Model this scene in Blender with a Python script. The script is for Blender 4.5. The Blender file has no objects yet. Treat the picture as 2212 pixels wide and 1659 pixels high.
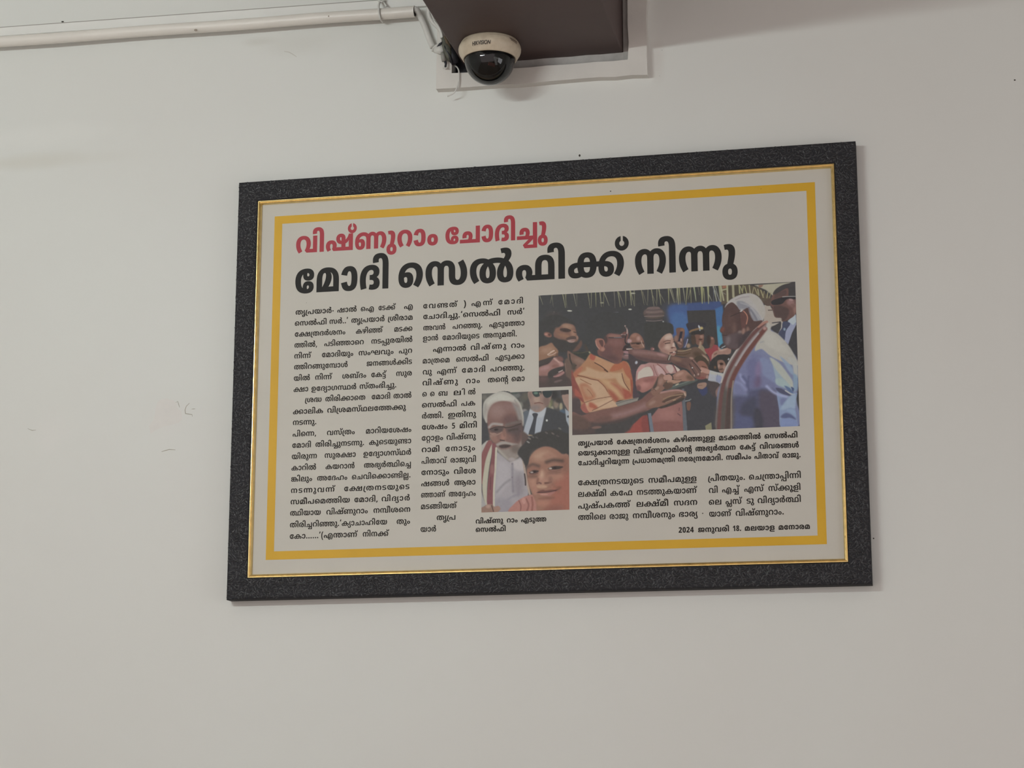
import bpy, bmesh, math, random
import numpy as np
from mathutils import Vector, Matrix, Euler
from mathutils.geometry import tessellate_polygon, delaunay_2d_cdt

# ------------------------------------------------------------------ scene, camera, light
scene = bpy.context.scene
COL = scene.collection
IMG_W, IMG_H, FPX = 2212.0, 1659.0, 4409.0
ZC = 2.3224                                   # height of the picture's centre above the floor
CAM_POS = Vector((0.65968, -3.36917, -0.77244 + ZC))
CAM_ROT = Euler((1.787952, 0.000121, 0.207914), 'XYZ')   # pitch, roll, yaw
CR = Matrix.Rotation(0.207914, 3, 'Z') @ Matrix.Rotation(1.787952, 3, 'X') @ Matrix.Rotation(0.000121, 3, 'Z')
cam_data = bpy.data.cameras.new('camera')
cam_data.sensor_fit = 'HORIZONTAL'
cam_data.sensor_width = 36.0
cam_data.lens = 36.0 * FPX / IMG_W
cam_data.clip_start = 0.05
cam = bpy.data.objects.new('camera', cam_data)
COL.objects.link(cam)
cam.matrix_world = Matrix.Translation(CAM_POS) @ CR.to_4x4()
scene.camera = cam

vs = scene.view_settings
scene.display_settings.display_device = 'sRGB'
vs.view_transform = 'Standard'
vs.look = 'None'
vs.gamma = 1.0
vs.use_curve_mapping = False
vs.exposure = 0.0

scene.cycles.max_bounces = 7
scene.cycles.diffuse_bounces = 4
scene.cycles.glossy_bounces = 3

world = bpy.data.worlds.new('world')
scene.world = world
world.use_nodes = True
bg = world.node_tree.nodes['Background']
bg.inputs[0].default_value = (1.0, 0.86, 0.84, 1.0)
bg.inputs[1].default_value = 0.88

def area_light(name, loc, rot, sx, sy, power, color):
    ld = bpy.data.lights.new(name, 'AREA')
    ld.shape = 'RECTANGLE'; ld.size = sx; ld.size_y = sy
    ld.energy = power; ld.color = color
    o = bpy.data.objects.new(name, ld); COL.objects.link(o)
    o.location = loc; o.rotation_euler = rot
    return o
# daylight coming in through the window in the right-hand wall
area_light('window_daylight', (3.12, -1.75, 1.65), (0, math.radians(90), 0), 1.3, 1.5, 14, (0.93, 0.97, 1.0))

def world_pt(px, py, y=0.0):
    """point of the place on the plane at depth y that a pixel of the photograph shows"""
    d = CR @ Vector(((px - IMG_W / 2) / FPX, -(py - IMG_H / 2) / FPX, -1.0))
    t = (y - CAM_POS.y) / d.y
    return CAM_POS + d * t

# ------------------------------------------------------------------ materials
def srgb(c):
    if isinstance(c, str):
        c = tuple(int(c[i:i + 2], 16) / 255 for i in (0, 2, 4))
    return tuple((v / 12.92 if v <= 0.04045 else ((v + 0.055) / 1.055) ** 2.4) for v in c)

MATS = {}
def material(name, color, rough=0.6, metal=0.0, spec=0.5, var=0.0, var_scale=8.0, bump=0.0, bump_scale=60.0, color2=None,
             emission=None, strength=0.0, coat=0.0):
    if name in MATS: return MATS[name]
    m = bpy.data.materials.new(name); m.use_nodes = True
    nt = m.node_tree; b = nt.nodes['Principled BSDF']
    col = (*color, 1.0)
    b.inputs['Base Color'].default_value = col
    b.inputs['Roughness'].default_value = rough
    b.inputs['Metallic'].default_value = metal
    b.inputs['Specular IOR Level'].default_value = spec
    b.inputs['Coat Weight'].default_value = coat
    if emission:
        b.inputs['Emission Color'].default_value = (*emission, 1); b.inputs['Emission Strength'].default_value = strength
    tc = nt.nodes.new('ShaderNodeTexCoord')
    if var > 0 or color2:
        n = nt.nodes.new('ShaderNodeTexNoise'); n.inputs['Scale'].default_value = var_scale; n.inputs['Detail'].default_value = 5
        nt.links.new(tc.outputs['Object'], n.inputs['Vector'])
        r = nt.nodes.new('ShaderNodeValToRGB')
        c2 = color2 or tuple(v * (1 - var) for v in color)
        r.color_ramp.elements[0].position = 0.35; r.color_ramp.elements[1].position = 0.65
        r.color_ramp.elements[0].color = (*c2, 1); r.color_ramp.elements[1].color = col
        nt.links.new(n.outputs['Fac'], r.inputs['Fac'])
        nt.links.new(r.outputs['Color'], b.inputs['Base Color'])
    if bump > 0:
        n2 = nt.nodes.new('ShaderNodeTexNoise'); n2.inputs['Scale'].default_value = bump_scale; n2.inputs['Detail'].default_value = 4
        nt.links.new(tc.outputs['Object'], n2.inputs['Vector'])
        bp = nt.nodes.new('ShaderNodeBump'); bp.inputs['Strength'].default_value = bump; bp.inputs['Distance'].default_value = 0.002
        nt.links.new(n2.outputs['Fac'], bp.inputs['Height'])
        nt.links.new(bp.outputs['Normal'], b.inputs['Normal'])
    MATS[name] = m
    return m

M_WALL = material('wall_paint', (0.735, 0.752, 0.722), rough=0.55, var=0.045, var_scale=1.3, bump=0.22, bump_scale=26, color2=(0.72, 0.722, 0.692))
M_TRIM = material('plaster_trim', (0.72, 0.70, 0.66), rough=0.7, var=0.08, var_scale=14, bump=0.35, bump_scale=70)
M_MORTAR = material('grey_mortar', (0.50, 0.49, 0.47), rough=0.85, var=0.2, var_scale=35, bump=0.6, bump_scale=90)
M_BEAM = material("brown_beam_paint", (0.088, 0.058, 0.055), rough=0.55, var=0.12, var_scale=5, bump=0.15, bump_scale=40)
M_PVC = material('white_pvc', (0.80, 0.765, 0.71), rough=0.38, var=0.05, var_scale=12)
M_CASING = material('painted_casing', (0.81, 0.81, 0.78), rough=0.5, var=0.03, var_scale=20)
M_DARK = material('dark_bore', (0.03, 0.026, 0.024), rough=0.8)
M_CABLE = material('white_cable', (0.72, 0.715, 0.68), rough=0.45, var=0.1, var_scale=30)
M_GREEN = material('dirty_green_plug', (0.16, 0.165, 0.13), rough=0.6, var=0.5, var_scale=120)
M_TAPE = material('black_tape', (0.022, 0.023, 0.030), rough=0.5, var=0.4, var_scale=50)
M_CREAM = material('aged_cream_plastic', (0.66, 0.57, 0.44), rough=0.42, var=0.2, var_scale=60, color2=(0.55, 0.46, 0.345))
M_LOGO = material('printed_logo_ink', (0.03, 0.026, 0.02), rough=0.5)
M_FRAME = material('black_leaf_relief', (0.026, 0.026, 0.030), rough=0.36, spec=0.45, var=0.3, var_scale=60)
M_RAIL = material('black_moulding', (0.024, 0.024, 0.028), rough=0.7, spec=0.25)
M_GOLD = material('gold_bead', (0.90, 0.70, 0.32), rough=0.25, metal=1.0, var=0.15, var_scale=90)
M_PAPER = material('print_sheet_paper', (0.61, 0.588, 0.53), rough=0.5, spec=0.3, var=0.03, var_scale=9, color2=(0.59, 0.57, 0.512))
M_YELLOW = material('yellow_ink', (0.71, 0.42, 0.032), rough=0.5, spec=0.3, var=0.05, var_scale=14)
M_RED = material('crimson_ink', (0.42, 0.042, 0.060), rough=0.5, spec=0.3)
M_BLACK = material('black_ink', (0.034, 0.034, 0.033), rough=0.6, spec=0.12)
M_INK = material('text_ink', (0.026, 0.021, 0.019), rough=0.6, spec=0.12)
M_BOARD = material('brown_backing_board', (0.22, 0.14, 0.08), rough=0.8)
M_SPECK = material('dirt_speck', (0.05, 0.042, 0.035), rough=0.9)
M_CRACK = material('crack_line', (0.40, 0.38, 0.32), rough=0.9)  # flat brownish grey of the thin crack strips on the wall
M_PATCH = material('scraped_paint', (0.755, 0.74, 0.71), rough=0.7, var=0.03, var_scale=60)
M_FLOOR = material('floor_tile', (0.42, 0.34, 0.28), rough=0.3, var=0.15, var_scale=3)
M_CEIL = material('ceiling_paint', (0.72, 0.69, 0.66), rough=0.8)
M_STEEL = material('brushed_steel', (0.6, 0.6, 0.6), rough=0.3, metal=1.0)

def add_stains(m, stains):
    """faint dirty marks with their own place and shape on the wall: (x, z, half width, half height, colour, strength)"""
    nt = m.node_tree; b = nt.nodes['Principled BSDF']; src = b.inputs['Base Color'].links[0].from_socket
    tc = nt.nodes.new('ShaderNodeTexCoord')
    nz = nt.nodes.new('ShaderNodeTexNoise'); nz.inputs['Scale'].default_value = 9; nz.inputs['Detail'].default_value = 2
    nt.links.new(tc.outputs['Object'], nz.inputs['Vector'])
    for (x, z, rx, rz, col, k) in stains:
        mp = nt.nodes.new('ShaderNodeMapping'); mp.inputs['Location'].default_value = (-x / rx, 0, -z / rz); mp.inputs['Scale'].default_value = (1 / rx, 0, 1 / rz)
        ln = nt.nodes.new('ShaderNodeVectorMath'); ln.operation = 'LENGTH'
        ad = nt.nodes.new('ShaderNodeMath'); ad.operation = 'ADD'
        mr = nt.nodes.new('ShaderNodeMapRange'); mr.interpolation_type = 'SMOOTHSTEP'
        mr.inputs['From Min'].default_value = 0.55; mr.inputs['From Max'].default_value = 1.6; mr.inputs['To Min'].default_value = k; mr.inputs['To Max'].default_value = 0
        mx = nt.nodes.new('ShaderNodeMixRGB'); mx.inputs['Color2'].default_value = (*col, 1)
        nt.links.new(tc.outputs['Object'], mp.inputs['Vector'])
        nt.links.new(mp.outputs[0], ln.inputs[0]); nt.links.new(ln.outputs['Value'], ad.inputs[0]); nt.links.new(nz.outputs['Fac'], ad.inputs[1])
        nt.links.new(ad.outputs[0], mr.inputs['Value']); nt.links.new(mr.outputs[0], mx.inputs['Fac'])
        nt.links.new(src, mx.inputs['Color1']); src = mx.outputs['Color']
    nt.links.new(src, b.inputs['Base Color'])
def stain_at(px, py, rx, rz, col, k):
    w = world_pt(px, py, 0.0); return (w.x, w.z, rx, rz, col, k)
add_stains(M_WALL, [stain_at(40, 352, 0.26, 0.022, (0.56, 0.52, 0.42), 0.26), stain_at(0, 300, 0.30, 0.030, (0.78, 0.79, 0.76), 0.5),
                    stain_at(640, 95, 0.11, 0.030, (0.56, 0.55, 0.50), 0.28), stain_at(560, 90, 0.05, 0.012, (0.50, 0.48, 0.42), 0.25),
                    stain_at(1420, 130, 0.018, 0.05, (0.58, 0.53, 0.49), 0.35), stain_at(110, 930, 0.05, 0.05, (0.77, 0.75, 0.73), 0.4),
                    stain_at(360, 905, 0.04, 0.045, (0.77, 0.75, 0.73), 0.4)])

# ------------------------------------------------------------------ helpers
def tag(o, label=None, cat=None, group=None, kind=None):
    if label: o['label'] = label
    if cat: o['category'] = cat
    if group: o['group'] = group
    if kind: o['kind'] = kind
    return o

def empty(name, loc, label=None, cat=None, group=None):
    o = bpy.data.objects.new(name, None); COL.objects.link(o)
    o.location = loc; o.empty_display_size = 0.05
    bpy.context.view_layer.update()
    return tag(o, label, cat, group)

def root_loc(p):
    v = Vector((0, 0, 0))
    while p is not None:
        v += p.location; p = p.parent
    return v

def mesh_obj(name, verts, faces, mat, parent=None, smooth=False, origin=None):
    """verts in place coordinates; the object's origin sits at its parent or at its own base"""
    if parent is not None: off = root_loc(parent)
    elif origin is not None: off = Vector(origin)
    else:
        a = np.array([tuple(v) for v in verts]); off = Vector(((a[:, 0].min() + a[:, 0].max()) / 2, (a[:, 1].min() + a[:, 1].max()) / 2, a[:, 2].min()))
    me = bpy.data.meshes.new(name)
    me.from_pydata([tuple(Vector(v) - off) for v in verts], [], faces)
    me.validate(); me.update()
    if smooth:
        me.polygons.foreach_set('use_smooth', [True] * len(me.polygons))
    me.materials.append(mat)
    o = bpy.data.objects.new(name, me); COL.objects.link(o)
    if parent is not None: o.parent = parent
    else: o.location = off
    return o

def fix_normals(o):
    bm = bmesh.new(); bm.from_mesh(o.data)
    bmesh.ops.recalc_face_normals(bm, faces=bm.faces)
    bm.to_mesh(o.data); bm.free(); o.data.update()
    return o

def bevel(o, w, seg=2):
    m = o.modifiers.new('bevel', 'BEVEL'); m.width = w; m.segments = seg; m.limit_method = 'ANGLE'; m.angle_limit = math.radians(40)
    return o

class Geo:
    def __init__(self): self.v = []; self.f = []
    def add(self, vs_, fs_):
        n = len(self.v); self.v += [Vector(v) for v in vs_]; self.f += [tuple(i + n for i in f) for f in fs_]; return self
    def box(self, x0, x1, y0, y1, z0, z1):
        vs_ = [(x, y, z) for z in (z0, z1) for y in (y0, y1) for x in (x0, x1)]
        return self.add(vs_, [(0, 2, 3, 1), (4, 5, 7, 6), (0, 1, 5, 4), (2, 6, 7, 3), (0, 4, 6, 2), (1, 3, 7, 5)])
    def tube(self, pts, r, n=10, caps=True):
        pts = [Vector(p) for p in pts]
        rs = r if isinstance(r, (list, tuple)) else [r] * len(pts)
        up = None; rings = []
        for i, p in enumerate(pts):
            t = (pts[min(i + 1, len(pts) - 1)] - pts[max(i - 1, 0)]).normalized()
            if up is None:
                up = Vector((0, 0, 1)) if abs(t.z) < 0.9 else Vector((1, 0, 0))
            a = t.cross(up).normalized(); b = a.cross(t).normalized(); up = b
            rings.append([p + (a * math.cos(2 * math.pi * k / n) + b * math.sin(2 * math.pi * k / n)) * rs[i] for k in range(n)])
        vs_ = [v for rg in rings for v in rg]
        fs_ = [(i * n + k, i * n + (k + 1) % n, (i + 1) * n + (k + 1) % n, (i + 1) * n + k) for i in range(len(pts) - 1) for k in range(n)]
        if caps: fs_ += [tuple(range(n - 1, -1, -1)), tuple((len(pts) - 1) * n + k for k in range(n))]
        return self.add(vs_, fs_)
    def lathe(self, c, prof, n=48):
        vs_ = []; fs_ = []; m = len(prof)
        for k in range(n):
            a = 2 * math.pi * k / n
            for (r, z) in prof: vs_.append((c[0] + r * math.cos(a), c[1] + r * math.sin(a), c[2] + z))
        for k in range(n):
            for j in range(m - 1):
                k2 = (k + 1) % n
                fs_.append((k * m + j, k2 * m + j, k2 * m + j + 1, k * m + j + 1))
        return self.add(vs_, fs_)
    def obj(self, name, mat, parent=None, smooth=False, fix=True, origin=None):
        o = mesh_obj(name, self.v, self.f, mat, parent, smooth, origin)
        if fix: fix_normals(o)
        return o

def spline(pts, n=8):
    """Catmull-Rom through the points"""
    P = [Vector(p) for p in pts]; P = [P[0] * 2 - P[1]] + P + [P[-1] * 2 - P[-2]]; out = []
    for i in range(1, len(P) - 2):
        for k in range(n):
            t = k / n; a, b, c, d = P[i - 1:i + 3]
            out.append(0.5 * ((2 * b) + (c - a) * t + (2 * a - 5 * b + 4 * c - d) * t * t + (3 * b - a - 3 * c + d) * t ** 3))
    return out + [P[-2]]

# ------------------------------------------------------------------ the room
BX0, BX1, BZ = -0.1397, 0.1503, 0.5779 + ZC          # the beam's sides and underside
OX0, OX1, OZ = -0.1583, 0.1615, 0.5580 + ZC          # the opening round the beam
CEIL = 3.30
g = Geo()
g.box(-3.0, OX0, 0, 0.15, 0, CEIL).box(OX1, 3.2, 0, 0.15, 0, CEIL).box(OX0, OX1, 0, 0.15, 0, OZ)
g.box(-3.0, 3.2, 0.15, 0.20, 0, CEIL)
wall = g.obj('wall_back', M_WALL, fix=False, origin=(0, 0, 0)); tag(wall, 'white painted plaster wall behind the framed clipping', kind='structure')
tag(Geo().box(-3.0, 3.2, -5.0, 0.2, -0.1, 0).obj('floor', M_FLOOR), 'tiled floor of the room', kind='structure')
tag(Geo().box(-3.0, 3.2, -5.0, 0.2, CEIL, CEIL + 0.1).obj('ceiling', M_CEIL), 'white ceiling of the room', kind='structure')
tag(Geo().box(-3.1, -3.0, -5.0, 0.2, 0, CEIL).obj('wall_left', M_WALL), 'white left wall of the room', kind='structure')
g = Geo().box(3.2, 3.3, -5.0, -2.5, 0, CEIL).box(3.2, 3.3, -1.0, 0.2, 0, CEIL).box(3.2, 3.3, -2.5, -1.0, 0, 1.0).box(3.2, 3.3, -2.5, -1.0, 2.3, CEIL)
tag(g.obj('wall_right', M_WALL, fix=False), 'white right wall with a window opening', kind='structure')
g = Geo().box(3.2, 3.26, -2.5, -2.44, 1.0, 2.3).box(3.2, 3.26, -1.06, -1.0, 1.0, 2.3).box(3.2, 3.26, -2.44, -1.06, 1.0, 1.06).box(3.2, 3.26, -2.44, -1.06, 2.24, 2.3)
tag(g.obj('window_1', M_PVC, fix=False), 'white window frame in the right wall', kind='structure')

# plaster surround where the beam enters the wall: a raised U with softly uneven edges
random.seed(4)
def wob(a): return a + random.uniform(-0.0012, 0.0012)
TY = -0.018
out_l = [(wob(-0.1854), z) for z in np.linspace(CEIL, 0.5304 + ZC, 14)]
out_b = [(x, wob(0.5285 + ZC)) for x in np.linspace(-0.1854, 0.1963, 14)][1:-1]
out_r = [(wob(0.1952), z) for z in np.linspace(0.5270 + ZC, CEIL, 14)]
in_r = [(wob(OX1), z) for z in np.linspace(CEIL, OZ, 14)]
in_b = [(x, wob(OZ)) for x in np.linspace(OX1, OX0, 12)][1:-1]
in_l = [(wob(OX0), z) for z in np.linspace(OZ, CEIL, 14)]
loop = out_l + out_b + out_r + in_r + in_b + in_l
tri = tessellate_polygon([[Vector((x, z, 0)) for x, z in loop]])
n = len(loop)
vs_ = [(x, TY, z) for x, z in loop] + [(x, 0.0, z) for x, z in loop]
fs_ = [tuple(t) for t in tri] + [(i, (i + 1) % n, n + (i + 1) % n, n + i) for i in range(n)]
tr = mesh_obj('trim_1', vs_, fs_, M_TRIM); fix_normals(tr)
bevel(tr, 0.0035, 3)
tag(tr, 'raised white plaster surround where the brown beam meets the wall', kind='structure')
# mortar packed between beam and surround
def mortar(name, x0, x1, z0, z1, y, mat, label, nx=10):
    vs_ = []; fs_ = []
    for i in range(nx + 1):
        x = x0 + (x1 - x0) * i / nx
        dz = random.uniform(-0.0014, 0.0014)
        vs_ += [(x, y + random.uniform(-0.001, 0.001), z0), (x, y + random.uniform(-0.001, 0.001), z1 + dz), (x, 0.05, z1 + dz), (x, 0.05, z0)]
    for i in range(nx):
        for k in range(4):
            fs_.append((4 * i + k, 4 * i + (k + 1) % 4, 4 * i + 4 + (k + 1) % 4, 4 * i + 4 + k))
    fs_ += [(0, 1, 2, 3), tuple(4 * nx + k for k in (3, 2, 1, 0))]
    o = mesh_obj(name, vs_, fs_, mat); fix_normals(o)
    return o
tag(mortar('trim_2', -0.098, OX1, OZ - 0.002, BZ + 0.001, -0.003, M_MORTAR, ''), 'thin grey mortar bed under the brown beam', kind='structure')
o = Geo().box(BX1 + 0.0005, OX1 + 0.001, -0.004, 0.05, OZ, CEIL).obj('trim_3', M_MORTAR)
tag(o, 'narrow grey mortar joint up the right side of the brown beam', kind='structure')
o = Geo().box(OX0 - 0.001, BX0 - 0.0005, -0.004, 0.05, BZ + 0.03, CEIL).obj('trim_4', M_MORTAR)
tag(o, 'narrow grey mortar joint up the left side of the brown beam', kind='structure')
o = mortar('black_gap_filler', OX0 + 0.0005, -0.099, OZ, BZ + 0.028, 0.012, M_TAPE, '', nx=6)  # near-black block added behind the open gap to make it black
# keep the added filler clear of the beam's corner
tag(o, 'black packing stuffed in the gap at the beam\'s lower left corner', 'packing')

# the beam itself
beam = Geo().box(BX0, BX1, -3.6, 0.0, BZ, CEIL).obj('ceiling_beam', M_BEAM)
bevel(beam, 0.002, 2)
tag(beam, 'dark brown painted beam running out of the wall above the dome camera', 'beam')

# ------------------------------------------------------------------ tube lamp hanging on the left, out of the picture
LX, LY, LZ = (-1.0, -2.35, 0.50 + ZC)
lamp = empty('tube_light', (LX, LY, LZ), 'white tube light on two rods hanging left of the framed clipping', 'lamp')
M_TUBE = material('lit_tube', (0.9, 0.9, 0.9), rough=0.4, emission=(0.785, 0.86, 0.84), strength=240.0)
HL = 0.45
g = Geo().tube([(LX - HL, LY, LZ), (LX + HL, LY, LZ)], 0.014, 14); g.obj('tube', M_TUBE, lamp, smooth=True)
Geo().box(LX - HL - 0.03, LX + HL + 0.03, LY - 0.022, LY + 0.022, LZ + 0.03, LZ + 0.065).obj('batten', M_PVC, lamp)
for s in (-1, 1):
    x = LX + s * (HL + 0.012)
    Geo().box(x - 0.012, x + 0.012, LY - 0.018, LY + 0.018, LZ - 0.02, LZ + 0.03).obj('tube_holder', M_PVC, lamp)
    Geo().tube([(LX + s * 0.35, LY, LZ + 0.065), (LX + s * 0.35, LY, CEIL)], 0.004, 8).obj('hanging_rod', M_STEEL, lamp)

# ------------------------------------------------------------------ conduit, casing, tie
def W(px, py, y): return world_pt(px, py, y)
PY = -0.0235; PR = 0.0105
p0 = W(0, 90.5, PY); p1 = W(896, 25, PY)
dirn = (p1 - p0).normalized(); p0 = p0 - dirn * 1.2
cond = empty('conduit_pipe', (p1.x, 0, p1.z), 'round white conduit pipe running along the wall to its open end by the beam', 'pipe')
g = Geo(); n = 24
L = (p1 - p0).length
for (r, nm, mat) in ((PR, 'pipe_wall', M_PVC),):
    pts = [p0 + dirn * (L * i / 40) + Vector((0, 0, 0.0006 * math.sin(i * 0.9))) for i in range(41)]
    pts[-1] = p1
    g.tube(pts, PR, n, caps=False)
    # lip and bore
    g.tube([p1, p1 - dirn * 0.0001], [PR, PR - 0.0016], n, caps=False)
    pw = g.obj('pipe_wall', M_PVC, cond, smooth=True)
Geo().tube([p1 - dirn * 0.0001, p1 - dirn * 0.03], PR - 0.0016, n, caps=True).obj('bore', M_DARK, cond)
a0 = W(0, 60, -0.006); a1 = W(0, 77.5, -0.006); b0 = W(500, 24, -0.006)
cd = (b0 - a0).normalized(); hgt = (a0 - a1).length
c0 = a0 - cd * 1.2; c1 = a0 + cd * 0.885
vs_ = []
for c in (c0, c1):
    for (y, dz) in ((0.0, 0.0), (-0.0075, 0.0), (-0.0075, -hgt - 0.001), (0.0, -hgt - 0.001)):
        vs_.append((c.x, y, c.z + dz))
o = mesh_obj('cable_casing', vs_, [(0, 1, 2, 3), (7, 6, 5, 4), (0, 4, 5, 1), (1, 5, 6, 2), (2, 6, 7, 3), (3, 7, 4, 0)], M_CASING)
fix_normals(o); bevel(o, 0.001, 2)
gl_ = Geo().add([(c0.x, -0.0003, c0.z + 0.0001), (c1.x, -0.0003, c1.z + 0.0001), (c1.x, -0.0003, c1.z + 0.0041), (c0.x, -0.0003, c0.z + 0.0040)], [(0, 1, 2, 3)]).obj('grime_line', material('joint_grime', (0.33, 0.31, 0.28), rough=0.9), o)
tag(o, 'flat white cable casing on the wall just above the round conduit', 'casing')

tie = [W(822, -14, -0.004), W(820.5, 2, -0.014), W(818, 14, -0.0350), W(819, 30, -0.0358), W(822, 41, -0.0310), W(826, 47, -0.012)]
st = empty('binding_string', tie[-1], 'white string tied round the conduit pipe near its open end', 'string')
Geo().tube(spline(tie), 0.0019, 8).obj('loop', M_CABLE, st, smooth=True)
Geo().tube(spline([W(828, -8, -0.004), W(829, 4, -0.014), W(835, 14, -0.0225)]), 0.0015, 8).obj('tail', M_CABLE, st, smooth=True)
Geo().tube(spline([W(818, 1, -0.014), W(824, 4, -0.017), W(831, 0, -0.014)]), 0.0024, 8).obj('knot', M_CABLE, st, smooth=True)

# ------------------------------------------------------------------ cables by the beam
def cable(name, pts, r, label, mat=None, parent=None, cat='cable'):
    P = spline([W(*p) for p in pts])
    o = Geo().tube(P, r, 10).obj(name, mat or M_CABLE, parent, smooth=True)
    if parent is None: tag(o, label, cat)
    return o
cable('power_cable', [(885, 22, -0.0235), (899, 21, -0.0235), (908, 36, -0.012), (918, 58, -0.009), (926, 80, -0.009), (935, 102, -0.010)], 0.0058,
      'thick white cable bending down out of the conduit\'s open end')
cable('signal_cable', [(931, -14, -0.016), (926.5, 12, -0.014), (927, 33, -0.012), (935, 48, -0.012), (945, 58, -0.016), (952, 68, -0.02), (955, 82, -0.022)], 0.0038,
      'thin white cable hugging the left edge of the brown beam')
cable('thin_cable', [(929, 20, -0.03), (938, 44, -0.030), (949, 60, -0.030), (955, 76, -0.028), (956, 90, -0.026)], 0.0014,
      'very thin white wire beside the beam\'s left edge')
pl = empty('wiring_bundle', W(958, 150, -0.012), 'grimy knot of green and black connectors hanging at the beam\'s lower left corner', 'connectors')
def plug(nm, pts, rs, mat):
    Geo().tube([W(*p) for p in pts], rs, 12).obj(nm, mat, pl, smooth=True)
plug('green_connector', [(957, 82, -0.026), (961, 92, -0.028), (966, 108, -0.028), (969, 122, -0.026), (970, 132, -0.022)], [0.003, 0.006, 0.0075, 0.0065, 0.003], M_GREEN)
plug('black_connector', [(966, 96, -0.022), (972, 108, -0.020), (979, 124, -0.018), (984, 138, -0.014)], [0.005, 0.0095, 0.0105, 0.007], M_TAPE)
plug('black_strand', [(957, 88, -0.030), (962, 104, -0.034), (972, 122, -0.030), (977, 140, -0.022)], [0.0012, 0.0020, 0.0022, 0.0012], M_TAPE)
plug('brown_strand', [(960, 78, -0.030), (966, 92, -0.032), (974, 104, -0.028)], [0.0015, 0.0034, 0.0014], material('brown_grime', (0.13, 0.095, 0.06), rough=0.8))
plug('white_connector', [(938, 112, -0.016), (944, 107, -0.020), (952, 108, -0.024), (957, 113, -0.026)], [0.003, 0.0075, 0.0085, 0.005], M_CABLE)
plug('black_band', [(944, 104, -0.027), (950, 96, -0.029), (957, 91, -0.031)], [0.0018, 0.0024, 0.0018], M_TAPE)
plug('grey_plug', [(956, 114, -0.030), (957.5, 123, -0.031), (959, 133, -0.030)], [0.0035, 0.0042, 0.0038], material('grey_plug', (0.30, 0.295, 0.27), rough=0.5))
plug('dark_tail', [(961, 130, -0.029), (963, 138, -0.028), (962, 146, -0.027)], [0.0028, 0.002, 0.002], M_TAPE)
plug('bare_end', [(957, 147, -0.026), (962, 145, -0.027), (967, 147, -0.026)], [0.0012, 0.002, 0.0012], M_CABLE)
plug('cable_loop', [(934, 111, -0.018), (936, 104, -0.022), (943, 98, -0.026), (951, 94, -0.029)], [0.0018, 0.002, 0.002, 0.0015], M_CABLE)
cable('dangling_wire', [(980, 141, -0.006), (987, 145, -0.015), (991, 153, -0.022), (991.5, 168, -0.0225), (989, 184, -0.024), (981, 200, -0.026), (967, 208, -0.022)], 0.0013,
      'thin loose white wire dangling below the plaster surround')

# ------------------------------------------------------------------ dome camera under the beam
DX, DY = -0.0706, -0.0960
dc = empty('dome_camera', (DX, DY, BZ), 'cream dome security camera with smoked dome under the brown beam', 'camera')
prof = [(0.001, 0.0), (0.0490, 0.0), (0.0508, -0.0025), (0.0538, -0.0085), (0.0548, -0.0130), (0.0545, -0.0175), (0.0532, -0.0215), (0.0495, -0.0275),
        (0.0474, -0.0312), (0.0462, -0.0320), (0.0446, -0.0316), (0.0440, -0.029)]
hs = Geo().lathe((DX, DY, BZ), prof, 72).obj('housing', M_CREAM, dc, smooth=True)
tagline = material('grime', (0.12, 0.075, 0.055), rough=0.8)
def on_housing(ang, z):
    pr = [(r, zz) for r, zz in prof]
    for (r0, z0), (r1, z1) in zip(pr[1:], pr[2:]):
        if z1 <= z <= z0:
            r = r0 + (r1 - r0) * (z - z0) / (z1 - z0) + 0.0004
            return Vector((DX + r * math.cos(ang), DY + r * math.sin(ang), BZ + z))
view_ang = math.atan2(CAM_POS.y - DY, CAM_POS.x - DX)
# seam and scuffs
def ribbon(name, path, w, mat, parent):
    vs_ = []; fs_ = []
    for i, (a, z) in enumerate(path):
        vs_ += [on_housing(a, z - w / 2), on_housing(a, z + w / 2)]
        if i: fs_.append((2 * i - 2, 2 * i, 2 * i + 1, 2 * i - 1))
    return mesh_obj(name, vs_, fs_, mat, parent)
ribbon('seam', [(view_ang + math.radians(a), -0.0052 - 0.0003 * math.sin(a)) for a in range(0, 62, 3)], 0.0006, material('seam_line', (0.3, 0.24, 0.17), rough=0.8), hs)
ribbon('scuff', [(view_ang + math.radians(a), -0.0075 - 0.00014 * (a - 40)) for a in range(40, 62, 2)], 0.0022, tagline, hs)
ribbon('scuff', [(view_ang + math.radians(a), -0.0105 - 0.00018 * (a - 42)) for a in range(42, 60, 2)], 0.0014, tagline, hs)
ribbon('scuff', [(view_ang + math.radians(a), -0.0085 + 0.0001 * (a + 62)) for a in range(-62, -44, 2)], 0.0009, material('light_grime', (0.36, 0.31, 0.2), rough=0.8), hs)
# maker's name printed on the front
tcv = bpy.data.curves.new('lettering', 'FONT'); tcv.body = 'HIKVISION'; tcv.size = 1.0; tcv.shear = 0.3; tcv.offset = 0.018
tob = bpy.data.objects.new('lettering_tmp', tcv); COL.objects.link(tob)
bpy.context.view_layer.update()
tm = bpy.data.meshes.new_from_object(tob.evaluated_get(bpy.context.evaluated_depsgraph_get()))
co = [v.co.copy() for v in tm.vertices]; fc = [tuple(p.vertices) for p in tm.polygons]
bpy.data.objects.remove(tob); bpy.data.curves.remove(tcv); bpy.data.meshes.remove(tm)
xs = [c.x for c in co]; ys = [c.y for c in co]; xa, xb, ya, yb = min(xs), max(xs), min(ys), max(ys)
vs_ = []
for c in co:
    u = (c.x - xa) / (xb - xa); v = (c.y - ya) / (yb - ya)
    ang = view_ang + math.radians(-34.5 + 36.5 * u)
    z = -0.0236 + 0.0066 * v
    q_ = on_housing(ang, z); vs_.append(q_ + Vector((q_.x - DX, q_.y - DY, 0)).normalized() * 0.0005)
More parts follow.
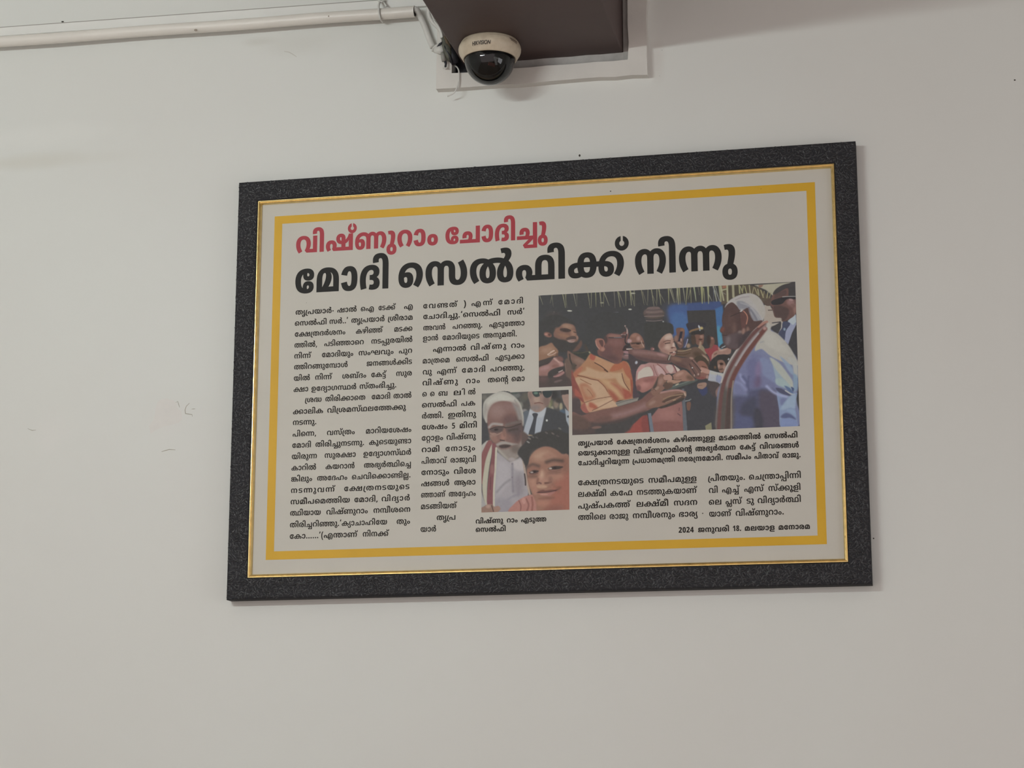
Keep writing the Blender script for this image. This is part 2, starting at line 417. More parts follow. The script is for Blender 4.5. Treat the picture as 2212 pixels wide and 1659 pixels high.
mesh_obj('lettering', vs_, fc, M_LOGO, hs)
# smoked dome
m = bpy.data.materials.new('smoked_dome'); m.use_nodes = True; nt = m.node_tree
for nd in list(nt.nodes): nt.nodes.remove(nd)
outp = nt.nodes.new('ShaderNodeOutputMaterial'); mix = nt.nodes.new('ShaderNodeMixShader'); tr_ = nt.nodes.new('ShaderNodeBsdfTransparent'); gl = nt.nodes.new('ShaderNodeBsdfGlossy')
fr = nt.nodes.new('ShaderNodeFresnel'); fr.inputs['IOR'].default_value = 1.5
tr_.inputs['Color'].default_value = (0.40, 0.42, 0.43, 1); gl.inputs['Roughness'].default_value = 0.035; gl.inputs['Color'].default_value = (1, 1, 1, 1)
nt.links.new(fr.outputs[0], mix.inputs[0]); nt.links.new(tr_.outputs[0], mix.inputs[1]); nt.links.new(gl.outputs[0], mix.inputs[2]); nt.links.new(mix.outputs[0], outp.inputs[0])
zd = -0.030; R0, HD = 0.0443, 0.0462
prof_d = [(R0 * math.cos(t), zd - HD * math.sin(t)) for t in np.linspace(0, math.pi / 2 - 0.002, 26)]
Geo().lathe((DX, DY, BZ), prof_d, 72).obj('dome', m, dc, smooth=True)
# what the dome shows inside
core = Geo().lathe((DX, DY, BZ), [(0.0355 * math.cos(t), -0.0290 - 0.0375 * math.sin(t)) for t in np.linspace(0, math.pi / 2 - 0.01, 16)], 40)
core.obj('camera_core', material('black_core', (0.012, 0.012, 0.013), rough=0.7), dc, smooth=True)
Geo().lathe((DX, DY, BZ), [(0.030, -0.027), (0.0438, -0.028), (0.0438, -0.0285), (0.030, -0.030)], 40).obj('inner_ring', material('inner_ring', (0.02, 0.02, 0.022), rough=0.5), dc)
cr = Vector((math.cos(view_ang + 0.28), math.sin(view_ang + 0.28), 0)); cs = Vector((-cr.y, cr.x, 0)); up = Vector((0, 0, 1))
cb = Vector((DX, DY, BZ)) + cr * 0.0372
def plate(name, a, b, cwid, thick, mat):
    a = Vector(a); b = Vector(b); d = (b - a).normalized(); s = cr.cross(d).normalized()
    vs_ = [a + s * cwid / 2, a - s * cwid / 2, b - s * cwid / 2, b + s * cwid / 2]
    vs_ += [v - cr * thick for v in vs_]
    o = mesh_obj(name, vs_, [(0, 1, 2, 3), (7, 6, 5, 4), (0, 4, 5, 1), (1, 5, 6, 2), (2, 6, 7, 3), (3, 7, 4, 0)], mat, dc); fix_normals(o)
M_BR = material('white_bracket', (0.85, 0.85, 0.8), rough=0.5)
plate('bracket_arm', cb + up * -0.0405 + cs * -0.0010, cb + up * -0.0545 + cs * 0.0014, 0.0040, 0.002, M_BR)
plate('bracket_arm', cb + up * -0.0410 + cs * -0.0020, cb + up * -0.0425 + cs * 0.0050, 0.0026, 0.002, M_BR)
cb2 = Vector((DX, DY, BZ)) + cr * 0.0352
plate('lens_board', cb2 + up * -0.0525 + cs * -0.0125, cb2 + up * -0.0545 + cs * -0.0005, 0.0055, 0.002, material('red_board', (0.30, 0.10, 0.08), rough=0.5))

# ------------------------------------------------------------------ the framed clipping
FW, FH = 1.10, 0.7543
YF, YP = -0.026, -0.018
pic = empty('framed_clipping', (0, 0, ZC - FH / 2), 'large framed newspaper clipping with black embossed frame on the white wall', 'picture')
RAIL = [(0.0, -0.0005), (0.0, -0.0235), (0.0010, -0.0252), (0.003, -0.0260), (0.033, -0.0256), (0.0362, -0.0247), (0.0370, -0.0230), (0.0370, -0.0005)]
BEAD = [(0.0368, -0.0165), (0.0368, -0.0236), (0.0376, -0.0247), (0.0386, -0.0247), (0.0393, -0.0238), (0.0400, -0.0235), (0.0412, -0.0243), (0.0424, -0.0236), (0.0432, -0.0218), (0.0434, -0.0180), (0.0434, -0.0165)]
SIDES = [((-FW / 2, FH / 2), (1, 0), (0, -1), FW), ((FW / 2, FH / 2), (0, -1), (-1, 0), FH), ((FW / 2, -FH / 2), (-1, 0), (0, 1), FW), ((-FW / 2, -FH / 2), (0, 1), (1, 0), FH)]
def moulding(name, prof, side, mat, parent, smooth=False):
    (ox, oz), (ax, az), (nx, nz), L = side
    vs_ = []; m = len(prof)
    for s, sg in ((0.0, 1), (L, -1)):
        for (u, y) in prof:
            t = s + sg * u
            vs_.append((ox + ax * t + nx * u, y, oz + az * t + nz * u + ZC))
    fs_ = [(j, (j + 1) % m, m + (j + 1) % m, m + j) for j in range(m)] + [tuple(range(m)), tuple(range(2 * m - 1, m - 1, -1))]
    o = mesh_obj(name, vs_, fs_, mat, parent, smooth); fix_normals(o); return o
# leaf relief pressed into the moulding: small rounded leaves lying across each other
random.seed(11)
def leaves(side, parent):
    (ox, oz), (ax, az), (nx, nz), L = side
    V = []; F = []
    cell = 0.0044; K = 5
    nu = int(0.0345 / cell); nl = int(L / cell)
    LONG = [(-1.0, 0.06), (-0.55, 0.72), (0.0, 1.0), (0.55, 0.78), (1.0, 0.05)]
    ACROSS = [(-1.0, 0.0), (-0.6, 0.72), (-0.08, 1.0), (0.5, 0.62), (1.0, 0.0)]
    for i in range(nl):
        for j in range(nu + 1):
            t = (i + random.uniform(0.0, 1.0)) * cell; u = 0.0024 + (j + random.uniform(0.0, 1.0)) * cell
            if t < u + 0.001 or t > L - u - 0.001 or u > 0.0345: continue
            ln = random.uniform(0.0040, 0.0062); wd = random.uniform(0.0016, 0.0027); h = random.uniform(0.0009, 0.0020)
            a = random.uniform(0, math.pi * 2); bend = random.uniform(-0.5, 0.5); tilt = random.uniform(-0.10, 0.10); roll = random.uniform(-0.35, 0.35)
            base = len(V); ca, sa = math.cos(a), math.sin(a)
            for (q, w) in LONG:
                off = bend * wd * (1 - q * q)
                for (s_, hh) in ACROSS:
                    lx = q * ln; ly = off + s_ * w * wd
                    uu = min(max(u + lx * sa + ly * ca, 0.0006), 0.0364); tt = t + lx * ca - ly * sa
                    yy = -0.0253 - hh * h * (1 - 0.75 * q * q) + tilt * lx + roll * ly
                    V.append((ox + ax * tt + nx * uu, min(yy, -0.0248), oz + az * tt + nz * uu + ZC))
            for k in range(4):
                for c in range(4):
                    b = base + K * k + c
                    F.append((b, b + 1, b + K + 1, b + K))
    o = mesh_obj('embossed_leaves', V, F, M_FRAME, parent, smooth=True); fix_normals(o)
    o['kind'] = 'stuff'
    return o
for sd in SIDES:
    rail = moulding('frame_rail', RAIL, sd, M_RAIL, pic)
    leaves(sd, rail)
    moulding('gold_bead', BEAD, sd, M_GOLD, pic)
Geo().box(-FW / 2 + 0.036, FW / 2 - 0.036, -0.0150, -0.004, ZC - FH / 2 + 0.036, ZC + FH / 2 - 0.036).obj('backing_board', M_BOARD, pic)
IX, IZ = FW / 2 - 0.0430, FH / 2 - 0.0430
sheet = Geo().box(-IX, IX, YP, YP + 0.0015, ZC - IZ, ZC + IZ).obj('print_sheet', M_PAPER, pic)
sheet['label'] = 'cream printed newspaper page with Malayalam text and two photographs'

YX0, YX1, YZ0, YZ1, YW = -0.4828, 0.4791, -0.3089 + ZC, 0.3110 + ZC, 0.0146
def flat_poly(pts, y=YP - 0.0002): return [(x, y, z) for x, z in pts]
g = Geo()
A = [(YX0, YZ1), (YX1, YZ1), (YX1, YZ0), (YX0, YZ0)]; B = [(YX0 + YW, YZ1 - YW), (YX1 - YW, YZ1 - YW), (YX1 - YW, YZ0 + YW), (YX0 + YW, YZ0 + YW)]
mesh_obj('yellow_border', flat_poly(A + B), [(i, (i + 1) % 4, 4 + (i + 1) % 4, 4 + i) for i in range(4)], M_YELLOW, sheet)

# ------------------------------------------------------------------ lettering: outlines drawn as flat ink on the sheet
# every outline is a plain row of numbers: advance width, then for each contour its point count and
# per point (2 * step in x + 1 when the point lies on the curve, step in y), steps counted in units of the style's grid
GLYPH_NAMES = {
    'head': 'aavowelsign anusvara caca ca da eevowelsign evowelsign ivowelsign kaka lachillu ma na nana nna pha rra sa ssa uvowelsign va virama',
    'body': 'aa aavowelsign ai a anusvara ba bha bullet. caca ca comma. dada dadha da eevowelsign e evowelsign five. ga gha ha iivowelsign i ivowelsign ja kaka ka kassa '
            'lachillu lala la llachillu llalla lla llla ma mapa nachillu na nana narra nata ngaka nganga nna nnatta nyanya pala pa papa parenleft. parenright. period. pha '
            'quoteleft. quoteright. ra rapost rrachillu rra rrarra rvocalicvowelsign sa satha sha ssa ta tata tatha tha tta ttatta u uuvowelsign uvowelsign va virama ya yapost',
    'bold': 'aavowelsign a anusvara bha caca ca da dha eevowelsign eight. e evowelsign four. iivowelsign ivowelsign ja kaka ka kassa lachillu la llachillu llalla lla llla ma '
            'nada na nana narra nata nganga nna nyanya one. pa period. pha ra rapost rrachillu rra rvocalicvowelsign sa sha ssa ta tata tatha tta ttatta two. uvowelsign va virama ya yapost zero.',
}
GRID = {'head': 3, 'body': 5, 'bold': 5}
GLYPH_ROWS = {
    'head': [
  [502,38,313,96,0,-24,-14,-37,-36,-25,-60,-14,-43,0,-42,0,-54,11,-32,19,-16,24,-5,12,111,10,4,-12,12,-15,16,-8,13,0,14,0,18,13,8,26,1,20,0,20,-8,24,-18,13,-13,0,-12,0,-16,-8,-10,-16,-3,-11,-109,10,6,13,22,23,34,19,52,11,41,0,42,0,58,-15,34,-27,14,-35],
  [456,16,153,-4,-44,0,-60,17,-30,29,1,20,0,20,30,29,60,16,43,0,46,0,60,-16,30,-29,1,-20,0,-20,-30,-29,-58,-17,12,153,87,-14,0,-20,-11,1,-15,0,-13,18,-12,17,0,14,0,20,11,1,15,0,14,-20,11],
  [849,42,535,190,1,-190,-187,0,-11,1,-22,-1,-42,0,-19,0,-237,0,1,41,249,0,-49,-8,14,7,18,21,1,10,0,10,-14,11,-15,0,-12,0,-14,-11,1,-8,0,-5,2,-6,1,-3,-105,-5,-2,4,-2,11,1,5,0,27,68,32,69,0,38,0,52,-11,30,-18,10,-20,1,-9,0,-8,-6,-14,-12,-14,-7,-6,-13,8,121,0,1,149,19,535,42,1,-139,-325,0,-43,37,99,41,26,11,58,21,29,8,63,-17,-105,-45,-22,-9,-44,-17,-13,-5,9,12,14,0,38,1,19,0,101,0,1,80],
  [849,37,535,190,1,-190,-521,0,1,41,249,0,-49,-8,14,7,18,21,1,10,0,10,-14,11,-15,0,-12,0,-14,-11,1,-8,0,-5,2,-6,1,-3,-105,-5,-2,4,-2,11,1,5,0,27,68,32,69,0,38,0,52,-11,30,-18,10,-20,1,-9,0,-8,-6,-14,-12,-14,-7,-6,-13,8,121,0,1,149],
  [610,57,237,194,50,0,64,-15,32,-25,1,-16,0,-17,-28,-21,-29,-7,5,3,28,-6,32,-24,1,-17,0,-26,-64,-27,-63,0,-18,0,-38,2,-15,3,17,39,10,-2,18,-1,11,0,18,0,18,8,1,9,0,5,-6,8,-7,2,-6,3,-20,2,-17,0,-17,0,1,40,15,0,18,0,20,2,7,2,6,3,8,7,1,5,0,9,-22,11,-19,0,-32,0,-44,-21,-24,-35,1,-23,0,-18,10,-32,7,-14,-103,-11,-10,16,-12,42,1,18,0,37,48,53,94,29],
  [584,81,225,-4,-46,0,-74,11,-54,24,-28,38,1,27,0,24,30,37,54,24,78,13,49,0,54,0,60,-15,26,-23,1,-13,0,-16,-26,-20,-46,-10,-31,0,-38,0,-46,12,-18,20,1,12,0,7,10,15,7,4,83,3,-10,-6,-12,-13,1,-7,0,-7,12,-6,9,0,10,0,10,6,1,5,0,6,-16,10,-19,0,-6,0,-22,0,-5,0,-26,-2,-38,-16,-20,-26,1,-18,0,-19,14,-27,34,-16,31,-2,8,0,18,-1,11,0,14,0,16,5,6,7,1,4,0,6,-10,6,-9,0,-8,0,-12,-6,1,-7,0,-8,10,-12,11,-6,-85,7,-4,3,-6,12,1,5,0,12,20,21,42,13,41,0,30,0,48,-10,26,-21,1,-15,0,-14,-28,-23,-62,-14],
  [692,57,155,-4,-38,0,-60,17,-34,36,1,30,0,24,28,42,54,31,84,18,53,0,58,0,78,-18,44,-28,20,-34,1,-17,0,-21,-22,-37,-34,-31,-23,-13,-85,23,16,12,24,25,14,26,1,15,0,17,-20,25,-40,14,-33,0,-34,0,-52,-18,-30,-33,1,-22,0,-19,10,-19,14,-6,9,0,8,0,10,5,6,9,1,9,0,13,-14,10,-11,0,-16,0,-26,-12,-19,-15,-17,39,22,11,54,15,35,0,34,0,44,-15,22,-26,1,-17,0,-20,-28,-29,-54,-16],
  [262,32,-7,284,30,0,50,-8,17,-7,22,-8,22,-23,10,-30,1,-19,1,-189,-109,0,1,182,0,15,-2,22,-8,15,-7,4,-6,3,-10,2,-7,0,-12,0,-14,-5,-6,-7,1,-5,0,-4,2,-7,3,-3,-107,-6,-2,4,-2,11,1,6,0,19,34,26,64,12],
  [1439,17,331,194,58,0,70,-24,32,-44,1,-30,0,-34,-36,-44,-70,-22,-53,0,-44,0,-60,14,-17,14,-20,13,-18,37,1,24,0,47,80,49,15,331,153,-30,0,-24,-26,1,-33,0,-20,12,-25,22,-12,21,0,18,0,24,11,10,26,1,21,0,21,-10,25,-24,12,96,145,-4,-62,0,-64,31,1,28,0,19,32,25,27,7,18,5,42,5,52,3,37,0,369,0,30,0,46,-2,38,-6,17,-5,24,-7,28,-25,1,-19,0,-27,-66,-32,-55,0,-42,0,-60,17,-32,34,1,24,0,7,2,13,3,6,0,3,0,6,3,3,8,19,36,31,54,23,72,12,43,0,60,0,76,-18,46,-28,20,-34,1,-17,0,-21,-22,-37,-36,-31,-21,-13,-85,23,16,12,24,25,14,26,1,15,0,17,-20,25,-42,14,-33,0,-24,0,-46,-10,-34,-22,-7,-18,0,-3,0,-5,-1,-3,0,-5,-2,-11,1,-6,0,-14,10,-14,16,-4,9,0,12,0,12,9,1,9,0,5,-8,10,-7,2,-8,3,-24,3,-25,0,-403,0,-22,0,-28,-3,-7,-3,-8,-3,-10,-8,1,-5,0,-6,8,-9,18,-4,13,0,18,0,26,6,13,6,47,-36,-18,-6,-36,-8,-38,-3],
  [1163,124,471,194,30,0,48,-3,46,-6,21,-5,29,-5,54,-16,58,-51,1,-34,0,-38,-64,-40,-73,0,-46,0,-62,18,-30,34,1,23,0,19,20,31,36,28,27,14,21,16,14,8,22,16,1,10,0,6,-16,8,-13,0,-8,0,-16,-1,-7,-1,-17,37,18,3,42,3,21,0,42,0,48,-15,16,-22,1,-11,0,-18,-34,-30,-27,-16,-17,-10,-14,-8,-26,-24,-16,-28,1,-16,0,-11,6,-14,12,-9,13,0,14,0,16,15,1,18,0,15,-12,26,-24,21,-19,8,-21,4,-20,5,-46,4,-29,0,-26,0,-48,-4,-17,-4,-19,-2,-34,-10,-34,-38,1,-21,0,-14,8,-16,14,-6,9,0,10,0,14,6,8,16,1,14,0,17,-16,30,-28,22,-17,5,-13,3,-10,2,-22,2,-11,0,-36,0,-46,-15,-20,-26,1,-17,0,-14,12,-26,24,-25,17,-12,-85,-23,-22,13,-34,30,-20,37,1,23,0,15,18,33,46,29,80,18,63,0,38,0,62,-9,31,-9,13,-11,46,-16,46,-41,1,-35,0,-26,-32,-34,-62,-17,-45,0,-44,0,-62,18,-32,35,1,25,0,18,20,32,42,26,33,10,31,16,34,10,82,8],
  [715,17,235,194,56,0,78,-13,25,-12,18,-9,24,-21,12,-32,1,-23,1,-84,-415,0,1,83,0,25,14,32,26,22,19,8,24,12,74,12,16,181,150,-10,0,-12,-5,-5,-4,-6,-6,-10,-21,1,-21,1,-70,-21,0,24,16,40,35,26,38,1,17,0,8,-6,9,-10,4,18,311,118,0,-14,-14,-27,-26,-25,-19,-14,-3,2,10,0,28,1,15,0,43,0,1,50,0,21,-14,25,-28,15,-19,4,1,2,16,-7,16,-21],
  [848,57,183,194,20,0,36,-5,32,-10,17,-8,-9,-2,24,13,52,12,37,0,50,0,70,-24,36,-41,1,-27,0,-21,-18,-36,-32,-33,-21,-17,-87,23,14,14,24,26,12,28,1,16,0,18,-18,23,-26,9,-15,0,-6,0,-12,-2,-3,-2,-8,-4,-8,-14,1,-15,1,-115,-107,0,1,114,0,15,-6,15,-7,4,-4,2,-12,2,-7,0,-14,0,-26,-9,-18,-23,1,-19,0,-14,12,-28,22,-27,17,-14,-89,-23,-22,17,-32,34,-16,36,1,20,0,26,36,41,70,25],
  [1136,79,379,194,30,0,54,-12,23,-15,-13,2,24,13,52,12,35,0,50,0,68,-24,38,-41,1,-27,0,-21,-18,-36,-30,-32,-21,-17,-89,23,16,14,22,26,12,28,1,15,0,19,-18,22,-26,9,-13,0,-8,0,-12,-2,-1,-2,-10,-4,-6,-15,1,-14,1,-115,-107,0,1,114,0,15,-8,14,-7,4,-6,3,-12,2,-9,0,-8,0,-14,-2,-5,-3,-8,-4,-8,-14,1,-16,1,-113,-107,0,1,115,0,14,-4,15,-7,4,-4,2,-12,2,-7,0,-14,0,-26,-9,-18,-23,1,-19,0,-14,12,-28,22,-27,15,-13,-87,-23,-22,17,-32,33,-16,36,1,20,0,26,36,41,70,25,53,0,22,0,36,-5,34,-10,15,-8,-17,-5,20,13,56,15],
  [1259,100,235,194,48,0,70,-15,31,-19,-31,6,22,13,54,15,35,0,30,0,54,-12,25,-15,-17,2,26,13,52,12,35,0,50,0,68,-24,38,-41,1,-27,0,-21,-18,-36,-32,-33,-21,-17,-87,23,14,14,24,27,12,28,1,15,0,19,-18,23,-28,8,-11,0,-8,0,-12,-3,-3,-2,-8,-4,-6,-14,1,-14,1,-115,-107,0,1,114,0,15,-6,14,-9,4,-4,3,-14,2,-9,0,-8,0,-14,-2,-3,-3,-10,-4,-6,-14,1,-16,1,-113,-109,0,1,98,0,20,-10,21,-11,6,-10,3,-26,4,-17,0,-30,0,-52,-15,-32,-32,1,-25,1,-2,0,-18,10,-19,14,-6,9,0,8,0,10,5,6,9,1,9,0,13,-14,10,-11,0,-16,0,-26,-12,-19,-15,-17,39,22,11,54,15,35,0,34,0,44,-15,22,-26,1,-17,0,-21,-28,-29,-54,-15,-41,0,-38,0,-60,17,-34,38,1,31,0,37,54,49,96,26],
  [1042,33,159,124,52,0,58,-19,28,-28,1,-16,0,-8,-12,-20,-7,-7,-3,15,113,0,1,-41,-175,0,-31,24,6,6,10,17,1,11,0,10,-14,15,-17,0,-12,0,-16,-7,-6,-11,1,-7,0,-14,14,-19,13,-11,-85,-18,-22,13,-26,31,1,20,0,19,34,29,64,16,16,503,194,40,0,58,-10,21,-10,24,-13,20,-32,1,-27,1,-102,-323,0,1,102,0,18,8,26,20,20,17,8,20,10,58,10,15,503,152,-12,0,-18,-4,-5,-3,-10,-6,-8,-20,1,-17,1,-61,109,0,1,61,0,17,-6,20,-11,6,-6,3,-16,4],
  [636,36,213,194,54,0,74,-17,44,-27,18,-34,1,-18,0,-22,-20,-37,-36,-31,-21,-13,-87,23,18,12,24,26,12,27,1,14,0,17,-16,24,-34,14,-25,0,-24,0,-36,-13,-20,-24,1,-18,0,-15,12,-27,24,-24,17,-13,-87,-23,-22,13,-36,31,-18,37,1,22,0,17,18,33,44,28,74,18],
  [1128,84,385,194,32,0,50,-9,19,-8,14,-7,20,-18,10,-25,1,-18,1,-37,0,-13,6,-13,9,-4,4,-2,14,-3,7,0,16,0,22,10,16,22,1,19,0,16,-12,28,-22,26,-15,14,91,22,22,-17,30,-32,18,-36,1,-21,0,-27,-36,-42,-72,-23,-51,0,-38,0,-50,8,-19,8,-14,7,-20,18,-10,26,1,17,1,34,0,14,-6,15,-9,4,-4,3,-12,2,-9,0,-8,0,-12,-2,-5,-3,-8,-4,-6,-14,1,-13,1,-116,-107,0,1,115,0,14,-6,15,-9,4,-4,2,-12,2,-5,0,-14,0,-26,-9,-18,-22,1,-19,0,-15,12,-28,22,-26,17,-14,-89,-23,-22,17,-32,32,-16,36,1,21,0,27,36,41,70,24,49,0,36,0,52,-12,25,-13,-15,-2,22,14,54,13],
  [1111,33,159,124,52,0,58,-19,28,-28,1,-16,0,-8,-12,-20,-7,-7,-3,15,161,0,1,-41,-223,0,-31,24,6,6,10,17,1,11,0,10,-14,15,-17,0,-12,0,-16,-7,-6,-11,1,-7,0,-14,14,-19,13,-11,-85,-18,-22,13,-26,31,1,20,0,19,34,29,64,16,23,415,0,1,137,0,4,0,8,-3,2,-2,1,-6,2,-3,0,-10,0,-10,-8,1,-8,0,-8,8,-11,24,-6,23,0,31,0,28,0,44,15,36,23,24,27,9,12,107,0,1,-190,27,403,194,30,0,40,-7,15,-6,18,-7,16,-25,1,-18,1,-90,83,0,1,47,0,8,2,14,2,12,1,4,3,-4,-10,-14,-46,-22,-54,-12,-29,0,-37,0,-54,0,-66,18,-30,29,1,16,0,15,28,26,54,16],
  [351,15,113,-80,-64,0,-64,35,1,27,0,19,28,28,56,16,43,0,44,0,56,-15,28,-29,1,-19,0,-19,-28,-28,-56,-15,12,113,-41,14,0,16,11,1,12,0,13,-16,11,-13,0,-16,0,-16,-11,1,-13,0,-12,16,-11,21,93,194,40,0,50,-17,22,-27,1,-16,0,-25,-20,-46,-17,-28,-99,5,12,24,16,43,1,21,0,10,-14,14,-19,0,-6,0,-16,-1,-5,-1,-15,39,16,2,36,3],
  [895,42,213,194,54,0,74,-17,42,-27,20,-33,1,-17,0,-18,-18,-30,-32,-27,-21,-13,33,29,95,0,1,149,109,0,1,-190,-269,0,-47,25,12,10,20,22,12,26,1,14,0,17,-16,24,-34,14,-25,0,-24,0,-36,-13,-20,-24,1,-18,0,-15,12,-27,24,-25,17,-12,-87,-23,-22,13,-36,31,-18,37,1,22,0,17,18,33,44,28,74,18],
  [0,30,-77,200,-46,0,-54,14,-26,25,1,15,0,9,8,13,5,4,93,-8,-2,-3,-4,-8,1,-4,0,-7,6,-8,14,-4,11,0,10,0,14,4,6,8,1,6,0,5,-2,8,-1,3,91,8,2,-4,6,-13,1,-8,0,-16,-24,-25,-54,-14],
    ],
    'body': [
  [1546,97,139,115,20,0,46,-4,21,-5,4,-1,4,-2,5,-1,8,-3,16,-7,12,-10,1,-8,0,-5,-6,-9,-14,-7,-11,-2,-1,2,18,-3,20,-13,1,-10,0,-8,-14,-13,-34,-8,-27,0,-32,0,-40,12,-16,23,1,14,0,12,12,21,28,17,23,7,2,0,2,2,3,0,14,4,36,5,23,0,22,0,34,-5,24,-9,11,-6,21,-50,1,-45,-53,0,1,56,0,14,-8,15,-9,4,-8,4,-20,2,-11,0,-10,0,-20,-1,-5,-2,-14,-2,-20,-9,-12,-13,-6,-14,1,-7,0,-17,18,-13,19,0,14,0,12,6,1,6,0,6,-16,6,-15,0,-5,0,1,20,7,0,14,0,14,7,1,6,0,6,-16,10,-23,3,-6,1,-20,2,-9,0,-26,0,-32,-10,-18,-17,1,-12,0,-9,8,-16,16,-14,11,-7,-37,-13,-14,7,-22,17,-14,22,1,14,0,10,12,20,28,17,48,10,83,419,115,36,0,48,-13,28,-21,5,-12,2,-5,2,-12,1,-6,0,-16,-18,-22,-36,-10,-25,0,-24,0,-32,10,-16,17,1,11,0,21,54,23,47,0,8,0,12,0,5,-1,11,0,28,-2,40,-17,22,-24,1,-16,0,-12,-12,-22,-28,-17,-46,-9,-31,0,-16,0,-26,2,-13,2,15,20,10,-2,18,-1,13,0,22,0,26,7,14,11,6,14,1,7,0,10,-8,14,-14,10,-9,3,-15,2,-4,1,-14,0,-3,0,-18,0,-22,-6,-10,-10,1,-8,0,-6,4,-8,12,-4,9,0,12,0,14,12,1,16,0,8,-6,13,-3,6,-1,3,-4,6,-20,8,-22,4,-11,0,-10,0,-18,-2,-7,-3,-6,-2,-8,-7,-6,-14,1,-12,1,-12,-33,52,10,6,26,10,32,5],
  [494,38,183,57,0,-14,-8,-21,-20,-16,-34,-8,-25,0,-24,0,-30,7,-20,11,-10,14,-1,7,55,4,2,-5,6,-11,14,-7,11,0,12,0,14,9,8,17,1,13,0,12,-8,17,-14,9,-11,0,-8,0,-14,-7,-8,-10,-1,-7,-53,5,4,7,12,14,20,11,32,7,23,0,24,0,32,-9,20,-15,8,-22],
  [1851,57,93,-2,-20,0,-36,10,-22,22,1,18,0,15,18,24,34,18,46,10,31,0,28,0,42,-9,28,-16,14,-21,1,-12,0,-13,-12,-22,-24,-17,-13,-8,-37,14,10,6,16,13,8,16,1,11,0,11,-14,17,-28,9,-19,0,-24,0,-34,-12,-18,-21,1,-14,0,-12,8,-13,12,-5,9,0,6,0,8,4,6,7,1,5,0,9,-10,8,-13,0,-10,0,-22,-7,-9,-8,-5,19,8,5,34,10,21,0,20,0,26,-8,14,-15,1,-11,0,-12,-16,-16,-30,-9,33,361,72,28,0,34,-10,18,-17,1,-9,0,-7,-10,-11,-3,-4,-3,6,167,0,-3,-20,-189,0,-17,12,4,3,6,11,1,8,0,8,-12,10,-13,0,-10,0,-12,-4,-6,-9,1,-5,0,-9,12,-12,7,-5,-43,-10,-12,8,-14,18,1,11,0,12,20,16,36,9,56,603,115,32,0,46,-11,30,-20,16,-30,1,-19,0,-16,-14,-29,-22,-24,-13,-12,-41,12,12,10,16,21,8,24,1,14,0,13,-8,21,-16,16,-26,10,-17,0,-26,0,-32,-16,-16,-29,1,-20,0,-6,0,-10,1,-5,0,-1,0,-2,1,-2,2,-12,8,-13,12,-5,9,0,6,0,5,2,2,1,0,4,1,3,1,93,55,0,1,-86,0,-11,-8,-13,-7,-4,-8,-4,-24,-5,-13,0,-28,0,-40,15,-20,33,1,27,0,19,16,31,32,23,48,13],
  [1405,97,139,115,20,0,46,-4,21,-5,4,-1,4,-2,5,-1,8,-3,16,-7,12,-10,1,-8,0,-5,-6,-9,-14,-7,-11,-2,-1,2,18,-3,20,-13,1,-10,0,-8,-14,-13,-34,-8,-27,0,-32,0,-40,12,-16,23,1,14,0,12,12,21,28,17,23,7,2,0,2,2,3,0,14,4,36,5,23,0,22,0,34,-5,24,-9,11,-6,21,-48,1,-47,-53,0,1,56,0,14,-8,15,-9,4,-8,4,-20,2,-11,0,-10,0,-20,-1,-5,-2,-14,-2,-20,-9,-12,-13,-6,-14,1,-7,0,-17,18,-13,19,0,14,0,12,6,1,6,0,6,-16,6,-15,0,-5,0,1,20,7,0,14,0,14,7,1,6,0,6,-16,10,-23,3,-6,1,-20,2,-9,0,-26,0,-32,-10,-18,-17,1,-12,0,-9,8,-16,16,-14,11,-7,-37,-13,-14,7,-22,17,-14,22,1,14,0,10,12,20,28,17,48,10,59,467,-2,-26,0,-32,11,-16,20,1,12,0,19,34,22,33,0,20,0,28,-10,18,-17,5,-10,-19,0,-2,4,-10,8,-14,5,-9,0,-14,0,-14,-11,1,-11,0,-7,6,-10,10,-5,11,0,8,0,12,5,6,13,1,11,0,3,-2,8,1,4,0,1,0,2,1,1,-2,7,-18,13,-30,8,-21,0,-14,0,-18,-2,-7,-3,-6,-2,-8,-7,-6,-13,1,-13,1,-11,-33,51,10,6,26,10,34,5,27,0,30,0,46,-10,32,-19,16,-24,1,-15,0,-18,-20,-22,-36,-9],
  [439,16,89,-2,-24,0,-34,9,-18,18,1,11,0,12,20,17,34,9,23,0,22,0,34,-9,20,-17,1,-12,0,-12,-20,-17,-34,-9,12,89,55,-12,0,-14,-9,1,-10,0,-10,14,-9,13,0,12,0,14,9,1,10,0,10,-14,9],
  [1214,53,137,115,30,0,40,-10,19,-10,9,-15,9,-31,1,-49,-53,0,1,57,0,15,-8,13,-5,3,-6,3,-16,3,-13,0,-20,0,-34,-10,-20,-20,1,-16,1,-1,0,-12,8,-13,12,-5,9,0,6,0,8,4,6,7,1,5,0,9,-10,8,-11,0,-12,0,-22,-7,-9,-8,-5,19,8,5,34,10,21,0,20,0,28,-8,12,-16,1,-10,0,-12,-16,-17,-30,-8,-21,0,-20,0,-36,10,-22,22,1,19,0,22,32,29,56,15,37,463,112,1,-112,-157,0,-21,12,12,9,12,15,6,15,1,8,0,12,-12,16,-18,7,-11,0,-8,0,-8,-2,-3,-1,-6,-3,-4,-11,1,-9,1,-67,-51,0,1,47,17,37,5,13,12,9,34,8,23,0,28,0,40,-14,22,-24,1,-16,0,-9,-6,-16,-10,-13,-5,-6,-11,3,79,0,1,92],
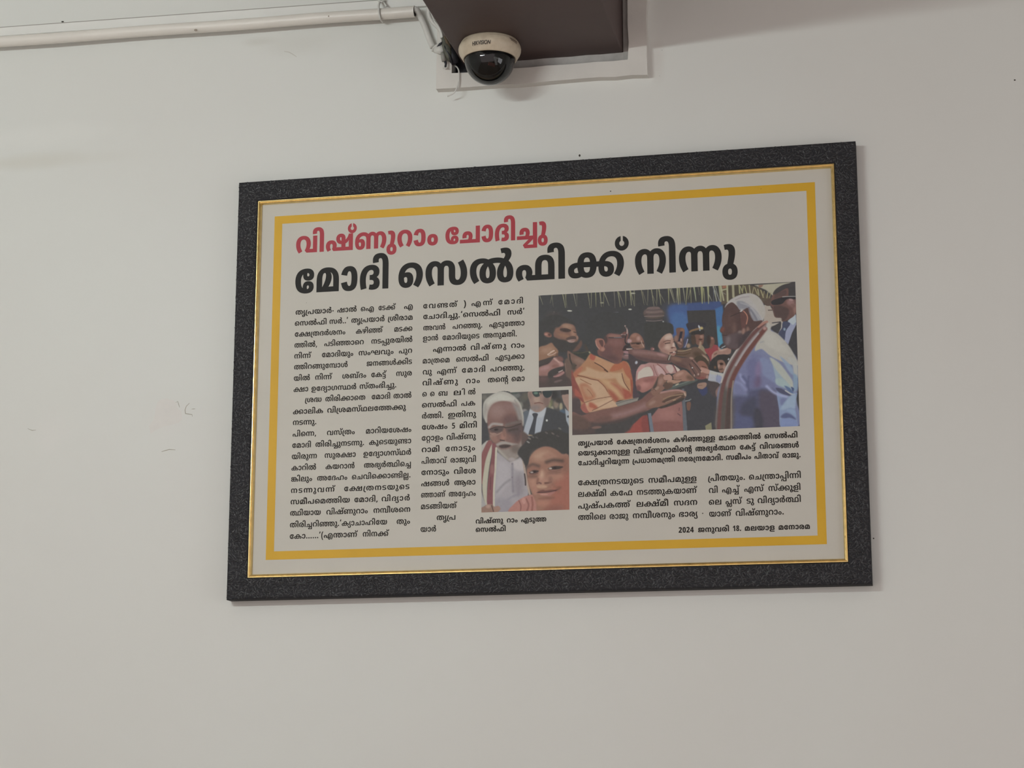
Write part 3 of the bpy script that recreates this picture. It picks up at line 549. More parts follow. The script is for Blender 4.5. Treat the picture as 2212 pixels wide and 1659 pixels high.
  [636,80,157,115,26,0,40,-7,22,-14,1,-9,0,-5,-6,-9,-7,-3,-6,-3,-22,-4,-19,0,-3,0,-8,0,-8,-1,-3,-1,-2,0,-2,-3,1,-1,0,-4,14,-2,13,0,1,0,20,0,24,-4,7,-3,6,-3,8,-9,1,-5,0,-8,-16,-12,-32,-7,-27,0,-12,0,-24,1,-22,2,-9,2,17,19,12,-2,24,-2,13,0,18,0,12,3,1,3,0,3,-10,3,-9,0,1,0,-24,0,-28,4,-5,4,-6,3,-6,9,1,4,0,6,8,10,9,3,6,3,22,4,23,0,5,0,8,0,10,2,1,3,0,5,-20,4,-17,0,-30,0,-38,-12,-16,-22,1,-16,0,-10,4,-21,7,-9,-51,-5,-4,10,-8,25,1,11,0,22,30,31,64,17],
  [272,12,55,35,-14,0,-18,9,1,8,0,8,18,8,15,0,14,0,18,-8,1,-8,0,-8,-18,-9],
  [854,42,319,112,1,-112,-99,0,-3,1,-12,-1,-26,0,-11,0,-155,0,1,20,149,0,-25,-3,8,3,14,13,1,8,0,8,-12,8,-11,0,-12,0,-12,-9,1,-7,0,-2,0,-4,3,-2,-51,-2,0,2,-2,7,1,3,0,16,38,18,39,0,24,0,28,-6,18,-10,6,-13,1,-6,0,-5,-4,-9,-10,-8,-3,-3,-9,3,91,0,1,92,19,319,24,1,-81,-191,0,-21,19,67,27,16,6,30,10,15,5,37,-8,-69,-28,-12,-6,-24,-8,-7,-3,3,5,10,0,24,0,13,0,67,0,1,50],
  [854,37,319,112,1,-112,-309,0,1,20,149,0,-25,-3,8,3,14,13,1,8,0,8,-12,8,-11,0,-12,0,-12,-9,1,-7,0,-2,0,-4,3,-2,-51,-2,0,2,-2,7,1,3,0,16,38,18,39,0,24,0,28,-6,18,-10,6,-13,1,-6,0,-5,-4,-9,-10,-8,-3,-3,-9,3,91,0,1,92],
  [279,11,85,23,3,-2,-4,-9,-8,-16,-12,-15,-5,-7,-41,0,4,8,6,17,6,17,3,7],
  [604,58,145,115,26,0,38,-9,18,-14,1,-9,0,-10,-16,-13,-19,-5,1,1,16,-2,24,-14,1,-10,0,-7,-12,-11,-20,-8,-30,-4,-19,0,-29,0,1,20,19,0,14,0,14,2,5,2,4,1,4,4,1,4,0,3,-6,5,-3,1,-6,2,-12,2,-13,0,-11,0,1,20,11,0,12,0,16,2,5,2,4,2,4,5,1,4,0,6,-16,8,-13,0,-24,0,-32,-13,-16,-22,1,-16,0,-10,4,-21,7,-9,-51,-5,-4,10,-8,25,1,11,0,22,30,31,56,17,25,139,-50,-16,0,-28,1,-26,4,-15,3,23,18,10,-2,20,-3,20,-1,11,0,16,0,18,4,8,6,1,4,0,6,-14,8,-9,2,29,17,14,-3,22,-9,14,-12,1,-9,0,-10,-20,-16,-42,-8],
  [1115,89,147,115,24,0,34,-7,16,-11,1,-8,0,-7,-18,-11,-17,-4,1,2,14,-2,16,-6,8,-8,1,-5,0,-5,-6,-8,-5,-3,-8,-2,-22,-3,-11,-1,-1,0,-4,0,-6,-1,1,-2,0,-3,12,-3,15,0,14,0,28,4,11,6,8,6,10,17,1,13,1,49,31,0,1,-60,7,-29,-16,-8,-28,-11,-36,-6,-27,0,-26,0,-30,7,-14,11,1,8,0,4,4,7,7,3,4,2,16,3,9,1,5,0,8,1,6,1,3,1,2,2,1,2,0,2,-2,2,-1,1,-2,1,-10,1,-9,0,-19,0,1,19,15,0,10,0,12,1,5,1,2,2,2,3,1,1,0,3,-6,4,-12,3,-7,0,-24,0,-32,-13,-16,-23,1,-15,0,-10,6,-21,5,-9,-49,-5,-6,10,-8,25,1,11,0,22,30,31,56,17,31,339,-2,-26,0,-34,10,-13,8,3,6,-13,49,1,41,53,0,1,-68,0,-10,6,-10,5,-3,4,-1,8,-2,9,0,10,0,20,7,14,15,1,13,0,8,-8,17,-14,16,-9,8,41,13,14,-9,20,-19,12,-22,1,-13,0,-16,-22,-24,-42,-14],
  [604,57,145,115,26,0,38,-9,18,-14,1,-9,0,-10,-16,-13,-19,-5,1,2,18,-4,22,-14,1,-10,0,-15,-36,-16,-35,0,-14,0,-22,1,-7,1,7,20,8,-1,12,-1,7,0,16,0,14,6,1,7,0,3,-4,6,-5,2,-4,2,-14,2,-13,0,-11,0,1,20,11,0,12,0,16,2,5,2,4,2,4,5,1,4,0,6,-16,8,-13,0,-24,0,-32,-13,-16,-22,1,-16,0,-10,4,-21,7,-9,-51,-5,-4,10,-8,25,1,11,0,22,30,31,56,17],
  [567,81,135,-2,-26,0,-44,6,-32,15,-18,23,1,15,0,15,18,22,34,14,46,7,27,0,28,0,34,-8,14,-14,1,-8,0,-9,-16,-12,-26,-6,-15,0,-22,0,-26,7,-10,12,1,7,0,5,4,8,5,2,45,3,-6,-3,-6,-8,1,-6,0,-4,6,-6,9,0,10,0,6,5,1,4,0,5,-12,6,-11,0,-6,0,-12,0,-3,0,-16,0,-26,-9,-14,-17,1,-12,0,-12,12,-17,24,-10,19,-1,4,0,12,0,5,0,10,0,10,3,6,4,1,4,0,5,-6,5,-7,0,-8,0,-8,-6,1,-5,0,-6,6,-8,7,-2,-45,3,-2,2,-4,8,1,5,0,6,10,12,26,8,23,0,16,0,26,-6,16,-12,1,-9,0,-9,-16,-13,-34,-8],
  [1180,33,93,72,28,0,34,-10,16,-17,1,-9,0,-7,-8,-11,-3,-4,-3,6,167,0,-3,-20,-189,0,-17,12,4,3,6,11,1,8,0,8,-12,10,-13,0,-10,0,-12,-4,-6,-9,1,-5,0,-9,12,-12,7,-5,-43,-10,-12,8,-14,18,1,11,0,12,20,16,36,9,56,335,115,32,0,46,-11,30,-20,14,-30,1,-19,0,-16,-12,-29,-22,-24,-13,-12,-41,12,12,10,16,21,8,24,1,14,0,13,-8,21,-16,16,-26,10,-17,0,-26,0,-32,-16,-16,-29,1,-20,0,-6,0,-10,1,-5,0,-1,0,-2,1,-2,2,-12,8,-13,12,-5,9,0,6,0,5,2,2,1,0,4,1,3,1,93,55,0,1,-86,0,-11,-8,-13,-7,-4,-8,-4,-24,-5,-15,0,-26,0,-40,15,-20,33,1,27,0,19,16,31,30,23,50,13],
  [672,57,93,-2,-20,0,-36,10,-22,22,1,18,0,15,18,24,34,18,46,10,31,0,28,0,44,-9,28,-16,12,-21,1,-12,0,-13,-12,-22,-24,-17,-13,-8,-37,14,10,6,16,13,8,16,1,11,0,11,-14,17,-28,9,-19,0,-22,0,-34,-12,-20,-21,1,-14,0,-12,8,-13,12,-5,9,0,6,0,8,4,6,7,1,5,0,9,-10,8,-11,0,-12,0,-22,-7,-9,-8,-5,19,8,5,34,10,21,0,20,0,26,-8,14,-15,1,-11,0,-12,-16,-16,-30,-9],
  [503,34,83,-2,-16,0,-36,4,-11,2,1,26,12,-3,32,-5,19,0,16,0,20,6,12,10,1,8,0,10,-24,11,-23,0,-10,0,-22,-2,-5,-1,-19,8,9,71,137,0,1,-25,-85,0,-3,-28,4,0,12,1,13,0,24,0,36,-10,20,-20,1,-13,0,-15,-22,-23,-44,-12],
  [825,61,223,115,30,0,42,-13,22,-24,1,-17,0,-13,-10,-23,-20,-19,-13,-9,-41,14,10,8,16,15,6,17,1,9,0,12,-10,15,-18,7,-11,0,-8,0,-12,-3,-3,-3,-2,-3,-4,-10,1,-9,1,-20,0,-8,-4,-13,-8,-11,-7,-5,-10,-5,-32,-6,-21,0,-30,0,-42,13,-22,24,1,16,0,14,12,23,20,19,15,8,41,-13,-10,-8,-14,-15,-8,-17,1,-9,0,-13,10,-15,18,-7,11,0,10,0,12,3,5,3,2,3,4,10,1,9,1,19,0,14,12,18,13,7,10,5,28,6],
  [1238,33,93,115,28,0,34,-11,16,-17,1,-9,0,-7,-8,-11,-3,-3,-3,6,81,0,3,-20,-109,0,-17,12,4,3,6,11,1,7,0,8,-12,11,-13,0,-10,0,-12,-5,-6,-8,1,-5,0,-10,12,-11,5,-5,-41,-11,-14,9,-12,17,1,12,0,11,20,17,36,9,21,473,112,1,-112,-273,0,1,62,0,16,12,17,11,6,10,7,36,7,25,0,22,0,36,-7,11,-7,12,-7,10,-18,1,-14,1,-19,-127,0,1,-23,167,0,1,92,9,289,95,-20,0,-16,-16,1,-13,1,-3,75,0,1,3,0,13,-18,16],
  [1108,33,93,72,28,0,34,-10,16,-17,1,-9,0,-7,-8,-11,-3,-4,-3,6,91,0,29,-20,-145,0,-17,12,4,3,6,11,1,8,0,8,-12,10,-13,0,-10,0,-12,-4,-6,-9,1,-5,0,-9,12,-12,7,-5,-43,-10,-12,8,-14,18,1,11,0,12,20,16,36,9,38,319,115,30,0,42,-10,28,-16,12,-20,1,-12,0,-13,-14,-22,-24,-17,-13,-8,-37,14,10,6,16,13,8,17,1,10,0,12,-14,16,-24,9,-17,0,-18,0,-26,-9,-14,-16,1,-11,0,-10,8,-15,14,-14,11,-6,-21,-13,-7,0,-11,4,-12,7,-20,16,-12,20,1,12,0,10,12,20,26,16,44,10],
  [248,45,-27,170,22,0,34,-5,17,-6,20,-8,12,-24,1,-20,1,-107,-53,0,1,103,0,14,-4,19,-10,12,-9,3,-6,2,-16,1,-9,0,-6,0,-12,-2,-8,-5,1,-5,0,-4,8,-5,7,0,10,0,8,6,1,4,0,5,-10,8,-5,3,43,-3,4,-2,6,-7,1,-5,0,-7,-12,-12,-22,-7,-19,0,-16,0,-24,6,-12,12,1,8,0,8,14,13,32,7],
  [893,121,125,115,20,0,32,-5,22,-8,9,-5,-15,2,14,9,36,7,19,0,22,0,32,-9,20,-14,12,-19,1,-10,0,-19,-18,-24,-19,-8,-10,-4,-26,-5,-38,-3,-23,0,-93,0,-16,0,-16,-1,-3,-1,-4,-1,-4,-4,1,-2,0,-3,4,-4,5,-1,4,-1,14,-2,19,0,225,0,1,-20,-227,0,-26,0,-34,3,-9,4,-12,4,-12,11,1,8,0,7,12,13,15,4,6,2,18,3,26,1,19,0,79,0,26,0,30,3,20,4,7,3,12,5,8,16,1,11,0,8,-8,14,-18,10,-13,0,-6,0,-8,-1,-3,-2,-6,-3,-4,-10,1,-11,1,-38,-51,0,1,35,0,10,-6,12,-7,3,-6,3,-16,3,-13,0,-10,0,-18,-3,-14,-4,-12,-6,-3,-4,0,-2,-2,-4,-1,-1,0,-2,0,-5,1,-3,0,-9,10,-9,13,0,8,0,8,7,1,6,0,4,-4,5,-8,3,-5,0,-10,0,-12,-2,-7,-2,-31,1,8,5,24,10,28,5,17,0,18,0,24,-7,12,-14,1,-8,0,-8,-14,-15,-28,-8,-23,0,-20,0,-30,9,-16,17,1,13,0,16,28,22,50,13],
  [248,32,-5,170,16,0,28,-4,11,-4,12,-4,12,-12,4,-17,1,-13,1,-116,-53,0,1,110,0,9,0,14,-6,10,-3,2,-2,2,-10,3,-5,0,-8,0,-10,-3,-6,-6,1,-5,0,-2,0,-5,3,-1,-51,-3,-2,2,-2,6,1,4,0,11,20,15,36,7],
  [855,165,111,115,22,0,28,-4,24,-7,9,-5,-15,1,14,8,34,7,21,0,30,0,36,-12,18,-19,1,-11,0,-8,-10,-13,-16,-10,-13,-4,-63,-6,-37,-1,-10,-1,-28,0,-13,0,-39,0,-14,0,-12,-2,-3,-1,0,-1,-2,-2,1,-2,0,-1,2,-3,8,-2,9,0,10,0,16,1,20,3,17,4,12,2,24,4,22,3,18,3,7,0,8,2,10,3,8,3,8,3,7,0,14,0,24,-5,16,-10,1,-10,0,-11,-30,-13,-29,0,-22,0,-26,7,-12,12,1,7,0,7,14,12,9,2,45,-2,-4,-1,-10,-5,-8,-7,1,-6,0,-5,6,-5,11,0,8,0,8,5,1,4,0,3,-4,4,-6,2,-5,0,-8,0,-12,-4,-7,-3,-1,4,-4,-3,-18,-7,-22,-7,-13,-3,-20,-4,-28,-5,-28,-2,-17,0,-18,0,-30,4,-16,11,1,9,0,7,12,10,13,3,8,2,26,3,25,0,95,0,18,0,24,1,18,2,7,1,12,3,12,11,1,8,0,6,-10,10,-16,6,-13,0,-6,0,-10,-2,-1,-2,-8,-3,-4,-10,1,-9,1,-16,-47,0,1,10,0,10,-4,13,-9,4,-4,3,-20,4,-13,0,-8,0,-28,-2,-7,-4,0,-1,-2,-2,1,-1,-4,-2,-2,-5,1,-3,0,-7,10,-5,9,0,4,0,8,2,2,5,1,3,0,5,-8,5,-7,0,-6,0,-12,-2,-3,0,-21,3,8,5,34,5,17,0,14,0,20,-5,12,-10,1,-7,0,-7,-12,-11,-26,-7,-19,0,-26,0,-34,15,1,13,0,11,22,17,44,10],
  [1407,17,197,115,32,0,42,-15,18,-26,1,-17,0,-20,-22,-27,-40,-12,-29,0,-22,0,-34,8,-11,6,-12,9,-12,23,1,13,0,28,48,30,15,197,95,-20,0,-20,-19,1,-20,0,-13,8,-17,18,-8,15,0,14,0,16,8,10,17,1,13,0,14,-8,17,-18,8,96,83,-2,-34,0,-36,18,1,16,0,11,18,14,17,5,10,2,20,4,32,1,23,0,223,0,20,0,28,-1,18,-4,7,-2,16,-5,14,-15,1,-10,0,-15,-34,-19,-33,0,-24,0,-34,10,-18,19,1,15,0,5,0,7,1,3,2,2,0,2,1,2,4,12,22,20,30,13,42,7,25,0,32,0,44,-10,26,-16,12,-21,1,-11,0,-13,-12,-22,-24,-17,-13,-8,-39,14,10,6,16,13,10,16,1,11,0,11,-16,17,-28,9,-17,0,-20,0,-30,-8,-18,-14,-3,-10,0,-1,-2,-4,1,-1,0,-3,-2,-7,1,-5,0,-9,8,-11,12,-4,9,0,10,0,10,7,1,7,0,4,-6,7,-5,3,-4,1,-16,3,-17,0,-237,0,-16,0,-18,-2,-5,-2,-6,-2,-8,-6,1,-4,0,-5,6,-7,12,-3,13,0,8,0,18,3,11,5,25,-18,-12,-4,-22,-5,-24,-1],
  [978,55,83,-2,-34,0,-36,18,1,16,0,11,18,14,17,5,10,2,20,4,32,1,23,0,137,0,32,0,40,-4,15,-5,12,-4,16,-14,1,-10,0,-17,-40,-17,-29,0,-8,0,-14,1,-7,1,9,19,4,0,8,-1,5,0,12,0,12,7,1,7,0,4,-6,6,-5,2,-6,3,-18,2,-19,0,-155,0,-16,0,-18,-2,-5,-2,-6,-2,-8,-6,1,-4,0,-5,6,-7,12,-3,13,0,8,0,18,3,11,5,25,-18,-12,-4,-22,-5,-24,-1,17,197,115,32,0,42,-15,18,-26,1,-17,0,-20,-22,-27,-40,-12,-29,0,-22,0,-34,8,-11,6,-12,9,-12,23,1,13,0,28,48,30,15,197,95,-20,0,-20,-19,1,-20,0,-13,8,-17,18,-8,15,0,14,0,16,8,10,17,1,13,0,14,-8,17,-18,8],
  [1609,17,197,115,32,0,40,-15,20,-26,1,-17,0,-20,-22,-27,-40,-12,-29,0,-22,0,-34,8,-11,6,-12,9,-12,23,1,13,0,28,48,30,15,197,95,-20,0,-20,-19,1,-20,0,-13,8,-17,18,-8,15,0,14,0,16,8,10,17,1,13,0,14,-8,17,-18,8,54,83,-2,-34,0,-36,18,1,16,0,11,18,14,17,5,10,2,20,4,32,1,23,0,135,0,32,0,40,-4,15,-5,14,-4,14,-12,1,-8,0,-7,-12,-10,-18,-6,-11,-2,17,9,107,0,1,-20,-147,0,-7,20,12,1,12,7,1,6,0,3,-4,5,-5,2,-6,3,-22,2,-15,0,-157,0,-14,0,-18,-2,-5,-2,-6,-2,-8,-6,1,-4,0,-5,6,-7,12,-3,13,0,8,0,18,3,11,5,25,-18,-12,-4,-22,-5,-24,-1,23,453,0,1,81,0,4,-2,6,-1,1,-2,2,-6,1,-1,0,-8,0,-10,-7,1,-6,0,-5,4,-7,16,-5,19,0,15,0,18,0,30,8,22,14,18,17,9,8,53,0,1,-112,27,439,115,14,0,24,-4,9,-4,10,-4,10,-14,1,-11,1,-58,65,0,1,41,0,4,0,6,2,6,1,3,3,-3,-12,-10,-30,-14,-36,-7,-17,0,-21,0,-30,0,-38,10,-16,16,1,10,0,9,14,15,32,9],
  [1145,124,279,115,26,0,34,-3,24,-4,11,-3,15,-2,30,-11,28,-30,1,-18,0,-22,-42,-24,-37,0,-26,0,-36,10,-18,21,1,15,0,8,10,18,22,19,21,10,5,5,16,8,14,11,1,6,0,5,-10,5,-11,0,-6,0,-10,0,-5,-1,-7,19,8,1,26,2,15,0,22,0,26,-8,10,-12,1,-7,0,-10,-22,-19,-17,-10,-5,-3,-14,-7,-18,-16,-8,-17,1,-8,0,-8,6,-12,12,-5,9,0,12,0,14,11,1,14,0,8,-10,18,-16,14,-11,3,-15,3,-14,3,-28,2,-13,0,-18,0,-30,-2,-11,-3,-9,0,-20,-7,-26,-24,1,-18,0,-8,8,-10,12,-4,9,0,8,0,12,4,8,12,1,10,0,11,-12,19,-20,14,-13,4,-7,1,-6,1,-14,1,-5,0,-24,0,-32,-10,-16,-17,1,-11,0,-9,8,-16,16,-14,11,-7,-37,-13,-14,7,-22,17,-14,22,1,14,0,10,12,20,28,17,46,10,35,0,20,0,32,-4,15,-5,7,-1,32,-10,34,-30,1,-20,0,-16,-18,-21,-36,-10,-27,0,-24,0,-36,10,-18,21,1,14,0,11,12,20,28,18,25,6,9,5,16,6,46,6],
  [796,29,113,115,24,0,34,-7,13,-7,12,-7,10,-18,1,-14,1,-19,-129,0,1,-23,169,0,1,92,55,0,1,-112,-83,0,-8,0,-22,1,-7,0,-105,0,-12,-1,-18,0,-9,0,-5,0,1,62,0,16,10,17,13,6,10,7,34,7,9,113,95,-20,0,-18,-16,1,-13,1,-3,77,0,1,3,0,13,-18,16,80,225,-67,-16,0,-24,4,-9,4,-8,5,-8,14,1,10,1,2,0,7,-4,12,-7,3,-4,3,-16,3,-9,0,-10,0,-18,-4,-14,-10,-1,-10,0,0,0,-4,1,-5,0,-8,6,-8,8,-3,3,0,8,0,8,5,1,6,0,6,-8,5,-9,0,-8,0,-18,-7,-7,-4,-7,13,12,6,26,8,17,0,24,0,22,-15,1,-12,0,-12,-26,-14,-27,0,-28,0,-30,19,1,17,0,12,14,16,24,11,32,6,19,0,6,0,12,-1,12,0,7,-2,14,-2,20,-8,12,-14,1,-12,1,-3,0,-6,2,-9,3,-2,4,-3,8,-2,7,0,12,0,14,10,1,13,0,9,-10,16,-7,6,37,11,12,-8,16,-21,1,-13,0,-12,-16,-18,-32,-10],
  [796,21,297,112,1,-112,-273,0,1,62,0,16,10,17,13,6,10,7,34,7,25,0,24,0,34,-7,13,-7,12,-7,10,-18,1,-14,1,-19,-129,0,1,-23,169,0,1,92,9,113,95,-20,0,-18,-16,1,-13,1,-3,77,0,1,3,0,13,-18,16],
  [985,104,303,160,24,0,24,-8,10,-12,1,-7,0,-10,-22,-19,-17,-10,-7,-3,-14,-7,-16,-16,-8,-17,1,-8,0,-8,6,-12,12,-5,9,0,12,0,14,11,1,14,0,7,-4,12,-8,13,-12,10,-9,4,-8,2,-18,4,-13,0,-12,0,-22,-3,-5,-3,-14,-5,-8,-17,3,-13,1,-10,0,-7,-4,-12,-10,-11,-5,-5,-12,-5,-30,-6,-21,0,-30,0,-42,13,-22,24,1,16,0,14,12,23,20,19,15,8,41,-13,-12,-8,-14,-15,-6,-17,1,-9,0,-13,10,-15,18,-7,11,0,8,0,12,3,5,4,4,3,4,9,1,9,1,13,0,17,18,22,17,6,14,6,36,5,31,0,18,0,28,-3,11,-3,7,-2,22,-5,30,-20,14,-24,1,-13,0,-23,-42,-24,-37,0,-26,0,-36,10,-18,21,1,15,0,8,10,18,22,19,21,10,5,6,14,7,16,11,1,6,0,5,-10,5,-13,0,-4,0,-12,0,-3,-1,-7,19,8,1,26,2],
  [1332,67,143,94,-16,0,-28,-2,-22,-6,-16,-8,-1,-5,0,-1,2,-1,1,0,-2,-2,0,-5,1,-4,0,-8,10,-9,13,0,8,0,8,7,1,6,0,4,-4,5,-8,3,-5,0,-8,0,-14,-2,-7,-2,-29,1,8,5,24,9,28,6,13,0,20,0,24,-7,12,-14,1,-8,0,-8,-14,-15,-28,-8,-21,0,-20,0,-32,9,-16,17,1,12,0,10,14,19,32,15,52,8,37,0,34,0,48,-8,26,-15,1,-11,0,-9,-18,-11,-32,-7,-23,-2,-15,10,1,4,3,0,8,0,12,2,7,2,4,1,4,5,1,3,0,5,-12,7,-26,3,55,259,31,0,-8,-12,-12,-9,-4,-6,-2,-18,-3,-26,-2,-19,0,-51,0,-16,0,-16,-1,-3,-1,-4,-1,-4,-4,1,-2,0,-3,4,-4,5,-1,4,-1,14,-2,19,0,203,0,67,-20,-271,0,-26,0,-34,3,-9,4,-12,4,-12,11,1,8,0,7,12,13,15,4,6,2,18,3,26,1,19,0,51,0,14,0,16,2,7,2,4,1,4,5,1,3,0,4,-4,5,-5,2,-4,1,-12,1,-11,0,1,0,1,18,47,-4,22,-5,24,-14,67,405,94,-14,0,-30,-2,-22,-6,-16,-8,-1,-5,0,-1,2,-1,1,0,0,-2,-2,-5,1,-4,0,-8,10,-9,13,0,8,0,8,7,1,6,0,4,-4,5,-8,3,-5,0,-8,0,-14,-2,-7,-2,-29,1,8,5,24,9,28,6,13,0,20,0,24,-7,12,-14,1,-8,0,-8,-14,-15,-28,-8,-21,0,-20,0,-32,9,-16,17,1,12,0,10,14,19,32,15,52,8,37,0,34,0,48,-8,26,-15,1,-11,0,-9,-18,-11,-32,-7,-23,-2,-15,10,1,4,3,0,8,0,12,2,7,2,4,1,4,5,1,3,0,5,-12,7,-26,3,56,521,31,0,-8,-12,-12,-9,-4,-6,-2,-18,-3,-26,-2,-19,0,-57,0,-16,0,-14,-1,-3,-1,-6,-1,-4,-4,1,-2,0,-3,4,-4,5,-1,4,-1,16,-2,17,0,143,0,1,-20,-141,0,-16,0,-26,1,-18,3,-7,2,-12,4,-18,12,1,8,0,7,12,13,15,4,8,2,16,3,26,1,21,0,55,0,14,0,18,2,5,2,4,1,4,5,1,3,0,4,-4,5,-5,2,-4,1,-12,1,-11,0,1,0,1,18,47,-4,22,-5,24,-14],
  [676,67,143,94,-16,0,-28,-2,-22,-6,-16,-8,-1,-5,0,-1,2,-1,1,0,-2,-2,0,-5,1,-4,0,-8,10,-9,13,0,8,0,8,7,1,6,0,4,-4,5,-8,3,-5,0,-8,0,-14,-2,-7,-2,-29,1,8,5,24,9,28,6,13,0,20,0,24,-7,12,-14,1,-8,0,-8,-14,-15,-28,-8,-21,0,-20,0,-32,9,-16,17,1,12,0,10,14,19,32,15,52,8,37,0,34,0,48,-8,26,-15,1,-11,0,-9,-18,-11,-32,-7,-23,-2,-15,10,1,4,3,0,8,0,12,2,7,2,4,1,4,5,1,3,0,5,-12,7,-26,3,55,259,31,0,-8,-12,-12,-9,-4,-6,-2,-18,-3,-26,-2,-19,0,-51,0,-16,0,-16,-1,-3,-1,-4,-1,-4,-4,1,-2,0,-3,4,-4,5,-1,4,-1,14,-2,19,0,137,0,1,-20,-139,0,-26,0,-34,3,-9,4,-12,4,-12,11,1,8,0,7,12,13,15,4,6,2,18,3,26,1,19,0,51,0,14,0,16,2,7,2,4,1,4,5,1,3,0,4,-4,5,-5,2,-4,1,-12,1,-11,0,1,0,1,18,47,-4,22,-5,24,-14],
  [636,63,97,83,0,15,38,17,35,0,26,0,32,-11,16,-16,1,-9,0,-14,-24,-21,-48,-13,-31,0,-11,0,-36,0,-52,12,-26,22,1,15,0,9,12,17,11,9,45,-10,-4,-6,-8,-11,1,-8,0,-10,16,-14,26,-6,19,0,13,0,16,0,24,7,10,14,1,9,0,7,-8,9,-11,0,-6,0,-10,-4,-4,-6,1,-4,0,-7,10,-13,10,-13,10,-14,1,-8,0,-7,-12,-14,-28,-8,-25,0,-16,0,-32,2,-13,3,17,19,10,-2,18,-2,9,0,16,0,10,8,1,4,0,6,-10,12,-12,13,-10,15],
  [700,17,139,115,32,0,46,-8,15,-7,10,-5,14,-13,6,-18,1,-12,1,-52,-239,0,1,53,0,12,6,17,14,13,11,5,14,7,42,8,16,109,94,-8,0,-14,-6,-5,-5,-4,-4,-2,-12,1,-9,1,-45,-11,1,18,10,30,22,18,22,1,11,0,4,-4,7,-8,4,18,181,73,0,-9,-12,-18,-20,-18,-15,-10,-7,1,6,1,22,0,3,0,53,0,1,36,0,12,-8,15,-18,10,-15,3,3,0,4,-3,10,-12],
  [1110,59,109,115,16,0,20,-3,16,-7,11,-4,-5,0,14,7,30,7,23,0,30,0,40,-14,22,-24,1,-16,0,-9,-6,-16,-10,-13,-7,-6,-11,-17,-25,0,-21,12,12,9,12,16,6,14,1,8,0,12,-12,16,-20,7,-11,0,-8,0,-8,-2,-3,-1,-6,-3,-4,-11,1,-9,1,-68,-53,0,1,69,0,10,-4,9,-3,3,-4,1,-10,2,-5,0,-12,0,-18,-6,-14,-16,1,-12,0,-9,6,-17,14,-16,13,-7,-39,-14,-14,9,-20,20,-12,22,1,12,0,16,22,25,42,14,6,423,112,1,-112,-153,0,23,20,79,0,1,92],
  [1000,31,109,115,16,0,20,-3,20,-7,11,-5,21,-47,1,-53,-53,0,1,69,0,10,-4,9,-3,3,-4,1,-10,2,-5,0,-12,0,-18,-6,-14,-16,1,-12,0,-9,6,-17,14,-16,13,-7,-39,-14,-14,9,-20,20,-12,22,1,12,0,16,22,25,42,14,76,307,-2,-26,0,-36,10,-18,21,1,15,0,8,8,18,24,19,21,10,5,6,14,7,16,11,1,6,0,5,-10,5,-13,0,-4,0,-10,0,-5,-1,-7,19,8,1,26,2,13,0,24,0,26,-8,10,-12,1,-7,0,-10,-22,-19,-17,-10,-7,-3,-14,-7,-16,-16,-8,-17,1,-8,0,-8,6,-12,10,-5,11,0,12,0,14,11,1,14,0,9,-8,17,-14,15,-11,4,-8,3,-18,4,-15,0,-10,0,-22,-2,-7,-4,-6,-2,-10,-8,-6,-13,1,-10,1,-40,-49,0,1,38,17,39,10,6,24,10,36,6,27,0,16,0,30,-3,15,-4,0,0,2,0,3,-1,22,-6,30,-19,14,-24,1,-13,0,-23,-42,-24],
  [838,57,109,115,16,0,20,-3,16,-7,11,-4,-5,0,14,7,30,7,23,0,30,0,40,-14,22,-24,1,-16,0,-13,-12,-23,-20,-19,-13,-9,-41,14,12,8,14,15,8,16,1,9,0,12,-12,16,-20,7,-11,0,-8,0,-8,-2,-3,-1,-6,-3,-4,-11,1,-9,1,-68,-53,0,1,69,0,10,-4,9,-3,3,-4,1,-10,2,-5,0,-12,0,-18,-6,-14,-16,1,-12,0,-9,6,-17,14,-16,13,-7,-39,-14,-14,9,-20,20,-12,22,1,12,0,16,22,25,42,14],
  [1129,79,227,115,22,0,28,-8,13,-7,-5,0,14,8,30,7,23,0,28,0,40,-14,22,-24,1,-16,0,-13,-10,-23,-20,-19,-13,-8,-41,13,10,8,16,16,6,16,1,8,0,12,-12,16,-18,7,-11,0,-4,0,-12,-1,-3,-2,-6,-4,-4,-11,1,-10,1,-66,-51,0,1,66,0,10,-4,10,-5,3,-4,3,-12,2,-7,0,-8,0,-12,-3,-3,-2,-6,-3,-4,-10,1,-11,1,-65,-53,0,1,69,0,10,-4,9,-3,3,-2,1,-10,2,-7,0,-10,0,-18,-6,-14,-16,1,-12,0,-9,6,-17,14,-15,13,-8,-39,-13,-14,8,-22,20,-10,22,1,12,0,16,22,25,40,14,31,0,16,0,20,-3,18,-7,9,-5,-5,-1,14,8,30,8],
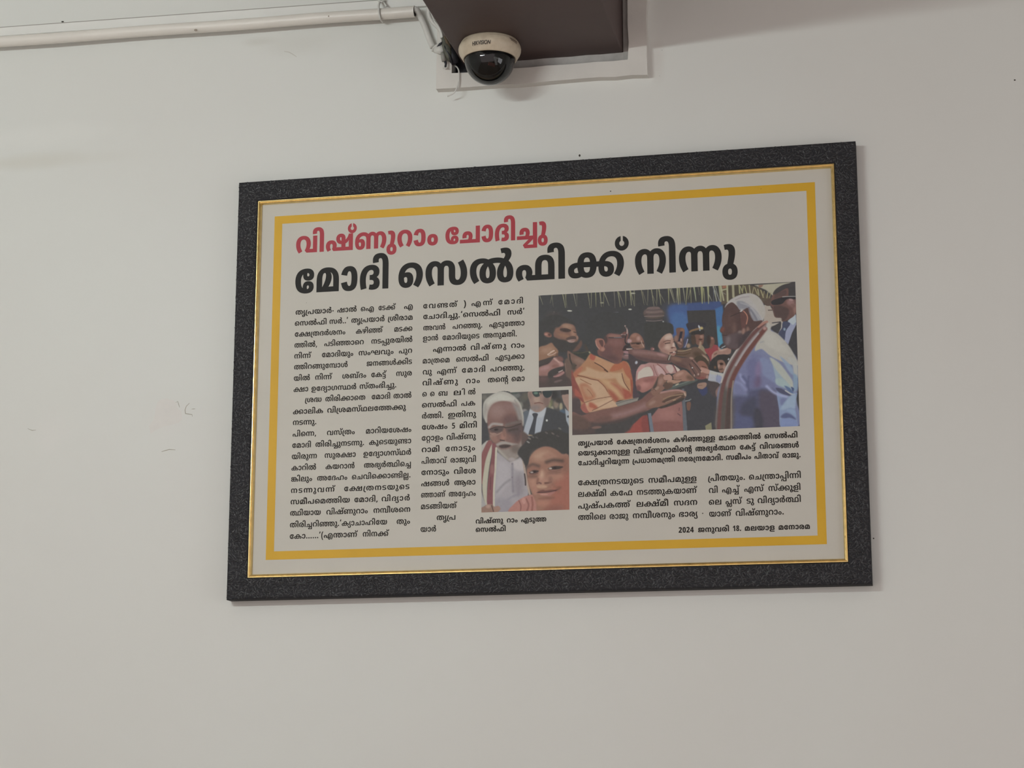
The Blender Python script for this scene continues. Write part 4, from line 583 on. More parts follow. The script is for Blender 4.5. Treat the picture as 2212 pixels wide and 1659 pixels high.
  [1000,31,109,115,16,0,20,-3,20,-7,11,-5,21,-47,1,-53,-53,0,1,69,0,10,-4,9,-3,3,-4,1,-10,2,-5,0,-12,0,-18,-6,-14,-16,1,-12,0,-9,6,-17,14,-16,13,-7,-39,-14,-14,9,-20,20,-12,22,1,12,0,16,22,25,42,14,77,307,0,-26,0,-36,9,-18,19,1,16,0,8,8,19,24,19,21,9,5,6,14,7,16,11,1,6,0,5,-10,5,-13,0,-4,0,-10,0,-5,-1,-7,19,8,1,26,2,13,0,24,0,26,-8,10,-12,1,-7,0,-10,-22,-19,-17,-10,-5,-3,-14,-7,-18,-16,-8,-17,1,-8,0,-8,6,-12,10,-5,11,0,12,0,14,11,1,14,0,8,-8,18,-14,15,-11,4,-8,3,-18,4,-15,0,-10,0,-22,-2,-7,-4,-6,-2,-10,-8,-6,-13,1,-10,1,-40,-49,0,1,38,17,39,10,6,24,10,36,6,27,0,16,0,30,-3,15,-4,0,0,2,0,3,-1,22,-6,30,-19,14,-24,1,-13,0,-16,-18,-20,-36,-9,28,309,15,28,0,36,-11,18,-19,1,-11,0,-13,-18,-20,-15,-8,-31,10,8,6,12,14,1,10,0,13,-20,13,-17,0,-16,0,-22,-13,1,-13,0,-10,12,-14,11,-6,-31,-10,-16,7,-18,21,1,13,0,11,18,19,38,11],
  [1254,31,109,115,18,0,22,-4,20,-8,11,-6,17,-41,1,-56,-53,0,1,69,0,10,-4,9,-3,3,-4,1,-10,2,-5,0,-12,0,-18,-6,-14,-16,1,-12,0,-9,6,-17,14,-16,13,-7,-39,-14,-14,9,-20,20,-12,22,1,12,0,16,22,25,42,14,80,255,115,16,0,30,-4,15,-4,9,-3,32,-9,36,-30,1,-20,0,-16,-20,-21,-36,-10,-25,0,-26,0,-36,11,-18,21,1,15,0,13,16,21,30,17,23,7,13,3,12,4,32,5,23,0,32,0,44,-10,26,-17,12,-20,1,-11,0,-13,-14,-22,-22,-17,-15,-7,-37,13,10,6,16,13,8,16,1,10,0,12,-14,17,-28,10,-19,0,-12,0,-14,-1,-5,-1,-3,0,-20,-4,-22,-16,-10,-18,1,-10,0,-11,6,-12,12,-4,9,0,8,0,12,4,8,12,1,10,0,11,-12,19,-20,14,-15,4,-5,1,-4,1,-8,1,-10,0,-5,0,-14,0,-20,-4,-3,-2,-14,-5,-8,-16,1,-14,1,-50,-49,0,1,54,19,37,10,5,24,9,36,6],
  [1005,18,209,115,32,0,40,-15,20,-26,1,-17,0,-20,-22,-27,-42,-12,-27,0,-24,0,-34,8,-9,6,-14,9,-12,23,1,13,0,19,22,26,42,13,15,209,95,-22,0,-20,-19,1,-20,0,-13,10,-17,18,-8,13,0,14,0,18,8,8,17,1,13,0,14,-8,17,-18,8,58,89,-2,-26,0,-34,8,-16,15,1,10,0,7,12,11,20,8,11,3,6,1,16,3,28,1,25,0,23,4,127,0,34,0,38,-4,15,-5,14,-4,14,-14,1,-10,0,-17,-38,-17,-29,0,-8,0,-16,1,-7,1,11,19,2,0,8,-1,5,0,12,0,14,7,1,7,0,4,-8,6,-5,2,-6,3,-18,2,-19,0,-161,0,-14,0,-20,-1,-7,-3,-6,-2,-8,-6,1,-4,0,-5,6,-7,16,-3,11,0,10,0,18,3,11,4,25,-17,-12,-4,-22,-5,-24,-1,27,89,115,16,0,36,-4,21,-5,-19,-21,-8,4,-24,6,-11,0,-14,0,-14,-7,1,-5,0,-4,4,-5,7,-2,6,-1,14,-2,13,0,35,0,-29,-16,-20,0,-36,3,-28,7,-14,13,1,8,0,9,16,14,32,8],
  [1452,119,183,95,-38,0,-54,-12,-28,-21,1,-15,0,-12,6,-13,14,-5,9,0,6,0,8,4,4,7,1,5,0,9,-10,8,-11,0,-10,0,-22,-7,-11,-8,-5,19,8,5,34,10,23,0,20,0,26,-8,14,-15,1,-11,0,-12,-16,-17,-32,-8,-19,0,-22,0,-36,9,-20,22,1,18,0,17,24,26,46,17,62,8,39,0,28,0,40,-4,21,-4,2,0,4,-3,3,0,18,-3,24,-9,14,-11,1,-7,0,-5,-8,-9,-14,-7,-11,-2,-1,2,18,-3,22,-13,1,-10,0,-8,-14,-13,-34,-8,-27,0,-32,0,-40,12,-18,23,1,14,0,12,14,21,26,17,23,7,2,0,4,2,3,0,14,4,36,5,21,0,24,0,34,-5,24,-9,11,-6,21,-34,1,-61,-53,0,1,56,0,14,-8,15,-11,4,-6,4,-20,2,-13,0,-12,0,-16,-1,-7,-2,-14,-2,-18,-9,-14,-13,-4,-14,1,-7,0,-17,16,-13,19,0,14,0,14,6,1,6,0,6,-16,6,-15,0,-5,0,1,20,5,0,16,0,14,7,1,6,0,7,-22,9,-23,1,-8,2,-20,1,-20,1,58,485,115,26,0,36,-9,18,-14,1,-9,0,-7,-6,-10,-16,-7,-11,-4,1,2,18,-4,20,-14,1,-10,0,-15,-34,-16,-35,0,-12,0,-20,1,-5,1,7,19,6,0,10,-1,7,0,14,0,12,6,1,7,0,3,-4,6,-3,2,-6,2,-14,2,-11,0,-7,0,1,20,9,0,10,0,14,2,7,2,4,2,4,5,1,3,0,7,-16,8,-13,0,-14,0,-18,-4,-5,-4,-8,-3,-8,-9,-2,-13,1,-9,1,-20,-45,2,-1,23,5,22,8,10,26,16,40,9],
  [1248,100,137,115,30,0,40,-10,17,-10,-13,3,12,9,34,8,21,0,20,0,30,-8,13,-7,-7,0,14,8,32,7,21,0,30,0,40,-14,22,-24,1,-16,0,-13,-12,-23,-20,-19,-13,-9,-41,14,12,8,14,16,6,16,1,8,0,12,-10,16,-20,7,-11,0,-2,0,-12,-2,-3,-2,-8,-3,-2,-11,1,-12,1,-64,-53,0,1,66,0,10,-4,10,-3,3,-4,3,-12,2,-7,0,-8,0,-12,-2,-3,-3,-6,-3,-4,-10,1,-11,1,-65,-53,0,1,57,0,15,-8,13,-5,3,-6,3,-16,3,-13,0,-20,0,-34,-10,-20,-20,1,-16,1,-1,0,-12,8,-13,12,-5,9,0,6,0,8,4,6,7,1,5,0,9,-10,8,-11,0,-12,0,-22,-7,-9,-8,-5,19,8,5,34,10,21,0,20,0,28,-8,12,-15,1,-11,0,-12,-16,-17,-30,-8,-21,0,-20,0,-36,10,-22,22,1,18,0,23,32,29,56,15],
  [1359,75,137,115,30,0,40,-10,17,-10,-13,3,12,9,34,8,21,0,30,0,32,-12,13,-10,-3,-5,17,-35,1,-53,-53,0,1,66,0,10,-4,10,-3,3,-4,3,-12,2,-7,0,-8,0,-12,-2,-3,-3,-6,-3,-4,-10,1,-11,1,-65,-53,0,1,57,0,15,-8,13,-5,3,-6,3,-16,3,-13,0,-20,0,-34,-10,-20,-20,1,-16,1,-1,0,-12,8,-13,12,-5,9,0,6,0,8,4,6,7,1,5,0,9,-10,8,-11,0,-12,0,-22,-7,-9,-8,-5,19,8,5,34,10,21,0,20,0,28,-8,12,-15,1,-11,0,-12,-16,-17,-30,-8,-21,0,-20,0,-36,10,-22,22,1,18,0,23,32,29,56,15,79,445,115,28,0,38,-7,22,-14,1,-9,0,-5,-6,-9,-5,-3,-6,-3,-24,-4,-19,0,-3,0,-6,0,-10,-1,-1,-1,-4,0,-2,-3,1,-1,0,-4,16,-2,11,0,3,0,20,0,22,-4,7,-3,8,-3,6,-9,1,-5,0,-8,-14,-12,-34,-7,-27,0,-12,0,-24,1,-20,2,-9,2,17,19,12,-2,24,-2,13,0,16,0,12,3,1,3,0,3,-8,3,-9,0,1,0,-24,0,-28,4,-7,4,-4,3,-8,9,1,4,0,6,8,10,9,3,8,3,20,4,23,0,7,0,8,0,10,2,1,3,0,5,-20,4,-17,0,-22,0,-32,-6,-9,-5,-12,-7,-8,-20,1,-13,1,-24,-51,-2,1,29,-2,17,18,25,36,18,50,9],
  [2071,53,93,-2,-20,0,-36,10,-22,22,1,19,0,22,32,29,56,15,35,0,30,0,40,-10,17,-10,-7,-5,27,-49,1,-41,-53,0,1,57,0,15,-8,13,-5,3,-6,3,-16,3,-13,0,-20,0,-34,-10,-20,-20,1,-16,1,-1,0,-12,8,-13,12,-5,9,0,6,0,8,4,6,7,1,5,0,9,-10,8,-11,0,-12,0,-22,-7,-9,-8,-5,19,8,5,34,10,21,0,20,0,28,-8,12,-16,1,-10,0,-12,-16,-17,-30,-8,77,301,115,16,0,30,-4,15,-5,9,-2,32,-9,36,-30,1,-20,0,-16,-20,-21,-36,-10,-25,0,-26,0,-36,11,-18,21,1,15,0,13,14,21,32,17,23,7,7,3,16,5,28,4,21,0,22,0,32,-5,24,-9,11,-6,5,-3,17,-50,1,-42,-51,0,1,57,0,12,-8,15,-11,5,-4,2,-20,4,-15,0,-6,0,-14,-1,-5,-1,-1,0,-18,-4,-24,-15,-12,-19,1,-10,0,-11,8,-12,12,-4,9,0,8,0,12,4,8,12,1,10,0,11,-12,19,-22,14,-13,4,-7,1,-2,1,-8,1,-10,0,-7,0,-14,0,-18,-4,-5,-2,-12,-5,-8,-16,1,-14,1,-50,-49,0,1,51,19,40,8,5,26,9,34,6,80,583,115,14,0,30,-4,15,-4,9,-3,32,-9,36,-30,1,-20,0,-16,-18,-21,-38,-10,-25,0,-26,0,-36,11,-18,21,1,15,0,13,16,21,30,17,23,7,13,3,12,4,32,5,23,0,32,0,44,-10,26,-17,12,-20,1,-11,0,-13,-12,-22,-24,-17,-15,-7,-35,13,8,6,16,13,10,16,1,10,0,12,-14,17,-30,10,-19,0,-10,0,-16,-1,-5,-1,-3,0,-18,-4,-24,-16,-10,-18,1,-10,0,-11,6,-12,14,-4,9,0,6,0,14,4,6,12,1,10,0,11,-10,19,-22,14,-13,4,-7,1,-4,1,-8,1,-8,0,-7,0,-14,0,-18,-4,-5,-2,-12,-5,-10,-16,1,-14,1,-50,-47,0,1,54,17,37,10,5,26,9,34,6],
  [840,40,93,72,28,0,34,-10,16,-17,1,-9,0,-7,-8,-11,-3,-4,-3,6,107,0,1,92,55,0,1,-112,-63,0,-12,0,-20,0,-9,1,-9,-1,-71,0,-17,12,2,3,8,11,1,8,0,8,-12,10,-13,0,-10,0,-12,-4,-6,-9,1,-5,0,-9,12,-12,7,-5,-43,-10,-12,8,-14,18,1,11,0,12,20,16,36,9,79,253,-67,-16,0,-22,4,-7,4,-8,4,-8,14,1,12,1,2,0,3,-4,14,-7,4,-4,3,-14,3,-11,0,-8,0,-18,-4,-14,-11,-1,-9,0,-2,0,-5,1,-2,0,-8,6,-8,8,-3,7,0,6,0,8,5,1,6,0,6,-8,5,-7,0,-10,0,-16,-6,-9,-5,-7,14,14,6,22,7,17,0,24,0,22,-14,1,-13,0,-12,-24,-14,-27,0,-28,0,-32,19,1,18,0,15,24,21,38,11,25,0,12,0,16,-2,16,-3,9,-3,10,-3,14,-10,6,-14,1,-10,1,-5,0,-4,2,-6,3,-2,2,-3,8,-2,9,0,10,0,10,9,1,11,0,12,-12,16,-9,6,35,11,14,-8,20,-21,1,-14,0,-12,-16,-18,-30,-9],
  [823,35,93,72,28,0,34,-10,16,-17,1,-9,0,-7,-8,-11,-3,-4,-3,6,101,0,1,92,53,0,1,-112,-179,0,-17,12,2,3,8,11,1,8,0,8,-12,10,-13,0,-10,0,-12,-4,-6,-9,1,-5,0,-9,12,-12,7,-5,-43,-10,-12,8,-14,18,1,11,0,12,20,16,36,9],
  [823,34,127,-10,22,0,28,-8,14,-12,1,-7,0,-5,-6,-7,-1,-3,-3,7,77,0,1,59,53,0,1,-78,-149,0,-13,11,2,2,2,7,1,3,0,7,-10,6,-9,0,-10,0,-10,-7,1,-6,0,-5,6,-9,5,-3,-37,-7,-6,6,-12,12,1,9,0,8,18,13,28,7,35,93,72,28,0,34,-10,16,-17,1,-9,0,-7,-8,-11,-3,-4,-3,6,101,0,1,92,53,0,1,-112,-179,0,-17,12,2,3,8,11,1,8,0,8,-12,10,-13,0,-10,0,-12,-4,-6,-9,1,-5,0,-9,12,-12,7,-5,-43,-10,-12,8,-14,18,1,11,0,12,20,16,36,9],
  [339,18,19,56,0,18,12,38,28,36,19,12,49,0,-16,-14,-26,-34,-14,-38,1,-18,0,-18,12,-37,26,-35,19,-15,-47,0,-20,14,-26,35,-12,38],
  [340,18,119,55,0,-17,-14,-39,-26,-35,-19,-13,-45,0,18,14,24,34,14,38,1,18,0,19,-12,37,-26,34,-17,15,47,0,22,-14,26,-35,12,-38],
  [272,12,55,-3,-14,0,-18,9,1,8,0,8,18,8,15,0,14,0,18,-8,1,-8,0,-8,-18,-9],
  [1058,33,93,72,28,0,34,-10,16,-17,1,-9,0,-7,-8,-11,-3,-4,-5,6,93,0,1,-20,-117,0,-17,12,2,3,8,11,1,8,0,8,-12,10,-13,0,-10,0,-12,-4,-6,-9,1,-5,0,-9,12,-12,7,-5,-43,-10,-12,8,-14,18,1,11,0,12,20,16,36,9,16,309,115,22,0,34,-6,13,-6,14,-7,12,-20,1,-15,1,-61,-189,0,1,59,0,12,4,16,12,11,11,5,10,5,34,7,15,307,95,-10,0,-14,-4,-3,-2,-8,-4,-6,-12,1,-13,1,-40,85,0,1,39,0,14,-6,12,-5,4,-4,2,-16,4],
  [258,11,19,111,-1,2,4,9,8,16,12,15,7,7,43,0,-4,-8,-6,-17,-6,-17,-1,-7],
  [258,12,87,160,3,-2,-4,-9,-8,-16,-12,-15,-5,-7,-41,0,2,5,6,13,4,14,4,12,3,5],
  [700,64,137,115,32,0,50,-10,32,-19,16,-24,1,-15,0,-18,-20,-22,-36,-9,-25,0,-26,0,-34,11,-14,20,1,12,0,19,34,22,33,0,20,0,28,-10,18,-17,5,-10,-19,0,-2,4,-10,8,-14,5,-9,0,-16,0,-12,-11,1,-11,0,-7,6,-10,10,-5,11,0,8,0,10,5,8,13,1,11,0,3,-2,8,1,3,0,1,-2,3,1,1,-2,7,-18,13,-30,8,-19,0,-24,0,-32,-9,-16,-17,1,-11,0,-10,8,-15,16,-14,11,-7,-37,-14,-14,8,-22,18,-14,21,1,14,0,12,14,20,30,16,46,9],
  [273,24,111,112,-16,-20,-18,-35,-8,-30,1,-14,0,-12,10,-14,20,-6,13,0,6,0,10,1,7,0,5,-20,-6,-1,-16,-1,-9,0,-32,0,-40,13,-18,24,1,17,0,17,10,31,18,32,15,18],
  [702,80,187,-2,-26,0,-34,10,-18,21,1,15,0,8,8,18,22,19,23,10,3,6,16,7,16,11,1,6,0,5,-12,5,-11,0,-4,0,-12,0,-3,-1,-9,19,8,1,26,2,15,0,24,0,24,-8,10,-12,1,-7,0,-10,-20,-19,-19,-10,-5,-3,-14,-7,-18,-16,-8,-17,1,-8,0,-8,6,-12,12,-5,9,0,14,0,12,11,1,14,0,7,-4,13,-8,12,-12,10,-9,3,-8,3,-16,4,-17,0,-22,0,-30,-9,-16,-17,1,-11,0,-10,8,-16,16,-14,11,-7,-37,-14,-14,8,-22,17,-14,22,1,14,0,11,14,20,28,16,46,10,35,0,18,0,30,-3,13,-3,2,-1,2,0,1,-1,22,-6,30,-19,14,-24,1,-13,0,-23,-40,-24],
  [630,36,127,115,32,0,42,-10,26,-16,12,-20,1,-12,0,-13,-12,-21,-24,-18,-15,-8,-37,14,10,6,16,14,10,16,1,10,0,12,-16,16,-24,9,-15,0,-18,0,-26,-9,-14,-16,1,-11,0,-10,6,-16,16,-14,13,-7,-39,-14,-14,8,-24,18,-12,21,1,14,0,10,12,21,28,16,42,10],
  [630,35,129,115,30,0,42,-10,26,-16,12,-19,1,-11,0,-12,-12,-20,-22,-16,-13,-8,-39,13,10,6,14,12,10,16,1,9,0,11,-16,15,-24,9,-15,0,-18,0,-28,-9,-12,-15,1,-10,0,-13,16,-22,17,-9,-39,-13,-14,8,-22,16,-12,20,1,13,0,10,12,20,28,16,42,9,29,127,15,26,0,36,-11,20,-19,1,-11,0,-13,-18,-20,-15,-8,-31,10,8,6,14,14,1,10,0,8,-10,11,-18,6,-11,0,-16,0,-20,-13,1,-12,0,-10,12,-14,9,-6,-31,-10,-16,7,-18,21,1,13,0,11,20,19,38,11],
  [260,50,19,-67,-22,0,-34,8,-16,14,1,10,0,14,34,16,35,0,14,0,28,-4,19,-7,-13,-17,-10,4,-20,5,-11,0,-10,0,-12,-6,1,-5,0,-6,12,-5,11,0,12,0,14,4,8,10,1,7,0,5,-4,12,-10,14,-5,9,-6,10,-12,24,1,12,0,15,14,25,13,11,55,0,-8,-9,-12,-17,-6,-15,1,-8,0,-10,8,-19,9,-12,6,-9,8,-17,6,-14,1,-6,0,-15,-24,-19,-38,-9],
  [1122,84,229,115,20,0,30,-6,13,-6,6,-4,10,-10,4,-14,1,-8,1,-19,0,-11,4,-10,5,-3,4,-3,12,-3,9,0,12,0,16,7,10,15,1,13,0,9,-6,17,-14,15,-11,8,43,13,14,-8,20,-19,10,-23,1,-14,0,-16,-22,-24,-42,-13,-29,0,-20,0,-32,6,-9,5,-8,5,-8,11,-4,13,1,8,1,19,0,10,-4,9,-3,4,-4,3,-12,3,-7,0,-8,0,-12,-2,-3,-3,-4,-3,-6,-10,1,-9,1,-67,-51,0,1,64,0,12,-4,11,-5,3,-4,2,-12,2,-3,0,-12,0,-20,-7,-10,-16,1,-12,0,-8,6,-16,14,-16,13,-8,-39,-13,-16,8,-20,20,-10,22,1,13,0,16,22,24,40,14,29,0,20,0,32,-7,15,-8,-5,-1,12,7,26,9],
  [1732,8,505,0,-153,0,57,19,6,1,14,0,16,0,7,0,57,0,16,577,115,24,0,34,-6,11,-6,16,-7,12,-20,1,-15,1,-61,-191,0,1,59,0,12,6,16,10,11,11,5,12,5,34,7,15,577,95,-10,0,-14,-4,-5,-2,-6,-4,-6,-12,1,-13,1,-40,85,0,1,39,0,14,-6,12,-5,4,-4,2,-16,4,84,229,115,20,0,30,-6,13,-6,6,-4,10,-10,4,-14,1,-8,1,-19,0,-11,4,-10,5,-3,4,-3,12,-3,9,0,12,0,16,7,10,15,1,13,0,9,-6,17,-14,15,-11,8,43,13,14,-8,20,-19,10,-23,1,-14,0,-16,-22,-24,-42,-13,-29,0,-20,0,-32,6,-9,5,-8,5,-8,11,-4,13,1,8,1,19,0,10,-4,9,-3,4,-4,3,-12,3,-7,0,-8,0,-12,-2,-3,-3,-4,-3,-6,-10,1,-9,1,-67,-51,0,1,64,0,12,-4,11,-5,3,-4,2,-12,2,-3,0,-12,0,-20,-7,-10,-16,1,-12,0,-8,6,-16,14,-16,13,-8,-39,-13,-16,8,-20,20,-10,22,1,13,0,16,22,24,40,14,29,0,20,0,32,-7,15,-8,-5,-1,12,7,26,9],
  [971,89,249,115,28,0,48,-10,32,-17,18,-25,1,-16,0,-18,-20,-22,-36,-9,-25,0,-26,0,-32,11,-16,20,1,12,0,19,34,22,35,0,18,0,28,-10,18,-17,5,-10,-19,0,-2,4,-10,8,-14,5,-9,0,-14,0,-14,-11,1,-11,0,-7,6,-10,10,-5,11,0,8,0,12,5,6,13,1,11,0,3,0,8,-1,3,0,1,0,3,1,1,-2,7,-18,13,-30,8,-21,0,-14,0,-18,-3,-7,-3,-10,-5,-8,-17,1,-13,1,-7,0,-11,-8,-19,-11,-7,-10,-5,-30,-6,-21,0,-30,0,-42,13,-22,24,1,16,0,14,12,23,20,19,15,8,41,-13,-10,-8,-14,-15,-8,-17,1,-9,0,-13,10,-15,18,-7,11,0,8,0,12,4,5,3,4,3,2,9,1,8,1,12,0,18,18,22,17,6,14,6,34,6],
  [1091,33,93,72,28,0,34,-10,16,-17,1,-9,0,-7,-8,-11,-3,-4,-3,6,97,0,23,-20,-145,0,-17,12,4,3,6,11,1,8,0,8,-12,10,-13,0,-10,0,-12,-4,-6,-9,1,-5,0,-9,12,-12,7,-5,-43,-10,-12,8,-14,18,1,11,0,12,20,16,36,9,23,245,0,1,81,0,4,-2,6,-1,1,-2,2,-4,1,-3,0,-8,0,-10,-7,1,-6,0,-5,4,-7,18,-5,17,0,15,0,18,0,30,8,24,14,18,17,9,8,53,0,1,-112,27,231,115,16,0,22,-4,9,-4,10,-4,10,-14,1,-11,1,-58,65,0,1,41,0,4,2,6,0,6,1,3,3,-3,-10,-10,-32,-14,-36,-7,-17,0,-19,0,-32,0,-36,10,-18,16,1,10,0,9,16,15,30,9],
  [963,83,193,-2,-26,0,-36,11,-18,21,1,15,0,13,14,21,32,17,23,7,11,3,12,4,32,5,23,0,32,0,44,-10,28,-17,12,-20,1,-11,0,-13,-14,-22,-22,-17,-15,-7,-37,13,10,6,16,13,8,16,1,10,0,12,-14,17,-28,10,-19,0,-12,0,-14,-1,-7,-1,-3,0,-18,-4,-22,-15,-12,-19,1,-10,0,-11,8,-12,12,-4,9,0,8,0,12,4,8,12,1,10,0,11,-12,19,-20,14,-13,4,-7,1,-6,1,-14,1,-5,0,-24,0,-32,-10,-16,-17,1,-11,0,-9,8,-16,16,-14,11,-7,-37,-13,-14,7,-22,17,-14,22,1,14,0,10,12,20,26,17,48,10,35,0,20,0,32,-4,13,-5,9,-2,32,-9,34,-30,1,-20,0,-16,-18,-21,-36,-10],
  [1666,80,135,115,20,0,32,-5,13,-4,9,-2,32,-9,34,-30,1,-20,0,-16,-18,-21,-36,-10,-25,0,-26,0,-36,11,-18,21,1,15,0,13,14,21,30,17,23,7,9,3,16,5,28,4,21,0,22,0,32,-5,24,-9,11,-6,5,-4,19,-43,1,-48,-53,0,1,57,0,12,-8,15,-9,5,-6,2,-20,4,-15,0,-6,0,-14,-1,-5,-1,-3,0,-16,-4,-24,-15,-12,-19,1,-10,0,-11,8,-12,12,-4,9,0,8,0,12,4,8,12,1,10,0,11,-12,19,-20,14,-13,4,-7,1,-6,1,-14,1,-5,0,-24,0,-32,-10,-16,-17,1,-11,0,-9,8,-16,16,-14,11,-7,-37,-13,-14,7,-22,17,-14,22,1,14,0,10,12,20,28,17,46,10,80,421,115,14,0,32,-4,15,-4,7,-3,32,-9,36,-30,1,-20,0,-16,-18,-21,-36,-10,-25,0,-28,0,-34,11,-20,21,1,15,0,13,16,21,30,17,23,7,13,3,12,4,32,5,23,0,32,0,44,-10,26,-17,12,-20,1,-11,0,-13,-12,-22,-24,-17,-13,-7,-37,13,10,6,14,13,10,16,1,10,0,12,-14,17,-28,10,-21,0,-10,0,-16,-1,-5,-1,-3,0,-18,-4,-24,-16,-10,-18,1,-10,0,-11,8,-12,12,-4,9,0,6,0,14,4,6,12,1,10,0,11,-10,19,-22,14,-13,4,-7,1,-4,1,-6,1,-10,0,-7,0,-14,0,-18,-4,-5,-2,-12,-5,-8,-16,1,-14,1,-50,-49,0,1,54,17,37,10,5,26,9,34,6],
  [1568,86,193,-2,-26,0,-36,11,-18,21,1,15,0,13,14,21,32,17,23,7,11,3,12,4,32,5,23,0,32,0,44,-10,28,-17,12,-20,1,-11,0,-9,-8,-16,-18,-16,-15,-9,-13,-7,-9,0,-21,12,10,6,14,14,8,16,1,8,0,12,-14,17,-28,10,-19,0,-12,0,-14,-1,-7,-1,-3,0,-18,-4,-22,-15,-12,-19,1,-10,0,-11,8,-12,12,-4,9,0,8,0,12,4,8,12,1,10,0,11,-12,19,-20,14,-13,4,-7,1,-6,1,-14,1,-5,0,-24,0,-32,-10,-16,-17,1,-11,0,-9,8,-16,16,-14,11,-7,-37,-13,-14,7,-22,17,-14,22,1,14,0,10,12,20,26,17,48,10,35,0,20,0,32,-4,13,-5,9,-2,22,-6,30,-18,14,-22,1,-13,0,-16,-18,-21,-36,-10,4,433,20,13,-20,-125,0,15,20,16,513,115,24,0,32,-6,13,-6,14,-7,12,-20,1,-15,1,-61,-189,0,1,59,0,12,4,16,12,11,11,5,10,5,34,7,15,513,95,-12,0,-14,-4,-3,-2,-8,-4,-6,-12,1,-13,1,-40,85,0,1,39,0,14,-6,12,-5,4,-4,2,-16,4],
  [839,6,77,112,1,-92,71,0,1,-20,-123,0,1,112,16,221,115,24,0,32,-6,13,-6,16,-7,10,-20,1,-15,1,-61,-189,0,1,59,0,12,4,16,12,11,11,5,10,5,36,7,15,221,95,-12,0,-14,-4,-3,-2,-6,-4,-6,-12,1,-13,1,-40,85,0,1,39,0,14,-6,12,-5,4,-6,2,-16,4],
  [515,57,105,115,28,0,48,-6,21,-4,-23,-19,-16,4,-32,4,-21,0,-16,0,-18,-4,-8,-6,1,-4,0,-3,2,-4,5,-2,6,-2,16,-2,13,0,9,0,24,0,36,-6,11,-6,6,-4,8,-10,1,-7,0,-11,-20,-16,-44,-9,-31,0,-28,0,-48,5,-19,5,23,19,12,-3,20,-3,26,-3,15,0,16,0,20,4,8,7,1,4,0,3,-4,6,-5,1,-4,2,-12,2,-13,0,-3,0,-26,0,-38,6,-9,6,-8,4,-6,10,1,6,0,10,20,16,42,10],
  [515,54,105,115,28,0,48,-6,21,-4,-23,-19,-16,4,-32,4,-21,0,-16,0,-18,-4,-8,-6,1,-4,0,-3,2,-4,5,-2,6,-2,16,-2,13,0,9,0,26,0,32,-6,13,-5,8,-4,6,-11,1,-6,0,-9,-18,-16,-40,-10,-31,0,-93,0,1,20,87,0,18,0,18,3,5,3,2,1,2,5,1,2,0,3,-4,5,-3,2,-4,1,-12,2,-9,0,-9,0,-26,0,-38,6,-9,6,-8,4,-6,10,1,6,0,10,20,16,42,10,25,103,-50,-20,0,-34,2,-30,6,-13,3,23,18,12,-3,22,-4,24,-2,15,0,18,0,20,4,8,6,1,4,0,6,-16,8,-9,2,35,16,12,-3,20,-8,12,-12,1,-9,0,-10,-20,-16,-42,-8],
  [650,99,131,115,32,0,44,-10,28,-16,12,-19,1,-10,0,-16,-14,-23,-17,-7,-14,-5,-30,-6,-36,-3,-19,0,-5,0,-12,0,-14,-1,-3,-1,-4,-1,-4,-4,1,-2,0,-3,4,-4,5,-1,4,-1,14,-2,19,0,127,0,1,-20,-129,0,-26,0,-34,3,-9,4,-12,4,-12,11,1,8,0,7,12,13,15,4,10,3,30,3,23,0,-1,0,20,0,30,3,18,4,7,4,10,5,6,14,1,9,0,6,-6,12,-14,11,-26,6,-19,0,-12,0,-22,-2,-18,-6,-12,-7,-1,-5,0,-1,0,-1,1,-1,-2,-2,0,-4,1,-4,0,-9,10,-9,13,0,8,0,8,7,1,6,0,4,-4,5,-8,3,-5,0,-10,0,-14,-2,-5,-2,-31,1,8,5,24,10,28,5,17,0,18,0,24,-7,12,-14,1,-8,0,-8,-14,-15,-28,-8,-23,0,-20,0,-30,9,-16,17,1,13,0,11,16,19,30,13,44,8],
  [331,15,65,-47,-36,0,-38,20,1,16,0,11,18,17,32,9,23,0,22,0,34,-9,18,-16,1,-12,0,-11,-20,-16,-32,-9,12,63,8,-14,0,-18,-9,1,-10,0,-10,18,-8,15,0,14,0,18,8,1,10,0,10,-16,9,29,63,-20,-20,0,-18,13,1,10,0,4,8,8,7,5,19,-5,-6,-2,-8,-5,1,-3,0,-3,6,-4,8,-2,9,0,6,0,10,2,4,4,1,3,0,3,-6,4,-7,2,19,6,8,-5,6,-8,1,-4,0,-6,-6,-10,-18,-7,21,51,115,24,0,26,-10,12,-15,1,-8,0,-15,-12,-29,-9,-18,-49,3,8,15,10,27,1,12,0,8,-10,9,-13,0,-4,0,-10,-1,-3,0,-7,19,8,1,20,2],
  [331,15,63,-47,-34,0,-38,20,1,16,0,11,18,17,32,9,23,0,22,0,34,-9,18,-16,1,-12,0,-11,-20,-16,-32,-9,12,63,-28,12,0,14,8,1,9,0,9,-14,9,-11,0,-10,0,-14,-9,1,-9,0,-9,14,-8,21,51,115,24,0,26,-10,12,-15,1,-8,0,-15,-12,-29,-9,-18,-49,3,8,15,10,27,1,12,0,8,-10,9,-13,0,-4,0,-10,-1,-3,0,-7,19,8,1,20,2],
  [899,42,127,115,32,0,42,-9,26,-16,12,-20,1,-10,0,-12,-12,-20,-20,-16,-11,-8,15,16,77,0,1,92,53,0,1,-112,-161,0,-23,13,10,5,14,13,10,16,1,10,0,12,-16,16,-24,9,-15,0,-18,0,-26,-9,-14,-16,1,-11,0,-10,6,-16,16,-14,13,-7,-39,-14,-14,8,-24,18,-12,21,1,14,0,10,12,21,28,16,42,10],
